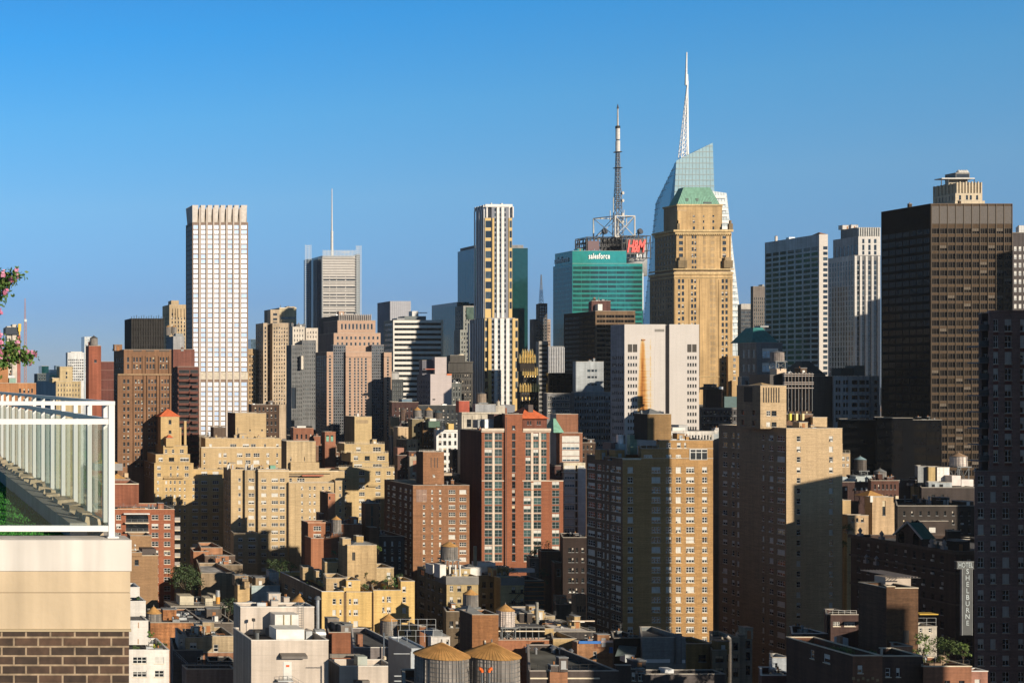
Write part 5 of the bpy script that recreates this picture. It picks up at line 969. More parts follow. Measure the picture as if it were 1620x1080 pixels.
b = B('apartment_building', 'brown brick apartment building with a tall ribbed lift penthouse and white windows', 'building', 462, (.245,.125,.068), dirt=.14, course=.14)
br_ = [(774.6+i*11.85,774.6+i*11.85+6.4) for i in range(12)]
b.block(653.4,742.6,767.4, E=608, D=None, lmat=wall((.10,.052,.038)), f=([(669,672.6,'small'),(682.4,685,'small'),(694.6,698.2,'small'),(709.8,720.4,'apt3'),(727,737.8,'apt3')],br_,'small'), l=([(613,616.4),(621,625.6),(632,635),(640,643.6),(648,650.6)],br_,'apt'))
b.block(669.4,702.4,714.6, Y=468, E=658.6, D=None, zb=Z_(768,462), lmat=wall((.075,.042,.032)), f=([(684.4,688)],[(750.4,754.6)],'apt'), part='penthouse')
for x in (681.4,687,691.6): b.strip(x,x+1.1,723.4,739.4,468,.05,plain((.05,.03,.025)),'slot')
b.rail(664,700,468,Z_(714.6,468),FWHITE,.8); b.pbox('patched_brick',658.6,675.4,774,793.6,461.97,.03,wall((.30,.20,.16))); b.pbox('roof_hut',630,660,759,768,482,4,plain((.34,.33,.27))); b.pbox('roof_trellis',702,722,748,752,472,3,plain((.34,.27,.2))); b.clutter(6,area=(X_(704,464),X_(738,464),465,478,Z_(767,462)-.9,0),big=.7); b.done()

b = B('brick_building', 'orange brick house with a long penthouse window strip and its own grey water tank', 'building', 435, (.30,.13,.07), dirt=.25)
b.block(487.4,524,826.6, E=476.5, D=None, lmat=wall((.09,.045,.035)), f=([(496,508,'apt3'),(516,522,'apt')],[(832,839),(844,850)],'apt')); b.block(492,512,851, Y=430, D=4, f=([(497,508,'dark2')],[(846,850)],'dark2'), E=482); b.block(524,573,829, Y=440, D=14, par=.4); b.pbox('parapet_course',486.6,524,825.6,827,434.8,.19,plain((.5,.30,.2))); b.clutter(6,big=.7); b.done()
tank(534.6,14.6,816.4,822,841.6,431,'grey water tank beside the orange brick house with long penthouse window',legs=848,hoops=6)
b = B('brick_building', 'dark brown lift tower with a tall black slot, right of the orange brick house', 'building', 445, (.17,.085,.05), dirt=.2)
b.block(578,600,796, E=571.5, D=None, f=([(587,590.4)],[(800,816),(818,832)],'louv'), par=.3); b.hip(583,594,790,796,447,5,LEAD,.05,.1); b.block(584,596,834, Y=441, D=3); b.block(540,640,848, part='low_wing', Y=448, D=18, mat=(.09,.06,.05), f=fac(cols(545,638,8,.25),856,12,7,900,'small')); b.clutter(12,big=.8); b.done()
b = B('brick_building', 'slim red brown chimney house rising in front of the cream bayed facade', 'building', 460, (.33,.145,.085), dirt=.2)
b.block(519,530,780, E=506, D=None, lmat=wall((.08,.045,.035)), f=([(520.4,522.8)],[(785,789.6)],'dark')); b.block(505,512,812, Y=452, D=5, mat=(.12,.06,.045)); b.done()
b = B('brick_building', 'dark brick house in shade below the white glazed bay building', 'building', 405, (.03,.02,.018), dirt=.25)  # brick colour darkened in place of shade falling on the house
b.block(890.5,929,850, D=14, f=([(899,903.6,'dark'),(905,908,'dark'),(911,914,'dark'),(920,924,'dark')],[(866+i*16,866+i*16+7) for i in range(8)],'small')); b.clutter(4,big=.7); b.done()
b = B('brick_building', 'small brick garden house with an awning corner, left of the dark brick house in shade', 'building', 410, (.25,.125,.075), dirt=.3)
b.block(877,890.5,890, D=8, f=([(881,886.6)],[(900,911)],'small'), E=None); b.block(856,890,872, Y=416, D=6, mat=(.20,.105,.065)); b.block(838,858,883, Y=420, D=6, f=([(841,847)],[(889,895)],'small'), mat=(.22,.19,.16)); b.clutter(3,big=.5); b.done()

# ================= near left: red brick balconies, white terrace house =================
b = B('apartment_building', 'red brick apartment building with white paired windows and stacked balconies beside the terrace parapet', 'building', 420, (.255,.092,.05), dirt=.12, course=.14)
b.block(150,276,805.4, D=20, f=([(183.6,191.4,'apt'),(240,250.6,'apt'),(259.4,269.6,'apt')],[(814+i*14.05,814+i*14.05+7.6) for i in range(14)],'apt'), cop=FCREAM); b.block(196,237,809, Y=420.2, D=.4, zb=Z_(846,420), f=None, top=False) if False else None
for i in range(2): b.pbox('balcony',198,236,826.4+i*14.4,828+i*14.4,418.4,1.58,FCREAM); b.pbox('balcony_opening',199.6,234.6,815+i*14.4,826.4+i*14.4,419.9,.09,G_DARK); b.rail(199,236,418.3,Z_(826.4+i*14.4,420),FGREY,1.2)
b.pbox('awning',196,237,811.6,813.4,418.6,1.4,FWHITE)
for i in range(11): b.pbox('balcony',276.4,285,823.6+i*14.05,825.4+i*14.05,421,4,FCREAM); b.pbox('balcony_rail',276.4,285,818+i*14.05,823.4+i*14.05,420.9,.08,plain((.30,.28,.26)))
b.block(160,219.6,765, Y=430, D=14, zb=Z_(806,420), mat=(.23,.085,.05), part='penthouse'); b.band(160,219,764.4,765.8,429.9,.2,mat=FCREAM); b.pbox('planter',186,230,803,805.4,421,1,RUST); b.rail(180,275,420.4,Z_(805,420),FGREY,1.1,step=2.2); b.clutter(8,area=(X_(185,422),X_(270,422),423,429,Z_(805.4,420)-.9,0),big=.6); b.done()
b = B('brick_building', 'blank brown brick wall building with two white roof balls in front of red brick balconies', 'building', 390, (.27,.165,.09), dirt=.12)
b.block(190,250,878.5, D=14, f=([(213,219.4)],[(885,893.6)],'dark'), cop=FCREAM); b.block(190,224.6,873.6, Y=389.7, D=5, zb=Z_(879,390)); b.block(206,240,847, Y=404, D=8, zb=0); b.pbox('roof_hut',224.8,247,868,878,394,5,plain((.06,.045,.04)))
for z in (862.6,869): k = b.each('roof_ball'); k.frustum((X_(213.5,391),391,Z_(z+2,391)),.1,(X_(213.5,391),391,Z_(z,391)),.35,10,FWHITE); k.frustum((X_(213.5,391),391,Z_(z,391)),.38,(X_(213.5,391),391,Z_(z-2.2,391)),.15,10,FWHITE)
b.done()
b = B('office_building', 'low grey roofed building with an orange pyramid skylight peeping over the railing end', 'building', 470, (.22,.13,.09)); b.block(150,206,757.6, D=16); b.hip(175,200,750,757,473,6,CONE,.05,.1); b.pbox('chimney',197,203,748,758,478,2,plain((.45,.33,.2))); b.pbox('bulkhead',150,194,733,744,500,6,plain((.22,.22,.22))); b.hip(150,190,726,733,500,6,CONE,.05,.1); b.done()
b = B('apartment_building', 'white painted brick building stepping back with planted terraces beside the parapet', 'building', 262, (.60,.57,.54), dirt=.18, course=.05)
b.block(150,267.6,1028, D=12, f=([(210,232,'apt3'),(244.6,259.4,'apt')],[(1038.5+i*21.4,1038.5+i*21.4+10.6) for i in range(5)],'apt'), cop=FWHITE); b.block(150,234.6,982, Y=268, D=8, zb=Z_(1029,262), cop=FWHITE, par=.1); b.block(150,230.6,951, Y=274, D=8, zb=Z_(983,268), f=([(219.4,226.6)],[(967,979.6)],'apt'), cop=FWHITE); b.block(150,221,929, Y=280, D=6, zb=Z_(952,274), cop=FWHITE)
for (x,y,l_) in ((219,984,9),(218.6,1010,8)): b.strip(x-.8,x+.8,y,y+l_,268,.01,plain((.34,.20,.11)),'rust_stain')
b.rail(214,229,267.8,Z_(982,268),FDARK,1.0); b.clutter(5,area=(X_(236,263),X_(264,263),263.5,272,Z_(1028,262)-.8,0),big=.35); b.done()
for i, (cx, bs, w, h, Y, c) in enumerate(((240,1013,14,13,267,(.10,.20,.03)),(252,1027,14,12,265,(.05,.09,.02)),(217,1028,18,5,264,(.07,.11,.03)),(244,1027,8,7,264,(.30,.32,.03)),(217.5,951,9,9,275,(.05,.10,.03)),(262,1026,8,8,268,(.05,.08,.025)))):
    plant('terrace_shrub','plant',['bright green shrub against the white terrace wall','dark bushy shrub in middle of the white building terrace','low planting along the left edge of white terrace','small yellow green shrub at the front of white terrace','small shrub on the upper white balcony','dark shrub at the right end of white terrace'][i],cx,bs,w,h,Y,c,n=220,leaf=.22,seed=i)
tank(245.6,23.4,960,971,985,331,'squat wooden water tank with orange cone roof above the mottled orange brick wall',hoops=4)
b = B('brick_building', 'low building with a mottled orange brick side wall under the squat water tank', 'building', 330, (.30,.135,.06), dirt=.5, course=.25)
b.block(238,324,984.6, D=20, f=None, par=.3); b.pbox('chimney',276,283,975,985,334,1.2,b.mat); b.clutter(9,big=.8); b.done()
b = B('brownstone_house', 'row house top with cream brick dormer, arched window and black tar wall', 'building', 295, (.37,.29,.19), dirt=.4)
b.block(294,321,1008, D=10, zb=Z_(1028,295), f=([(300.6,311)],[(1016,1025)],'apt'), par=.2, mat=(.38,.28,.17)); b.block(274,321,1028, Y=294.6, D=14, mat=(.085,.085,.09), f=([(312,318.6)],[(1039,1050)],'small')); b.block(321,371,1006, D=11, f=([(338,345.4)],[(1019,1030.4)],'small'), zb=Z_(1032,295)); b.block(321,371,1032, Y=294.8, D=12, mat=(.30,.15,.09), f=([(339,346)],[(1043,1053)],'small')); b.block(282,294,1004, Y=297, D=9, zb=Z_(1029,295), mat=(.40,.40,.40), f=([(285,289)],[(1010,1019)],'small'), roof=roofing((.12,.12,.13))); b.clutter(9,area=(X_(295,297),X_(368,297),296,304,Z_(1006,295)-.7,0),big=.6); b.done()
b = B('warehouse', 'low grey roofed building with raised steel deck, pale equipment boxes and orange stack', 'building', 350, (.10,.085,.075))
b.block(284,372,985, D=40, roof=roofing((.20,.20,.21),.6)); b.pbox('deck',270,360,958,960.6,372,9,plain((.22,.20,.17)))
for x in (275,293,312,332,356): b.pbox('deck_post',x,x+1,960.7,984,372.4,.2,STEEL)
for (x0,x1,y0,y1,Y) in ((284.6,306.6,942.6,956,374),(325,336.6,946,957.4,373),(334,343,941,950,379),(330,342,965,974,369)): b.pbox('plant_unit',x0,x1,y0,y1,Y,5,plain((.46,.41,.31)))
k = b.each('stack'); xs_, ys_ = X_(347.4,374), 376; k.frustum((xs_,ys_,Z_(957,374)),.62,(xs_,ys_,Z_(945,374)),.62,14,plain((.55,.27,.05))); k.frustum((xs_,ys_,Z_(945,374)),.72,(xs_,ys_,Z_(935,374)),.62,14,GALV)
b.rail(284,360,372.2,Z_(958,372),STEEL,1.0,step=2.5); b.clutter(14,big=.9); b.done()
b = B('brick_building', 'cluster of orange brick chimneys and parapets at the foot of the shadowed tan building', 'building', 450, (.33,.155,.085), dirt=.25)
b.block(318,352,866, D=14, f=None, mat=(.36,.18,.10)); b.block(306,330,872, Y=446, D=10); b.block(324,372,878.6, Y=440, D=16, mat=(.10,.07,.055), f=([(342,344),(348.6,350.6),(362,365.6)],[(885,889)],'small')); b.block(314,384,893, Y=432, D=18, mat=(.17,.13,.09)); b.clutter(14,big=.9); b.done()
b = B('brownstone_house', 'row house roof crowded with white chimneys and flues left of the yellow building', 'building', 400, (.28,.21,.14), dirt=.35)
b.block(318,372,906, D=22, roof=roofing((.30,.30,.31),.7)); b.block(376,395,925, Y=372, D=9, mat=(.45,.32,.17), f=None); b.pbox('chimney',387,395,920,930,370,2,wall((.40,.29,.17))); b.clutter(16,big=.9); b.block(398,443,926, Y=374, D=16, mat=(.33,.40,.42), f=([(427,433),(436,441)],[(936,944)],'small')); b.block(426,441,905, Y=384, D=6, mat=(.45,.47,.48), f=([(432,438)],[(915,925)],'small')); b.pbox('chimney',380,385,908,922,378,2,wall((.40,.26,.15))); b.clutter(9,area=(X_(400,376),X_(440,376),376,388,Z_(926,374)-.9,0),big=.9); b.done()
plant('street_tree','tree','dark green tree filling the gap right of the red brick balconies',300,952,62,52,392,(.035,.06,.018),n=2200,leaf=.55,seed=3); plant('street_tree','tree','small tree in the dark gap left of the grey concrete building',365,985,26,36,345,(.03,.05,.02),n=700,leaf=.45,seed=5); plant('street_tree','tree','dark tree crown against the shadowed tan facade behind the yellow building',446,935,46,46,410,(.035,.06,.018),n=1200,leaf=.5,seed=8)
# ================= foreground roofs =================
cm_ = (.50,.435,.38)
b = B('concrete_building', 'grey concrete building with a white door, awning and white plant boxes on its lower roof', 'building', 250, wall(cm_, .2, .03), dirt=.2)
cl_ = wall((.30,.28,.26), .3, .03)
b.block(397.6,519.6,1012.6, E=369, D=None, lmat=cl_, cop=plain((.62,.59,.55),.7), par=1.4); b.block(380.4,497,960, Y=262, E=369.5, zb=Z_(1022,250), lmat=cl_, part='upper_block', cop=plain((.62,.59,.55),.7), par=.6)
b.pbox('plant_box',435,472.4,971.6,995,258.6,3.39,FWHITE); b.pbox('plant_box',437,481.6,995,1013,252,4.6,plain((.66,.65,.62),.6)); b.pbox('box_frame',448.6,450,972,993,258.45,.12,plain((.30,.24,.10))); b.pbox('box_frame',460,461.4,972,993,258.45,.12,plain((.30,.24,.10)))
b.pbox('door',448.4,461.6,1046,1076,249.93,.06,FWHITE); b.pbox('door_sign',452.6,457.8,1051,1054.4,249.90,.02,plain((.55,.10,.03),.6))
k = b.each('awning'); xa, xb = X_(442,250), X_(483,250); am = plain((.14,.125,.115),.7); zt, zb2 = Z_(1032,250), Z_(1041,249)
k.poly([(xa,249.99,zt),(xb,249.99,zt),(xb,248.6,zb2+.5),(xa,248.6,zb2+.5)][::-1],am); k.quad((xa,248.6,zb2),(xb,248.6,zb2),(xb,248.6,zb2+.5),(xa,248.6,zb2+.5),am); k.quad((xa,249.99,zb2),(xa,248.6,zb2),(xa,248.6,zb2+.5),(xa,249.99,zt),am); k.quad((xb,248.6,zb2),(xb,249.99,zb2),(xb,249.99,zt),(xb,248.6,zb2+.5),am); k.quad((xa,249.99,zb2),(xb,249.99,zb2),(xb,248.6,zb2),(xa,248.6,zb2),am)
k = b.each('stair_railing')
zf = Z_(1076,249)
for (xx0,zz0,xx1,zz1) in ((442,zf,462,zf),(462,zf,492,zf-2.2)):
    for q in (.5,1.0): k.bar((X_(xx0,248.7),248.7,zz0+q),(X_(xx1,248.7),248.7,zz1+q),.035,STEEL)
for xx, zz in ((442,zf),(449,zf),(455,zf),(462,zf),(472,zf-.75),(482,zf-1.5),(492,zf-2.2)): k.bar((X_(xx,248.7),248.7,zz-.2),(X_(xx,248.7),248.7,zz+1),.035,STEEL)
b.pbox('landing',440,464,1076,1078,248.6,1.35,GALV)
k = b.each('ladder')
for x in (472.4,480): k.bar((X_(x,261.6),261.6,Z_(1012,261)),(X_(x,261.6),261.6,Z_(951,261)),.05,STEEL)
for i in range(16): z = Z_(1012-i*3.8,261); k.bar((X_(472.4,261.6),261.6,z),(X_(480,261.6),261.6,z),.035,STEEL)
k = b.each('flue'); k.frustum((X_(500,263),262,Z_(1010,263)),.34,(X_(500,263),262,Z_(944,263)),.34,14,GALV); k.frustum((X_(500,263),262,Z_(946,263)),.75,(X_(500,263),262,Z_(941,263)),.35,14,STEEL)
k = b.each('exhaust_fan'); k.frustum((X_(497,258),258,Z_(1002,258)),1.1,(X_(513,258),258,Z_(1002,258)),1.0,14,GALV); k.box(X_(484,257),X_(494,257),257,259,Z_(1011,257),Z_(998,257),GALV)
k = b.each('roof_lamp'); k.bar((X_(401,260),260,Z_(1010,260)),(X_(401,260),260,Z_(979,260)),.06,STEEL); k.box(X_(399,260),X_(403,260),259.6,260.3,Z_(982,260),Z_(977.6,260),BLACK)
k = b.each('exhaust_fan'); k.frustum((X_(404.6,258),257,Z_(1012,258)),.5,(X_(404.6,258),257,Z_(998,258)),.5,14,STEEL); k.box(X_(400,258),X_(409,258),256.4,257.6,Z_(998,258),Z_(994.6,258),BLACK)
b.strip(420,426,992,1012,262,.2,plain((.20,.20,.21)),'door'); b.clutter(9,area=(X_(384,263),X_(492,263),263,272,Z_(960,262)-.6,0),big=.55); b.pbox('roof_box',418,432,952.6,958,266,2,plain((.40,.16,.05)))
for y in (1036,1060): b.band(397.6,519.6,y,y+.4,250,.012,mat=plain((.33,.29,.25)),part='pour_joint')
for x in (430,492): b.strip(x,x+.4,1014,1080,250,.012,plain((.33,.29,.25)),'pour_joint')
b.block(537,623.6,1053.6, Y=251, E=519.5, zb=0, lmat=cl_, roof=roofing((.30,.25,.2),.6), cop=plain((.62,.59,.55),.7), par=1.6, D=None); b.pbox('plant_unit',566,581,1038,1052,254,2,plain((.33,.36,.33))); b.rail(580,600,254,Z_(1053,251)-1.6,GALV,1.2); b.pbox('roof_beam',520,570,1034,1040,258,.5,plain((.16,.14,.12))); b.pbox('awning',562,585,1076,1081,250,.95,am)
b.done()
b = B('office_building', 'low building with a sunken black roof and blue steel railing left of the concrete building', 'building', 276, (.15,.12,.115))
b.block(295,372,1058, D=14, E=288, roof=roofing((.02,.02,.022),.3), par=.2); b.rail(297,370,277,Z_(1058,276),plain((.16,.20,.25),.5),1.1,D=13); b.block(330,372,1046, Y=284, D=5, mat=(.02,.02,.022)); b.done()

b = B('apartment_building', 'bright yellow brick building with roof gardens and a blank yellow lift tower', 'building', 340, YEL, dirt=.2, course=.08)
yw = [(946.6+i*17.6,946.6+i*17.6+8.6) for i in range(8)]
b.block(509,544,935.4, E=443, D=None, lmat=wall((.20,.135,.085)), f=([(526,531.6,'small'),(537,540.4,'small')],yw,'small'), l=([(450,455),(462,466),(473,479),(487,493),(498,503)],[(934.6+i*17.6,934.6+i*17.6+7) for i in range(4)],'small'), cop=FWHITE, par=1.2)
b.block(548,590.6,936, D=30, f=([(552,555.4,'small'),(559.4,566.6,'apt')],yw,'small'), par=1.0); b.block(544,548,929, Y=340.6, D=8); b.block(590.6,634,933.4, Y=339.6, D=30, f=([(604.6,608.2,'small'),(612,618.4,'apt')],[(943,951.6)]+[(960+i*16.6,960+i*16.6+8.6) for i in range(6)],'small'), par=1.0); b.block(634,656,919, Y=340, D=24, f=([(636.6,642.2,'small')],[(927.4+i*16.6,927.4+i*16.6+8.4) for i in range(8)],'small'), par=.6)
b.block(549.6,596,862, Y=349, E=535, zb=Z_(937,340)-1, mat=(.42,.30,.165), lmat=wall((.24,.17,.1)), f=([(557,562)],[(873,886)],'louv'), part='lift_tower', par=1.2); b.block(542,555,852, Y=350, D=3, zb=Z_(863,349), mat=(.42,.30,.165), part='chimney', par=.2); b.block(564,575,848, Y=352, D=2.4, zb=Z_(863,349), mat=(.42,.28,.12), part='chimney', par=.2); b.hip(556,592,854.6,862,350.6,6,LEAD,.05,.1)
for x in (571,581): b.strip(x,x+.5,872,892,349,.03,wall((.33,.23,.12)))
b.block(596,623,898, Y=352, D=8, zb=Z_(937,340)-1, mat=(.44,.33,.19), f=([(612,618)],[(905,915)],'small')); b.block(516,550,914, Y=344, E=None, D=8, zb=Z_(937,340)-1, mat=(.40,.29,.165), f=([(528,533.4)],[(921.6,930)],'small'), roof=roofing((.12,.12,.12))); b.block(548,570,917.6, Y=341.6, D=6, zb=Z_(937,340)-1, f=([(551,556.4)],[(920,927.6)],'small')); b.block(514,548,889, Y=356, D=8, zb=Z_(937,340)-1, mat=(.38,.28,.155), f=([(533,538.4)],[(899,906)],'dark')); b.block(479,496,897.6, Y=362, D=5, zb=Z_(937,340), mat=(.40,.29,.165)); b.block(500,512,903, Y=358, D=4, zb=Z_(937,340), mat=(.42,.31,.18), f=([(504,508)],[(906,912)],'small'))
b.block(630,662,990, Y=334, D=5, zb=0, f=([(640,651)],[(994,1004)],'apt3'), par=.4); b.rail(636,652,339.3,Z_(985,339),FDARK,1.1); b.strip(543.6,548.2,937,1010,340,.012,wall((.17,.11,.06)),'drain_recess'); b.strip(590,591.4,937,1010,339.6,.012,wall((.2,.13,.07))); b.clutter(10,area=(X_(516,342),X_(640,342),343,360,Z_(936,340)-1,0),big=.5)
k = b.each('roof_cone'); k.frustum((X_(480,345),348,Z_(957,345)),3.0,(X_(480,345),348,Z_(941,345)),.05,20,CONE); k.frustum((X_(480,345),348,Z_(968,345)),2.7,(X_(480,345),348,Z_(957,345)),2.7,20,WOODG); b.done()
sh = [(463,908,24,17,372,(.07,.11,.02),'leafy rooftop shrub at the back left of yellow building'),(490,930,14,9,350,(.06,.09,.03),'rooftop planter hedge above yellow building side wall'),(522,932,14,10,346,(.05,.10,.025),'rooftop shrub by the small roof hut of yellow building'),(579,936,22,11,342,(.06,.10,.03),'low shrubs at the middle of yellow building terrace'),(620,936,26,24,341,(.055,.10,.025),'bushy tall shrubs on the right of yellow building terrace'),(629,932,12,13,340.6,(.05,.12,.02),'round clipped bush at the right terrace edge of yellow building'),(581,924,10,18,345,(.13,.11,.04),'wispy bare shrub before the blank lift tower'),(601,877,12,13,356,(.08,.12,.02),'small tree behind the blank lift tower'),(596,925,14,8,346,(.07,.10,.03),'shrub patch below the blank lift tower'),(635,918,20,8,350,(.05,.08,.03),'dark planting behind the right terrace of yellow building'),(530,880,10,9,362,(.10,.15,.06),'pale green shrub left behind the blank lift tower'),(610,936,8,9,341,(.06,.10,.02),'narrow shrub between terrace bushes of yellow building')]
for i, (cx,bs,w,h,Y,c,t) in enumerate(sh): plant('rooftop_shrub','plant',t,cx,bs,w,h,Y,c,n=420 if w > 20 else 260,leaf=.26,seed=20+i)

b = B('apartment_building', 'buff brick building with dark courtyard, grey cornice and black fire escape', 'building', 370, (.42,.32,.17), dirt=.2)
fw_ = [(926+i*17.8,926+i*17.8+9) for i in range(7)]
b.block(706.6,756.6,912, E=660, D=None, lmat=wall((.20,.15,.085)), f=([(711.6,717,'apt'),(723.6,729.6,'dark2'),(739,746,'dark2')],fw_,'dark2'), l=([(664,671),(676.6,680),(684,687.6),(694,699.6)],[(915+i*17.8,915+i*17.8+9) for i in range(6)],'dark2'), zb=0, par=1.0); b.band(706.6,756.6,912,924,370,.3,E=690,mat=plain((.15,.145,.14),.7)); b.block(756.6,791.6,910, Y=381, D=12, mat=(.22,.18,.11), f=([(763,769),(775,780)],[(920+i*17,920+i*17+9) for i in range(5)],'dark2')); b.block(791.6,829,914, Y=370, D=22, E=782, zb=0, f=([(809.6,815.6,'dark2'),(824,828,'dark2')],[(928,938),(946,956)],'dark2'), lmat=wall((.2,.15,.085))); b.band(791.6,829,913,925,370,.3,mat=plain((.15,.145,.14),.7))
fe = b.each('fire_escape')
for i in range(3):
    z = Z_(938+i*16,369); fe.box(X_(808,369),X_(834,369),368.6,369.9,z-.08,z,BLACK)
    for q in (.5,1): fe.bar((X_(808,369),368.6,z+q),(X_(834,369),368.6,z+q),.04,BLACK)
    for j in range(8): x = X_(808+j*3.7,369); fe.bar((x,368.6,z),(x,368.6,z+1),.03,BLACK)
    fe.bar((X_(810,369),369.2,z-2.8),(X_(822,369),369.2,z),.08,BLACK); fe.bar((X_(811.5,369),368.9,z-2.8),(X_(823.5,369),368.9,z),.08,BLACK)
b.block(829,860,918, Y=371, D=18, mat=(.07,.055,.045)); 
for i in range(7): b.band(829,861,920+i*7,921+i*7,371,.7,mat=RUST,part='scaffold_plank')
for (x0,x1,y0,y1,Y) in ((736,762,897,910,376),(756,784,890,905,382),(682,706,893,908,378),(696,704,893,914,372)): b.pbox('bulkhead',x0,x1,y0,y1,Y,4,plain((.62,.60,.57),.7))
for x in (703.6,711,720,727): b.pbox('steel_post',x,x+2,893,912,373.4,.4,FWHITE)
b.block(754,764,848, Y=384, D=2, zb=Z_(912,370), mat=(.15,.12,.08), part='chimney', par=.1) if False else None
k = b.each('flue'); k.frustum((X_(754,380),381,Z_(905,380)),.5,(X_(754,380),381,Z_(864,380)),.5,12,plain((.22,.19,.13))); b.hip(738,756,893,898,376,4,STEEL,.1,.1); b.pbox('long_skylight',790,846,899,905,388,2,plain((.6,.58,.56))); b.clutter(12,area=(X_(712,372),X_(750,372),372,380,Z_(912,370)-1,0),big=.6); b.clutter(12,area=(X_(794,372),X_(826,372),372,388,Z_(914,370)-.9,0),big=.6); b.done()
tank(716.4,25,857.4,865,884.6,376,'large grey water tank on a black steel stand above the buff brick building',legs=911,hoops=7); tank(749.4,21.6,932.6,941,960,318,'grey water tank between buff courtyard building and brown brick block',legs=966,hoops=7); tank(806,26.4,957,967,991.6,306,'pale whitewashed water tank with orange cone roof on a black deck',body=WOODW,legs=1012,hoops=7); tank(620,25.4,972.6,982.6,1005,322,'dark grey water tank in front of the yellow building wall',legs=1010,hoops=6)
for i, (cx,bs,w,h,Y,c,t) in enumerate(((720,970,22,13,335,(.05,.09,.02),'dark shrub left of the brown brick block roof'),(812,913,36,11,374,(.13,.11,.03),'reddish green planting along the buff building roof edge'),(868,884,34,26,420,(.10,.13,.02),'sunlit yellow green rooftop tree below the red brick tower'),(848,884,14,14,420,(.05,.08,.02),'dark small conifer left of the sunlit rooftop tree'),(866,935,22,34,400,(.025,.05,.02),'dark garden tree in the shaded courtyard'))): plant('rooftop_shrub','plant',t,cx,bs,w,h,Y,c,n=500,leaf=.3,seed=50+i)
b = B('brick_building', 'brown brick block with a grey glass pyramid on its flat roof', 'building', 300, (.25,.115,.05), dirt=.3, course=.16)
b.block(747,788.6,972, E=727, D=None, lmat=wall((.075,.05,.038))); b.hip(738,766,961,971,304,7,LEAD,.03,.1,'glass_pyramid'); b.strip(765.4,767.6,1014,1040,300,.35,STEEL,'vent_pipe'); k = b.each('vent_cap'); k.frustum((X_(766.5,300),299.8,Z_(1014.6,300)),.25,(X_(766.5,300),299.8,Z_(1012,300)),.2,10,FCREAM); b.block(706,728,967, Y=318, D=10, mat=(.10,.075,.05), f=([(711,717),(721,726)],[(982,992)],'dark2')); b.clutter(3,big=.4); b.done()
b = B('apartment_building', 'terraced building with pale sunlit roof decks and a dark pergola right of the whitewashed tank', 'building', 320, (.40,.29,.15), dirt=.25)
b.block(788,880,1012, Y=306, D=14, mat=(.28,.12,.065), E=780, f=None, roof=roofing((.05,.05,.05)))
b.block(862,876,994, Y=312, D=5, zb=Z_(1013,306)); b.block(812,878,974, Y=335, D=14, mat=(.34,.27,.18), roof=roofing((.60,.58,.58),.15), par=.2); b.block(866,942,999, Y=318, D=16, mat=(.05,.045,.045), zb=0, roof=roofing((.60,.56,.54),.15), par=.1, f=([(880,885),(893,898),(925,929)],[(1003,1008)],'dark')); b.block(875,912,1010, Y=305, D=10, f=([(879,885),(893,897)],[(1024,1031)],'dark2'))
for i in range(7): b.pbox('pergola_post',792+i*10,793+i*10,993,1012,307,.3,STEEL)
b.pbox('pergola_beam',786,862,990.6,993,306.8,4,plain((.10,.10,.10))); b.pbox('pergola_beam',786,862,997,998.6,306.6,.2,FCREAM); b.block(822,842,970, Y=326, D=5, zb=Z_(992,320), mat=(.06,.05,.045), part='tank_house', par=.1); b.hip(820,844,965,970.6,326,5,STEEL,.1,.1); b.pbox('bench',905,925,982,984,330,1.2,plain((.6,.58,.56)))
for (x0,x1,y,Y) in ((905,941,981,322),(937,970,1006,312)): b.pbox('deck_beam',x0,x1,y,y+1.6,Y,.4,plain((.55,.45,.36)))
k = b.each('flue'); k.frustum((X_(852.6,322),323,Z_(990,322)),.38,(X_(852.6,322),323,Z_(953,322)),.38,12,plain((.24,.23,.20))); b.clutter(16,area=(X_(830,336),X_(935,322),320,346,Z_(985,330),0),big=.6); b.rail(880,942,318.3,Z_(999,318),STEEL,1.0); b.done()
b = B('brick_building', 'orange brick wall end partly wrapped in a blue tarpaulin', 'building', 290, (.30,.155,.08), dirt=.3, course=.16)
b.block(913,969,1016, D=10, f=([(938.6,944.4,'small')],[(1030,1041)],'small'), E=905); b.pbox('tarpaulin',916,951,1013.4,1017.6,289.7,.27,plain((.02,.13,.42),.45)); b.pbox('tarpaulin',964.6,969.6,1023,1032.4,289.7,.27,plain((.03,.15,.45),.45)); b.pbox('scaffold_cover',951,969.6,1012.6,1016,289.7,.27,plain((.5,.36,.32))); b.pbox('patched_brick',940,960,1017.8,1025,289.97,.03,wall((.2,.08,.04))); b.clutter(6,big=.6); b.done()
b = B('office_building', 'flat grey gravel roof with parapet and shiny vents right of the big water tanks', 'building', 225, (.08,.065,.06))
b.block(838,978,1061, D=28, roof=roofing((.10,.10,.09),.6), cop=plain((.33,.29,.26),.7), par=1.0, mat=(.07,.055,.05)); b.block(870,898,1060.6, Y=224.4, D=.5, mat=(.27,.13,.07), zb=0, par=.1); b.rail(838,945,224.9,Z_(1061,225),BLACK,1.2,step=1.4); b.band(838,948,1071,1073,225,.2,mat=FCREAM)
for (x,y,rr_) in ((865,1046,.35),(873,1048,.25),(907,1046,.45),(915,1048,.5),(925,1050,.3)): k = b.each('roof_vent'); z = Z_(1061,225)-1; yv = 236+(1061-y)*.6; k.frustum((X_(x,238),yv,z),rr_,(X_(x,238),yv,z+.9),rr_,12,METAL); k.frustum((X_(x,238),yv,z+.9),rr_*1.5,(X_(x,238),yv,z+1.25),rr_*.5,12,METAL)
b.clutter(6,big=.4); b.done()
b = B('plant_building', 'grey metal clad plant room with a galvanised rooftop cage behind the left big tank', 'building', 230, plain((.20,.22,.245),.5,.3), dirt=.1)
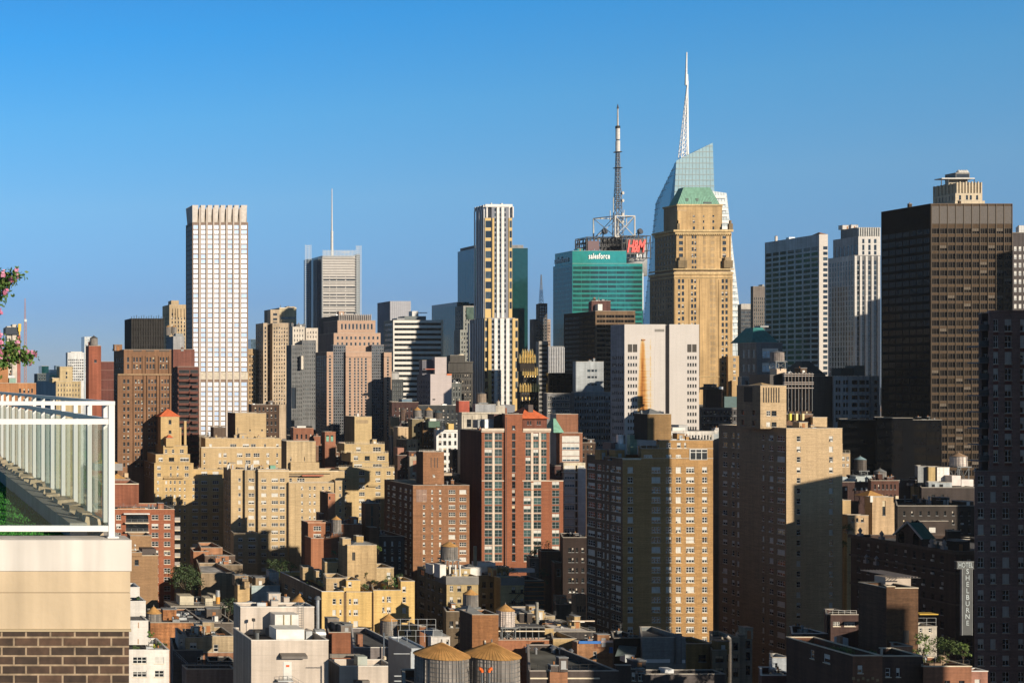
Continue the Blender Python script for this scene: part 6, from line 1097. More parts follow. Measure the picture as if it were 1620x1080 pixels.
b.block(651,676,1026, E=614, D=None, mat=plain((.33,.36,.40),.5,.2), lmat=plain((.12,.135,.155),.5,.3), roof=plain((.28,.30,.32),.6,.2), par=.1, cop=GALV, f=([(653,664,'dark'),(665,675,'dark')],[(1060,1073)],'dark'))
b.rail(631,700,236,Z_(1026,230),GALV,2.2,step=1.5); b.rail(620,690,247,Z_(1026,230),GALV,2.2,step=1.5); b.pbox('beam',623,651,1033,1034,229.5,.2,GALV)
for y in (1068,1076): b.pbox('beam',624,676,y,y+1.3,228.8,.3,GALV)
b.pbox('column',650,652,1030,1085,229.3,.25,GALV); k = b.each('exhaust_pipe'); k.frustum((X_(678.6,229),229,Z_(1042,229)),.35,(X_(678.6,229),229,Z_(1032,229)),.35,12,GALV); k.frustum((X_(678.6,229),228.6,Z_(1035,229)),.4,(X_(676,229),228,Z_(1033,229)),.45,12,FWHITE)
k = b.each('valve'); k.frustum((X_(666,228),228.3,Z_(1076.5,228)),.17,(X_(666,228),228.1,Z_(1074,228)),.17,10,plain((.7,.12,.03))); b.block(682,712,1007, part='roof_house', Y=262, D=6, zb=0, mat=(.58,.55,.52), f=([(706,710)],[(1011,1018)],'dark'), roof=roofing((.15,.16,.16))); b.hip(684,708,998,1006.6,262,6,LEAD,.3,.1); b.block(664,673.6,991, Y=276, D=1.5, mat=(.24,.11,.06), part='chimney', par=.1); b.done()
b = B('loft_building', 'dark tarred roof with white copings and vents between concrete building and yellow building', 'building', 285, (.20,.17,.15))
b.block(560,640,1024, D=34, E=None, roof=roofing((.07,.07,.075),.4), cop=plain((.55,.53,.5)), mat=(.17,.15,.15)); b.block(520,562,1000, part='rear_wing', Y=318, D=12, mat=(.22,.09,.05)); b.clutter(22,big=.7); b.pbox('chimney',566,574,1003,1022,288,1.2,wall((.27,.13,.08))); b.pbox('mast',606.4,608.4,1000,1040,284,.2,plain((.05,.07,.10))); k = b.each('dish'); k.frustum((X_(607.6,283.8),283.6,Z_(1041,284)),.42,(X_(607.6,283.8),283.4,Z_(1037,284)),.3,12,FCREAM); b.done()
tank(716.4,80,1023.4,1044,1110,150,'huge front water tank with orange ribbed cone roof, the left one of the pair',hoops=9); tank(797.4,80.6,1023.4,1044,1110,151,'huge front water tank with orange ribbed cone roof, the right one of the pair',hoops=9)
b = B('brick_building', 'low roof carrying the pair of huge front water tanks', 'building', 148, (.16,.10,.07)); b.block(640,860,1108, D=16); b.done()
for i, (x, dx, t) in enumerate(((762.4,-1,'left'),(773.6,1,'right'))):
    e_ = empty('vent_pipe', (X_(x,149.4),149.4,Z_(1108,149))); tag(e_, 'orange hooded vent pipe between the huge front tanks, the %s of two' % t, 'pipe'); o_ = (X_(x,149.4),149.4,Z_(1108,149)); k = M(); k.frustum(o_,.13,(o_[0],o_[1],Z_(1064,149)),.13,12,STEEL); k.obj('pipe', e_, o_); k = M(); om = plain((.75,.13,.015),.5); z = Z_(1064,149)
    pts = [(0,0),(0,.18),(.06,.32),(.18,.40),(.34,.42)]
    for (a0,c0),(a1,c1) in zip(pts,pts[1:]): k.frustum((o_[0]+dx*a0,o_[1],z+c0),.17,(o_[0]+dx*a1,o_[1],z+c1),.17+a1*.1,12,om)
    k.obj('hood', e_, o_)

b = B('row_house', 'small beige ribbed roof house with green tinted windows beside the shaded tan tower', 'building', 385, (.40,.36,.28))
b.block(911,927.6,941, D=6, E=904, f=([(913,916),(917,920),(921,924),(924.4,926.8)],[(958,968),(974,980)],'loft'))
for i in range(6): b.strip(911.6+i*2.7,912+i*2.7,942,956,385,.06,plain((.27,.24,.19)),'rib')
b.block(880,908,956, Y=392, D=12, mat=(.10,.115,.12)); b.clutter(6,big=.7); b.done()

# ================= right foreground =================
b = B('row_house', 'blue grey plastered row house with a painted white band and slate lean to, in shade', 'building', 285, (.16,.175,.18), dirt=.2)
b.block(1016,1085,1008, D=14, f=None); b.pbox('painted_band',1006,1060,1042,1047.6,284.9,.09,plain((.5,.52,.54))); b.pbox('painted_band',1071,1084,1043,1048,284.9,.09,plain((.5,.52,.54))); b.pbox('chimney',1070,1079,1002,1050,284.4,.55,wall((.15,.16,.165))); b.block(971,1017,1009, Y=292, D=8, mat=(.045,.035,.03), roof=roofing((.34,.33,.36))); k = b.each('lean_to_roof'); k.quad((X_(971,284),283.5,Z_(1037,284)),(X_(1004,284),283.5,Z_(1034,284)),(X_(1008,288),288,Z_(1022,288)),(X_(979,288),288,Z_(1020,288)),plain((.10,.13,.13),.7)); b.pbox('dormer',989,1004,1035,1047,283.6,2,plain((.34,.36,.37))); b.clutter(6,big=.6); b.done()
b = B('row_house', 'dark row house with flat grey roof clutter and two pale sash windows at bottom', 'building', 250, (.075,.065,.065))
b.block(998,1148,1066, D=26, E=980, f=None, roof=roofing((.13,.15,.17),.6), par=.6); b.block(975,998,1052, Y=247, D=10, E=972, f=([(999,1005),(1009,1015)],[(1064,1078)],'small'), mat=(.06,.045,.04)); b.block(996,1020,1058, Y=248.4, D=8, f=([(999.6,1005.4),(1009.6,1015.4)],[(1063,1076)],'small'), mat=(.06,.05,.05)); b.pbox('skylight',1052,1066,1058,1072,252,2,plain((.55,.57,.6))); b.clutter(22,big=.75); b.done()
b = B('row_house', 'small ochre house with a grey window bay, between blue grey row house and cream house', 'building', 300, (.25,.17,.07))
b.block(1085,1128,1018, D=12, f=([(1105,1117)],[(1035,1046)],'dark')); b.block(1127,1150,1028, Y=297, D=7, mat=(.28,.25,.19), f=([(1132,1145)],[(1037,1047),(1056,1066)],'dark2')); b.clutter(5,big=.6); b.done()
b = B('row_house', 'cream rendered house with a curved steel flue beside the tan slab tower', 'building', 310, (.36,.33,.26))
b.block(1127,1170,1008, D=14, f=([(1147,1154),(1160,1168)],[(1016,1028),(1035,1046),(1056,1070)],'dark2')); b.block(1170,1190,1004, Y=313, D=12, mat=(.23,.22,.19), f=([(1180,1187)],[(1013,1025),(1031,1044),(1052,1067)],'dark')); k = b.each('flue'); k.frustum((X_(1157,309),309.4,0),.45,(X_(1157,309),309.4,Z_(1010,309)),.45,12,plain((.36,.33,.30),.5,.3)); k.frustum((X_(1157,309),309.4,Z_(1011,309)),.45,(X_(1151,309),309.4,Z_(1006,309)),.42,12,plain((.36,.33,.30),.5,.3)); b.clutter(6,big=.6); b.done()
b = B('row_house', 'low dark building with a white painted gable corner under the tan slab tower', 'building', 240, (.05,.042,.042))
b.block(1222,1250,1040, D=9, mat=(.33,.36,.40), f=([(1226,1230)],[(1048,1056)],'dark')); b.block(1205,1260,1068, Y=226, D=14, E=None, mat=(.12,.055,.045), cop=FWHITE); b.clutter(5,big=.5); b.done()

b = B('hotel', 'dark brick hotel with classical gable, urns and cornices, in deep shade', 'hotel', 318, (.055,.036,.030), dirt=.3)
hr = [(884+i*21,884+i*21+11) for i in range(9)]
lw_ = [(1342+i*14.6,1346.6+i*14.6) for i in range(11)]
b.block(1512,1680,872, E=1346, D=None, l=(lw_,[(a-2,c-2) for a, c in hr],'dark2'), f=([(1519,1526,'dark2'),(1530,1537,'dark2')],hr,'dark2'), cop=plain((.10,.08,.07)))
b.band(1512,1560,871,876,318,.8,E=1346,mat=wall((.085,.065,.055))); b.band(1512,1560,905,908,318,.5,E=1346,mat=wall((.085,.065,.055))); b.band(1512,1560,955,957,318,.4,E=1346,mat=wall((.085,.065,.055)))
Xh = X_(1512,318); yg = F*Xh/(1440-VX); gz = Z_(872,318); k = b.each('gable'); gm_ = wall((.05,.034,.03))
a0, a1 = yg-4.2, yg+4.2
for q in (0,1):
    xx = Xh-.4+q*3.0
    k.poly([(xx,a1,gz-.2),(xx,a0,gz-.2),(xx,a0,gz+2.2),(xx,yg,gz+5.6),(xx,a1,gz+2.2)] if q == 0 else [(xx,a0,gz-.2),(xx,a1,gz-.2),(xx,a1,gz+2.2),(xx,yg,gz+5.6),(xx,a0,gz+2.2)],gm_)
k.quad((Xh-.4,a0,gz-.2),(Xh+2.6,a0,gz-.2),(Xh+2.6,a0,gz+2.2),(Xh-.4,a0,gz+2.2),gm_)
k = b.each('copper_roof'); k.quad((Xh-.7,a0-.4,gz+1.95),(Xh+3.0,a0-.4,gz+1.95),(Xh+3.0,yg,gz+5.8),(Xh-.7,yg,gz+5.8),plain((.03,.15,.13),.6)); k.quad((Xh-.7,yg,gz+5.8),(Xh+3.0,yg,gz+5.8),(Xh+3.0,a1+.4,gz+1.95),(Xh-.7,a1+.4,gz+1.95),plain((.03,.15,.13),.6))
k = b.each('gable_coping'); pc_ = plain((.34,.36,.38),.6); k.bar((Xh-.75,a0-.5,gz+1.95),(Xh-.75,yg,gz+5.9),.22,pc_); k.bar((Xh-.75,yg,gz+5.9),(Xh-.75,a1+.5,gz+1.95),.22,pc_)
for yy in (yg-2.4,yg+2.4): k = b.each('arched_window'); k.box(Xh-.5,Xh-.403,yy-.9,yy+.9,gz+.2,gz+2.4,G_BLACK); k.frustum((Xh-.5,yy,gz+2.4),.9,(Xh-.41,yy,gz+2.4),.9,16,G_BLACK)
for px_ in (1362,1396,1475,1495,1372,1388):
    k = b.each('urn'); yy = F*Xh/(px_-VX); z = gz if px_ not in (1372,1388) else gz-7; um = plain((.24,.24,.25),.7); k.box(Xh-.7,Xh+.3,yy-.5,yy+.5,z,z+.9,um); k.frustum((Xh-.2,yy,z+.9),.2,(Xh-.2,yy,z+1.7),.55,10,um); k.frustum((Xh-.2,yy,z+1.7),.55,(Xh-.2,yy,z+2.5),.08,10,um)
b.block(1500,1520,840, Y=330, D=6, zb=Z_(874,318), mat=(.045,.035,.03), part='penthouse'); b.block(1455,1500,824, Y=358, D=8, mat=(.05,.038,.034), zb=0, f=([(1470,1480)],[(834,842)],'wht')); b.block(1500,1560,853, Y=344, D=5, zb=Z_(874,318), mat=(.075,.055,.045), part='penthouse'); b.clutter(12,area=(X_(1516,322),X_(1545,322),322,340,Z_(872,318)-.9,0),big=.9)
hs = b.done()
sg = empty('hotel_sign', (X_(1526,312),312,Z_(1004,312))); tag(sg, 'vertical blade sign with pale capital letters on the dark hotel', 'sign'); so = (X_(1526,312),312,Z_(1004,312))
sm = plain((.06,.066,.072),.6,.1); lm = plain((.34,.39,.42),.5)
k = M(); k.box(X_(1522.6,312),X_(1537.6,312),312,312.5,Z_(1004,312),Z_(898.6,312),sm); k.box(X_(1521.6,312),X_(1522.6,312),311.95,312.55,Z_(1004.6,312),Z_(898,312),LEAD); k.box(X_(1537.6,312),X_(1538.4,312),311.95,312.55,Z_(1004.6,312),Z_(898,312),LEAD); k.obj('panel', sg, so)
k = M(); k.box(X_(1513.4,312),X_(1540,312),311.9,312.6,Z_(898.4,312),Z_(888.4,312),sm); k.box(X_(1513,312),X_(1540.4,312),311.84,312.66,Z_(888.3,312),Z_(887.6,312),LEAD); k.box(X_(1513,312),X_(1540.4,312),311.84,312.66,Z_(899.2,312),Z_(898.5,312),LEAD); k.obj('header', sg, so)
letters(sg, so, 'HOTEL', X_(1526.6,312), 311.85, Z_(893.4,312), 1.75, lm, sx=.66, bold=.02, depth=.04)
for i, c in enumerate('SHELBURNE'): letters(sg, so, c, X_(1530.2,312), 311.95, Z_(903.6+i*10.2,312), 1.7, lm, sx=.92, bold=.02, depth=.04)

b = B('brick_building', 'brown brick blank tower block with a small black door, left of the planted terrace', 'building', 262, (.105,.057,.032), dirt=.25, course=.18)
b.block(1403.4,1452.6,930, E=1358.4, D=None, lmat=wall((.085,.05,.035),.3,.2), cop=FCREAM, f=None); b.block(1402.6,1416,927.6, Y=261.8, D=3, zb=0, par=.1, cop=FCREAM); b.pbox('door',1429,1438,996.6,1016,261.94,.05,BLACK); b.rail(1428,1450,260,Z_(1017,262),BLACK,1.0); b.pbox('roof_box',1401,1441,912.6,926.4,268,3,plain((.38,.32,.27),.7)); k = b.each('roof_trellis')
for i in range(7): k.box(X_(1384+i*5,270),X_(1385+i*5,270),264,274,Z_(906,270),Z_(905,270),plain((.4,.33,.28)))
k.box(X_(1372,270),X_(1420,270),264,264.3,Z_(907.4,270),Z_(906.2,270),BLACK); b.block(1413,1444,1022, Y=257, D=4, zb=0, mat=(.27,.14,.085)); b.block(1452.6,1482,991, Y=266, D=5, zb=0, mat=(.50,.46,.40), f=([(1455,1459),(1469,1474)],[(993,1000)],'small')); b.pbox('awning',1455,1484.6,970.6,972,266,2,plain((.55,.35,.05))); b.rail(1452.6,1482,266.2,Z_(991,266),GALV,1.8); b.done()
b = B('brick_building', 'dark brick building with railed roof deck and white windows, left of brown tower block', 'building', 280, (.06,.035,.032))
b.block(1308.6,1358,972, D=14, f=([(1318,1329,'apt3'),(1335.6,1353,'apt3')],[(983,990)],'apt'), roof=roofing((.3,.3,.31))); b.rail(1309,1356,280.2,Z_(972,280),FWHITE,.9,step=1.2); b.block(1254,1309,1002, Y=276, D=10, mat=(.05,.035,.033), cop=FWHITE); b.pbox('roof_house',1331,1342,1009,1026,268,2,plain((.30,.36,.40))); b.pbox('chimney',1329,1333.4,1006,1026,267,1,plain((.2,.12,.08))); b.clutter(5,big=.6); b.done()
b = B('apartment_building', 'dark brick building with angled bays, planted roof terrace and zigzag brickwork at the bottom right', 'building', 205, (.125,.062,.042), dirt=.25, course=.2)
b.block(1349,1396,1037, D=10, E=1244, f=([(1357,1365,'small')],[(1052,1064)],'apt'), mat=(.19,.09,.055), l=([(1303,1313,'small'),(1282,1288,'small')],[(1046,1060)],'small'), lmat=wall((.075,.042,.032)), cop=FCREAM); b.block(1396,1460,1037.6, Y=205.5, D=9, mat=(.075,.045,.035), f=([(1401,1409,'small'),(1418,1424,'small'),(1452,1460,'small')],[(1056,1070)],'small'), cop=FCREAM); b.block(1460.6,1537,1054, Y=204, D=12, mat=(.24,.11,.065), f=([(1494,1503,'dark2'),(1517,1526,'dark2')],[(1076,1090)],'dark2'), cop=FCREAM); b.block(1537,1562.6,1061.6, Y=206, D=10, mat=(.30,.15,.11), f=([(1542,1551,'small')],[(1074,1090)],'small'), cop=FWHITE)
for i in range(6): b.strip(1348+i*7.6,1352+i*7.6,1070+(i%2)*3,1074+(i%2)*3,205,.06,wall((.33,.24,.13)),'zigzag_brick')
b.block(1412,1434,1032, Y=212, D=4, zb=Z_(1054,204), mat=(.38,.30,.22)); b.block(1434,1462,1040, Y=212, D=3, zb=Z_(1054,204), mat=(.40,.28,.20)); b.rail(1462,1535,204.2,Z_(1054,204),BLACK,.9); b.pbox('deck_chair',1489,1497,1037,1050,208,.6,plain((.42,.30,.2))); b.pbox('planter',1470,1490,1049,1054,206,.8,plain((.30,.20,.13))); b.clutter(4,area=(X_(1470,205),X_(1530,205),207,214,Z_(1054,204)-.9,0),big=.4); b.done()
for i, (cx,bs,w,h,Y,c,t,n) in enumerate(((1471,1052,28,46,210,(.10,.15,.03),'young leafy tree on the brick terrace beside the brown tower block',900),(1512,1052,44,36,211,(.06,.095,.02),'broad dark tree on the planted terrace under the hotel sign',1200),(1534,1054,24,34,209,(.10,.15,.03),'slim tree at the right end of the planted terrace',700),(1500,1054,20,14,206,(.09,.10,.02),'low shrub between the terrace trees',300),(1346,1035,34,7,208,(.10,.13,.03),'low green planting along the angled roof edge',500),(1386,1036,16,5,208,(.10,.13,.03),'small hedge patch on the brick roof terrace',200),(1479,1056,30,9,206,(.08,.10,.02),'low planting at the front edge of the terrace',300))): plant('terrace_tree' if h > 20 else 'terrace_shrub','tree' if h > 20 else 'plant',t,cx,bs,w,h,Y,c,n=n,leaf=.24,seed=80+i)
b = B('apartment_tower', 'purple brown brick apartment tower with corner balconies, cut by the right edge, in shade', 'tower', 274, (.225,.148,.138), dirt=.12, course=.16)
ow = [(505+i*25.85,505+i*25.85+19) for i in range(23)]
b.block(1565,1628,492, D=8, f=([(1571.6,1579.4,'apt'),(1589.6,1600.6,'apt'),(1614,1625,'apt')],ow,'apt'), zb=Z_(745,274)); b.block(1542,1628,745, Y=273.9, D=8.5, cap=.4, f=([(1547,1556.6,'apt'),(1567,1575.6,'apt'),(1586,1597,'apt'),(1611,1620,'apt')],[(752+i*25.85,752+i*25.85+16) for i in range(14)],'apt'), zb=0, par=.2); b.block(1553,1565,496, Y=277, D=6, zb=Z_(746,274), mat=(.06,.045,.045), f=([(1556,1563)],[(508+i*25.85,508+i*25.85+12) for i in range(10)],'apt'))
sp_ = wall((.17,.062,.05))
for i in range(9):
    for x0, x1 in ((1571.6,1579.4),(1589.6,1600.6),(1614,1625)): b.pbox('spandrel',x0,x1,524.8+i*25.85,530+i*25.85,273.96,.03,sp_)
for i in range(9): b.pbox('balcony_slab',1549,1565,521+i*25.85,523+i*25.85,275,3,plain((.12,.12,.13))); b.pbox('balcony_rail',1549,1565,513+i*25.85,521+i*25.85,274.9,.08,glass((.06,.08,.09)))
b.band(1565,1628,491,494,274,.3); b.band(1542,1628,744.6,746,273.8,.2); b.done()

# rooftops between hotel and bronze tower
b = B('apartment_building', 'small sunlit tan building with one tall window slot, among dark roofs', 'building', 420, (.42,.30,.185))
b.block(1380,1419,786, E=1368, D=None, f=([(1396,1401)],[(791.6,815)],'dark')); b.block(1333,1346,791, Y=424, D=8, mat=(.40,.29,.16), E=None, f=None); b.block(1341,1374,815, Y=416, D=10, E=1330, f=([(1346,1350.4),(1354,1358),(1362,1366.6)],[(819,825)],'dark')); b.hip(1373,1402,777,785,424,6,CONE,.05,.1); b.pbox('roof_fin',1377,1381,784,794,419.4,.5,FWHITE); b.pbox('roof_fin',1417,1421.6,784,794,419.4,.5,plain((.5,.42,.3))); b.block(1340,1348,843, Y=410, D=5, mat=(.40,.3,.16), zb=0); b.rail(1380,1420,419.8,Z_(829,420),FDARK,1.0) if False else None; b.clutter(5,big=.6); b.done()
plant('rooftop_shrub','plant','round dark bushes on the small sunlit terrace right of tan slab tower',1348,845,18,15,405,(.04,.08,.02),n=500,leaf=.3,seed=70); plant('rooftop_shrub','plant','sunlit shrub below the round bushes right of tan slab tower',1338,872,16,15,400,(.09,.12,.02),n=400,leaf=.3,seed=71)
b = B('brick_building', 'dark maroon roof house with small pale blue windows and white rooftop boxes', 'building', 470, (.05,.028,.026))
b.block(1331,1395,762, D=16, f=([(1337,1340),(1352,1354.4),(1362,1365),(1369,1372),(1383,1387)],[(771,775.4)],'wht'));
for (x0,x1,y0,y1) in ((1333,1341,754,762),(1342,1356,757,762),(1354,1368,753,762),(1368,1384,752,762),(1386,1394,752,760)): b.pbox('roof_box',x0,x1,y0,y1,474,3,plain((.30,.34,.36)))
b.clutter(8); b.done()
tank(1367,16,721.4,727,744,486,'shaded water tank with pale blue cone roof right of tan slab tower',legs=752,body=WOODD,roof=plain((.20,.30,.34))); tank(1398.6,16,741,746,757,478,'low grey water tank with light grey cone roof among dark roofs',legs=760,body=WOODG,roof=LEAD); tank(1525.6,21.6,716,722,737.6,440,'pale water tank on a black steel lattice stand in front of the bronze tower',legs=770,body=WOODW,roof=plain((.30,.20,.13)))
b = B('brick_building', 'bright orange brick twin chimney stack standing among dark roofs', 'chimney', 452, (.50,.135,.045)); b.block(1404.6,1415,764, D=3, par=.1); b.pbox('chimney',1402.6,1405.6,755,778,451.6,1.2,b.mat); b.pbox('chimney',1414,1417.4,754,778,451.6,1.2,b.mat); b.done()
b = B('brick_building', 'low dark building with yellow wall and white plant boxes under latticed tank', 'building', 430, (.045,.036,.034))
b.block(1458,1552,771, D=16, f=([(1474,1479),(1489,1493)],[(782,788)],'dark'), roof=roofing((.1,.1,.11))); b.block(1452,1480,737.6, Y=440, E=None, D=6, zb=Z_(772,430), mat=(.22,.23,.24)); b.block(1469,1479.6,738.4, Y=438.6, D=5, zb=Z_(772,430), mat=(.42,.31,.15)); b.block(1482.6,1502,739, Y=439, D=5, zb=Z_(772,430), mat=(.60,.58,.55)); b.block(1469,1506,763, Y=433, D=5, zb=Z_(772,430), mat=(.30,.33,.35), f=([(1474,1479),(1486,1492)],[(765.6,770)],'dark')); b.block(1417,1446,759.6, Y=445, D=14, mat=(.10,.09,.095)); b.block(1445.6,1454.6,765, Y=441, D=4, mat=(.5,.40,.2)); b.pbox('plant_unit',1506,1520,752,768,436,3,plain((.55,.5,.48))); b.pbox('plant_unit',1521,1540,758,769,436,3,plain((.55,.5,.48))); b.clutter(16,big=.8); b.done()
b = B('brick_building', 'broad low dark roofed building between sunlit tan building and right edge tower', 'building', 360, (.04,.033,.03))
b.block(1420,1545,800, D=40, roof=roofing((.05,.05,.055)), f=fac(cols(1424,1540,9,.25),808,14,7,880,'dark')); b.block(1442,1456,812, Y=356, D=6, f=([(1444.6,1454)],[(804.6,812)],'wht')) if False else None; b.clutter(18,big=.9); b.done()
b = B('apartment_building', 'sliver of sunlit tan facade with white windows between slab tower and dark bronze annex', 'building', 500, (.40,.29,.18)); b.block(1326,1345,717, D=10, f=([(1332,1336.6),(1339,1343)],[(722,728.4),(733.4,738)],'apt')); b.rail(1332,1345,500.2,Z_(717,500),FCREAM,1.2); b.block(1326,1333,702, Y=503, D=5); b.done()
for k_, (cx, y0, w) in enumerate(((1340,700,30),)): pass
# ================= unseen buildings to the right, placed for the shadows they cast =================
def side(label, x0, x1, y0, y1, h, col=(.26,.16,.10)):
    b = B('apartment_tower', label, 'tower', y0, col); px = lambda x: x*F/y0+VX
    pt = VY-(h-H)*F/y0; fl = 3.2*F/y0
    b.block(px(x0), px(x1), pt, D=y1-y0, f=fac(cols(px(x0), px(x1), max(2,int((x1-x0)/5)), .4), pt+fl*.6, fl, fl*.5, pt+fl*18, 'dark2')); b.clutter(3, big=.8); b.done()
side('brown brick tower beyond the right edge whose shadow falls on the tan apartment tower', 239.5, 263.5, 238, 250, 115)
side('tan brick tower beyond the right edge whose shadow cuts the tan slab tower', 344.5, 376, 275, 300, 111, (.4,.3,.2))
side('low brick building beyond the right edge shading the foot of tan slab tower', 310, 342, 304, 320, 67)
side('slim brick tower beyond the right edge shading the purple brown tower', 240, 253.5, 262, 268, 122, (.3,.2,.14))
side('small brick tower beyond the right edge shading the hotel front', 281, 300, 290, 298, 78, (.3,.2,.14))
side('tall grey tower beyond the right edge shading the bronze tower', 541, 582, 455, 480, 193, (.3,.3,.3))
side('tall pale tower beyond the right edge shading the white pier tower', 722, 770, 660, 676, 206, (.45,.43,.4))
side('taller stone tower beyond the right edge, stepped behind the pale one', 739, 775, 680, 700, 213, (.45,.43,.4))
side('grey tower beyond the right edge shading the blue grey office block', 430, 460, 430, 450, 165, (.3,.3,.3))
side('brick tower beyond the right edge shading the bottom right terraces', 190, 222, 82, 100, 100)
side('brick tower beyond the right edge shading the row houses', 258, 290, 82, 100, 114, (.25,.13,.08))

# ================= far city, one mass =================
r = random.Random(11); k = M(); ms = [wall(c,.1,.02) for c in ((.20,.19,.19),(.30,.27,.24),(.16,.16,.18),(.34,.32,.30),(.22,.15,.12))]
for i in range(520):
    Y = r.uniform(1250, 5200); px = r.uniform(-260, 1900); X = X_(px, Y)
    w = r.uniform(14, 45); d = r.uniform(14, 40); h = r.uniform(14, 62)*(1+.35*r.random()) if px < 230 or Y < 1500 else r.uniform(20, 95)
    k.box(X-w/2, X+w/2, Y, Y+d, 0, h, r.choice(ms)); k.box(X-w/5, X+w/5, Y+d*.3, Y+d*.6, h, h+r.uniform(2,6), ms[2])
tag(k.obj('distant_city'), kind='stuff')
# infill blocks in the gaps of the street grid
r = random.Random(5); infill = [(420,610,640),(480,650,690),(690,600,680),(1140,520,700),(1180,470,690),(1090,640,640),(1290,520,720),(1400,430,760),(920,560,700),(330,430,905),(700,480,840),(1200,640,640),(440,700,700),(480,760,680),(860,760,660),(1250,700,650),(740,640,700),(640,800,640),(330,680,690),(1110,560,700),(1560,500,770),(820,600,690)]
wd = ['brown','grey','tan','dark red']; wc_ = [(.08,.05,.036),(.07,.07,.07),(.16,.12,.08),(.085,.04,.03)]
for i, (px, Y, py) in enumerate(infill):
    j = i % 4; hw = 22; b = B('row_building', '%s infill block mostly hidden between taller buildings, roof seen at %s' % (wd[j], 'gap number'), 'building', Y, wc_[j]) if False else B('row_building', wd[j]+' low block glimpsed between taller buildings', 'building', Y, wc_[j], group=wd[j]+' low blocks between the towers')
    b.block(px-hw, px+hw, py, D=18, f=fac(cols(px-hw+3, px+hw-3, 6, .4), py+5*500/Y, 3.4*F/Y, 1.7*F/Y, min(py+70, 1000), 'dark')); b.clutter(5); b.done()

# ================= our own roof terrace, left foreground =================
Yt = 10.0; xr = X_(207, Yt); zc_ = Z_(853.4, Yt); zw = Z_(902, Yt); zj = Z_(937, Yt); zk = Z_(995, Yt)
ter = empty('roof_terrace', (xr-4, Yt+1, 0)); tag(ter, 'roof terrace wall of dark brick, cream render and white coping with artificial lawn', 'terrace'); to = (xr-4, Yt+1, 0)
brk = bpy.data.materials.new('dark_brick'); brk.use_nodes = True; nt = brk.node_tree; p = nt.nodes["Principled BSDF"]
g = nt.nodes.new("ShaderNodeNewGeometry"); sx = nt.nodes.new("ShaderNodeSeparateXYZ"); cb_ = nt.nodes.new("ShaderNodeCombineXYZ"); nt.links.new(g.outputs['Position'], sx.inputs[0]); nt.links.new(sx.outputs['X'], cb_.inputs[0]); nt.links.new(sx.outputs['Z'], cb_.inputs[1])
bt = nt.nodes.new("ShaderNodeTexBrick"); nt.links.new(cb_.outputs[0], bt.inputs['Vector']); bt.inputs['Scale'].default_value = 1.0; bt.inputs['Brick Width'].default_value = .193; bt.inputs['Row Height'].default_value = .0735; bt.inputs['Mortar Size'].default_value = .0095; bt.inputs['Mortar Smooth'].default_value = .25; bt.inputs['Bias'].default_value = -.2
bt.inputs['Color1'].default_value = (.033,.020,.014,1); bt.inputs['Color2'].default_value = (.085,.046,.028,1); bt.inputs['Mortar'].default_value = (.25,.185,.125,1)
ns = _noise(nt, _pos(nt,(1,1,1)), 14, 6); mx_ = nt.nodes.new("ShaderNodeVectorMath"); mx_.operation = 'SCALE'; nt.links.new(bt.outputs['Color'], mx_.inputs[0]); nt.links.new(_range(nt, ns, .25, .75, .55, 1.5), mx_.inputs['Scale']); nt.links.new(mx_.outputs[0], p.inputs['Base Color']); p.inputs['Roughness'].default_value = .85
bp = nt.nodes.new("ShaderNodeBump"); bp.inputs['Strength'].default_value = .9; bp.inputs['Distance'].default_value = .012; sb = nt.nodes.new("ShaderNodeMath"); sb.operation = 'SUBTRACT'; sb.inputs[0].default_value = 1; nt.links.new(bt.outputs['Fac'], sb.inputs[1]); ad = nt.nodes.new("ShaderNodeMath"); ad.operation = 'MULTIPLY_ADD'; nt.links.new(ns, ad.inputs[0]); ad.inputs[1].default_value = .35; nt.links.new(sb.outputs[0], ad.inputs[2]); nt.links.new(ad.outputs[0], bp.inputs['Height']); nt.links.new(bp.outputs[0], p.inputs['Normal'])
def rendered(name, rgb, bump, scale=9, dist=.01):
    m, nt, p = _new(name); a = _range(nt, _noise(nt, _pos(nt,(1,1,1)), 1.3, 5), .3, .7, .88, 1.08); b_ = _range(nt, _noise(nt, _pos(nt,(6,6,.5)), 1.0, 3), .35, .7, 1.05, .80)
    v = nt.nodes.new("ShaderNodeVectorMath"); v.operation = 'SCALE'; v.inputs[0].default_value = rgb; nt.links.new(_mul(nt,a,b_), v.inputs['Scale']); nt.links.new(v.outputs[0], p.inputs['Base Color']); p.inputs['Roughness'].default_value = .85
    bp = nt.nodes.new("ShaderNodeBump"); bp.inputs['Strength'].default_value = bump; bp.inputs['Distance'].default_value = dist; nt.links.new(_noise(nt, _pos(nt,(1,1,1)), scale, 6), bp.inputs['Height']); nt.links.new(bp.outputs[0], p.inputs['Normal']); return m
stu = rendered('cream_render', (.50,.395,.27), .6); cop_ = rendered('white_coping', (.57,.535,.50), .08, 4)
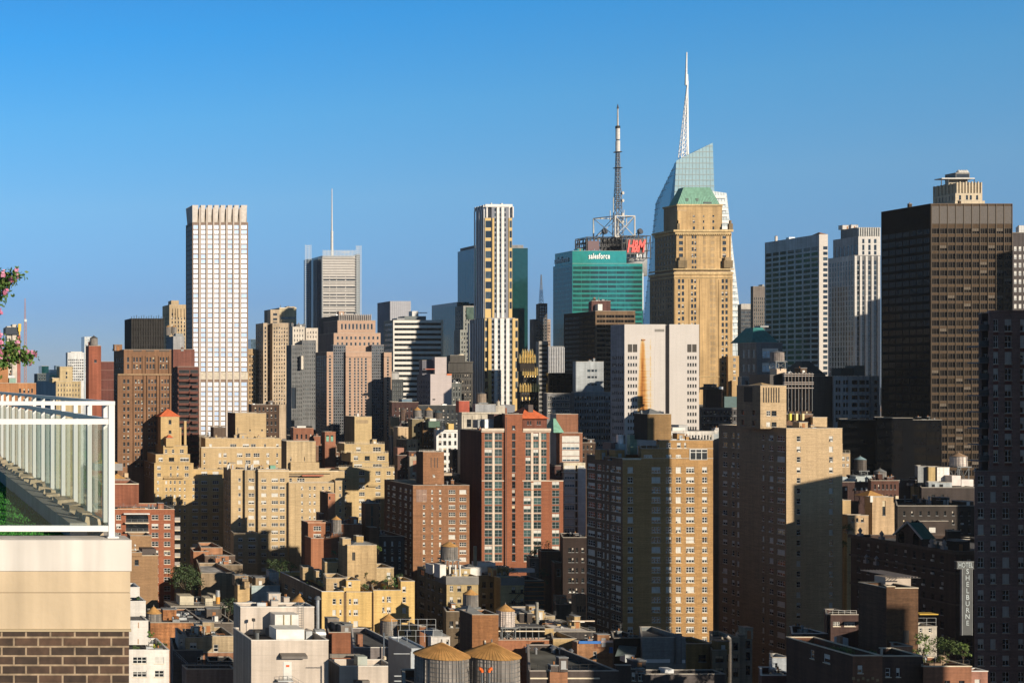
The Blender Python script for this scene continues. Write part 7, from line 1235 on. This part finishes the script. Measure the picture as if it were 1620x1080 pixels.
# the wall runs along the front and back along the right edge
Yb = 19.6; xl = -6.0
k = M(); k.box(xl,xr-.012,Yt+.012,Yb,zk-3.2,zk,brk); k.obj('brick_wall', ter, to)
k = M(); k.box(xl,xr-.004,Yt+.002,Yb,zk+.004,zj-.004,stu); k.box(xl,xr-.009,Yt+.009,Yb-.01,zj-.004,zj+.004,plain((.30,.23,.15))); k.box(xl,xr-.004,Yt+.002,Yb,zj+.004,zw-.003,stu); k.box(xl,xr+.002,Yt-.012,Yb-.02,zk-.016,zk+.003,plain((.34,.27,.17))); k.obj('rendered_band', ter, to)
k = M(); k.box(xl,xr+.004,Yt-.012,Yt+.28,zw-.002,zc_,cop_); k.box(xr-.14,xr+.004,Yt+.28,Yb,zw-.002,zc_-.02,cop_); k.obj('coping', ter, to)
grass = M(); gt = [leafmat(c) for c in ((.022,.15,.014),(.03,.20,.02),(.05,.24,.035))]; r = random.Random(3)
xg = xr-.44; zg = zc_-.035
base = M(); base.quad((xl,Yt+.28,zg),(xg,Yt+.28,zg),(xg,Yb+14,zg),(xl,Yb+14,zg),plain((.02,.10,.012),.9)); base.obj('lawn_base', ter, to)
for i in range(42000):
    y = Yt+.3+(r.random()**1.4)*13; x = r.uniform(max(-1.0*y/10-.2, xl), xg-.01); h = r.uniform(.012,.024); a = r.uniform(0,6.28); dx, dy = .006*math.cos(a), .006*math.sin(a)
    grass.poly([(x-dx,y-dy,zg),(x+dx,y+dy,zg),(x+r.uniform(-.014,.014),y+r.uniform(-.014,.014),zg+h)], gt[i%3])
tag(grass.obj('lawn', ter, to), kind='stuff')
curb = rendered('concrete_curb', (.26,.25,.235), .6, 16); stn = rendered('sandstone', (.44,.35,.25), .8, 20, .02)
k = M(); k.box(xg,xr-.30,Yt+.28,Yb,zg-.2,zc_+.10,curb); k.obj('curb', ter, to)
k = M(); k.box(xr-.30,xr-.141,Yt+.28,Yb,zg-.2,zc_-.024,stn); k.obj('curb_ledge', ter, to)
for i in range(24):
    y = Yt+.34+i*.385; k = M(); w0 = .27; x0, x1 = xr-.33, xr-.15; z0 = zc_-.02; j = lambda: r.uniform(-.018,.018)
    bt_ = [(x0,y,z0),(x1,y,z0),(x1,y+w0,z0),(x0,y+w0,z0)]; tp = [(x0+.03+j(),y+.05+j(),z0+.15+j()),(x1-.02+j(),y+.04+j(),z0+.15+j()),(x1-.02+j(),y+w0-.05+j(),z0+.15+j()),(x0+.03+j(),y+w0-.05+j(),z0+.15+j())]
    for q in range(4): k.quad(bt_[q],bt_[(q+1)%4],tp[(q+1)%4],tp[q],stn)
    k.quad(*tp,stn); k.obj('edge_stone', ter, to)
# railing: front run, side run, white painted steel with glass
rl = empty('railing', (X_(176.5,Yt+.12), Yt+.12, zc_)); ro = (X_(176.5,Yt+.12), Yt+.12, zc_); tag(rl, 'white steel railing with glass panels round the artificial lawn', 'railing'); wp = plain((.62,.62,.62), .4, 0, .04); Yr = Yt+.12
xp0, xp1 = X_(172,Yr), X_(181.6,Yr); ztop, z2a, z2b, zba, zbb = Z_(634.4,Yr), Z_(662.4,Yr), Z_(671,Yr), Z_(831.4,Yr), Z_(840.4,Yr)
k = M(); k.box(xp0,xp1,Yr,Yr+.048,zc_,ztop-.032,wp); k.obj('post', rl, ro); k = M(); k.box(xl,xp1+.001,Yr-.004,Yr+.052,ztop-.0318,ztop,wp); k.obj('top_rail', rl, ro)
k = M(); k.box(xl,xp0-.001,Yr+.004,Yr+.044,z2b,z2a,wp); k.obj('upper_rail', rl, ro); k = M(); k.box(xl,xp0-.001,Yr+.004,Yr+.044,zbb,zba,wp); k.obj('bottom_rail', rl, ro)
k = M(); k.box(xp1-.06,xp1+.03,Yr-.02,Yr+.07,zc_,zc_+.012,wp); k.obj('base_plate', rl, ro)
xs_ = (xp0+xp1)/2; z4 = Z_(644,Yr)
k = M(); k.box(xs_-.024,xs_+.024,Yr+.053,Yb+10,ztop-.0316,ztop-.0005,wp); k.obj('top_rail', rl, ro)
k = M(); k.box(xs_-.02,xs_+.02,Yr+.05,Yb+10,z2b,z2a,wp); k.obj('upper_rail', rl, ro)
k = M(); k.box(xs_-.022,xs_+.022,Yr+.05,Yb+10,zc_+.055,zc_+.095,plain((.10,.14,.12),.5)); k.obj('bottom_rail', rl, ro)
yb_ = Yr+.26
while yb_ < Yb+9.5:
    k = M(); k.box(xs_-.02,xs_+.02,yb_,yb_+.055,zc_+.096,z2b-.001,wp); k.box(xs_-.02,xs_+.02,yb_,yb_+.055,z2a+.001,ztop-.032,wp); k.obj('baluster', rl, ro); yb_ += .80
def rail_glass(veil):
    gl = bpy.data.materials.new('clear_glass'); gl.use_nodes = True; nt = gl.node_tree; nt.nodes.remove(nt.nodes["Principled BSDF"]); out = nt.nodes["Material Output"]
    tr = nt.nodes.new("ShaderNodeBsdfTransparent"); tr.inputs[0].default_value = (.96,.98,.965,1); gs_ = nt.nodes.new("ShaderNodeBsdfGlossy"); gs_.inputs['Roughness'].default_value = .02; gs_.inputs[0].default_value = (.8,.9,.85,1)
    fr = nt.nodes.new("ShaderNodeFresnel"); gb = nt.nodes.new("ShaderNodeNewGeometry"); ir = nt.nodes.new("ShaderNodeMapRange"); ir.inputs[3].default_value = 1.5; ir.inputs[4].default_value = 1/1.5; nt.links.new(gb.outputs['Backfacing'], ir.inputs[0]); nt.links.new(ir.outputs[0], fr.inputs[0]); mxs = nt.nodes.new("ShaderNodeMixShader"); nt.links.new(fr.outputs[0], mxs.inputs[0]); nt.links.new(tr.outputs[0], mxs.inputs[1]); nt.links.new(gs_.outputs[0], mxs.inputs[2])
    dfs = nt.nodes.new("ShaderNodeBsdfDiffuse"); dfs.inputs[0].default_value = (.44,.44,.36,1); mx2 = nt.nodes.new("ShaderNodeMixShader"); mx2.inputs[0].default_value = veil
    nt.links.new(mxs.outputs[0], mx2.inputs[1]); nt.links.new(dfs.outputs[0], mx2.inputs[2]); nt.links.new(mx2.outputs[0], out.inputs[0]); return gl
gl = rail_glass(.02); gl2 = rail_glass(.01)
for i in range(8):
    y0 = Yr+.1+i*2.3; k = M(); k.box(xs_+.026,xs_+.036,y0,y0+2.26,zc_+.06,z2b-.02,gl); k.obj('glass_panel', rl, ro)
k = M(); k.box(X_(10,Yr),xp0-.004,Yr+.02,Yr+.030,zba+.004,z2b-.004,gl2); k.obj('glass_panel', rl, ro)
nb = B('reflected_wall', 'unseen beige wall added left of the frame for the railing glass to mirror', 'wall', 17, (.42,.36,.27))
k = M()  # unseen wall, added to give the railing glass a beige reflection
nb.part('wall').box(-6.5,-3.2,17,75,88,98.9,nb.mat); nb.part('coping').box(-6.6,-3.1,16.95,75.05,98.9,99.02,FWHITE); nb.org = (-4.8,46,88); nb.done()
# crape myrtle at the far left
cm = empty('crape_myrtle', (-3.1,15.5,zg)); tag(cm, 'crape myrtle with pink blossom reaching in from the left edge', 'shrub'); co = (-3.1,15.5,zg)
t = M(); lf = M(); fl = M(); lm_ = [leafmat((.04,.10,.014)), leafmat((.07,.15,.025)), leafmat((.12,.17,.035))]; pk = [plain((.44,.13,.22),.7,0,.3,scale=6,name='blossom'), plain((.55,.24,.36),.7,0,.3,scale=6,name='blossom')]
def twig(pts, r0, nl, seed, tip=1.0):
    r = random.Random(seed); P3 = [Vector((X_(a,c),c,Z_(e,c))) for a, e, c in pts]
    for i in range(len(P3)-1): t.frustum(tuple(P3[i]), r0*(1-i/len(P3)*.7), tuple(P3[i+1]), r0*(1-(i+1)/len(P3)*.7), 6, BARK)
    for i in range(int(nl*2.3)):
        s = r.uniform(.5,len(P3)-1.0001); q = int(s); c = P3[q].lerp(P3[q+1], s-q)+Vector((r.gauss(0,.05),r.gauss(0,.05),r.gauss(0,.042)))
        n = Vector((r.uniform(-1,1),r.uniform(-1.2,.2),r.uniform(-.3,1))).normalized(); u = n.orthogonal().normalized(); u = Matrix.Rotation(r.uniform(0,6.28),3,n) @ u; v = n.cross(u); L = r.uniform(.04,.075)
        lf.poly([tuple(c-u*L*.5), tuple(c+v*L*.27), tuple(c+u*L*.5), tuple(c-v*L*.27)], lm_[i%3])
def bloom(px, py, Y, rad, seed, n=46):
    r = random.Random(seed); c = Vector((X_(px,Y),Y,Z_(py,Y)))
    for i in range(n):
        d = Vector((r.gauss(0,1)*.8,r.gauss(0,1),r.gauss(0,1.3)))*rad*.62; p_ = c+d; n_ = (d.normalized()+Vector((0,-.6,.3))).normalized(); u = n_.orthogonal().normalized(); v = n_.cross(u); L = r.uniform(.016,.028)
        fl.poly([tuple(p_-u*L), tuple(p_+v*L), tuple(p_+u*L), tuple(p_-v*L)], pk[i%2])
t.frustum((-3.1,15.5,zg),.07,(-2.5,15.2,Z_(600,15)),.05,8,BARK); t.frustum((-2.5,15.2,Z_(600,15)),.05,(-1.6+.0,15.0,Z_(500,15)),.035,8,BARK); t.frustum((-2.5,15.2,Z_(600,15)),.045,(X_(-60,15),15,Z_(590,15)),.03,8,BARK)
twig([(-210,500,15),(-120,480,15),(-50,466,15),(-8,458,15),(10,446,15),(26,432,14.9)],.03,330,1); twig([(-90,520,15),(-40,500,15),(-8,474,15.1),(6,462,15.1)],.018,150,2); twig([(-120,600,15),(-60,590,14.9),(-20,578,14.9),(4,570,14.8),(26,562,14.8),(48,566,14.7)],.03,420,3); twig([(-30,580,14.9),(0,572,14.8),(18,552,14.8),(24,545,14.8)],.018,170,4); twig([(-50,520,15.2),(-16,530,15.2),(0,540,15.2)],.015,60,5); twig([(-40,560,15.1),(-6,556,15),(10,562,15),(2,576,15)],.016,160,6); twig([(-60,430,15.2),(-10,440,15.2),(6,436,15.1)],.014,90,7)
for i, (a, e, rd) in enumerate(((26,427,.018),(27,436,.022),(19,442,.022),(9,461,.028),(4,434,.03),(0,494,.03),(0,530,.03),(2,541,.02),(2,557,.03),(0,566,.03),(23,556,.035),(32,560,.03),(36,567,.02),(47,571,.03),(50,558,.02),(54,560,.018),(27,542,.022),(13,566,.02),(44,556,.015))): bloom(a, e, 14.75 if e > 540 else 14.9, rd*.7, i, 20)
t.obj('branches', cm, co); lf.obj('foliage', cm, co); fl.obj('blossom', cm, co)

# ================= haze over the whole city =================
hz = bpy.data.materials.new('haze'); hz.use_nodes = True; nt = hz.node_tree; nt.nodes.remove(nt.nodes["Principled BSDF"]); pv = nt.nodes.new("ShaderNodeVolumePrincipled")
pv.inputs['Color'].default_value = (.80,.88,1.0,1); pv.inputs['Density'].default_value = 0.000028; pv.inputs['Anisotropy'].default_value = 0.0; nt.links.new(pv.outputs[0], nt.nodes["Material Output"].inputs['Volume'])
k = M(); k.box(-6010,14010,-1510,16010,-1.0,440.0,hz); tag(k.obj('haze'), kind='stuff')
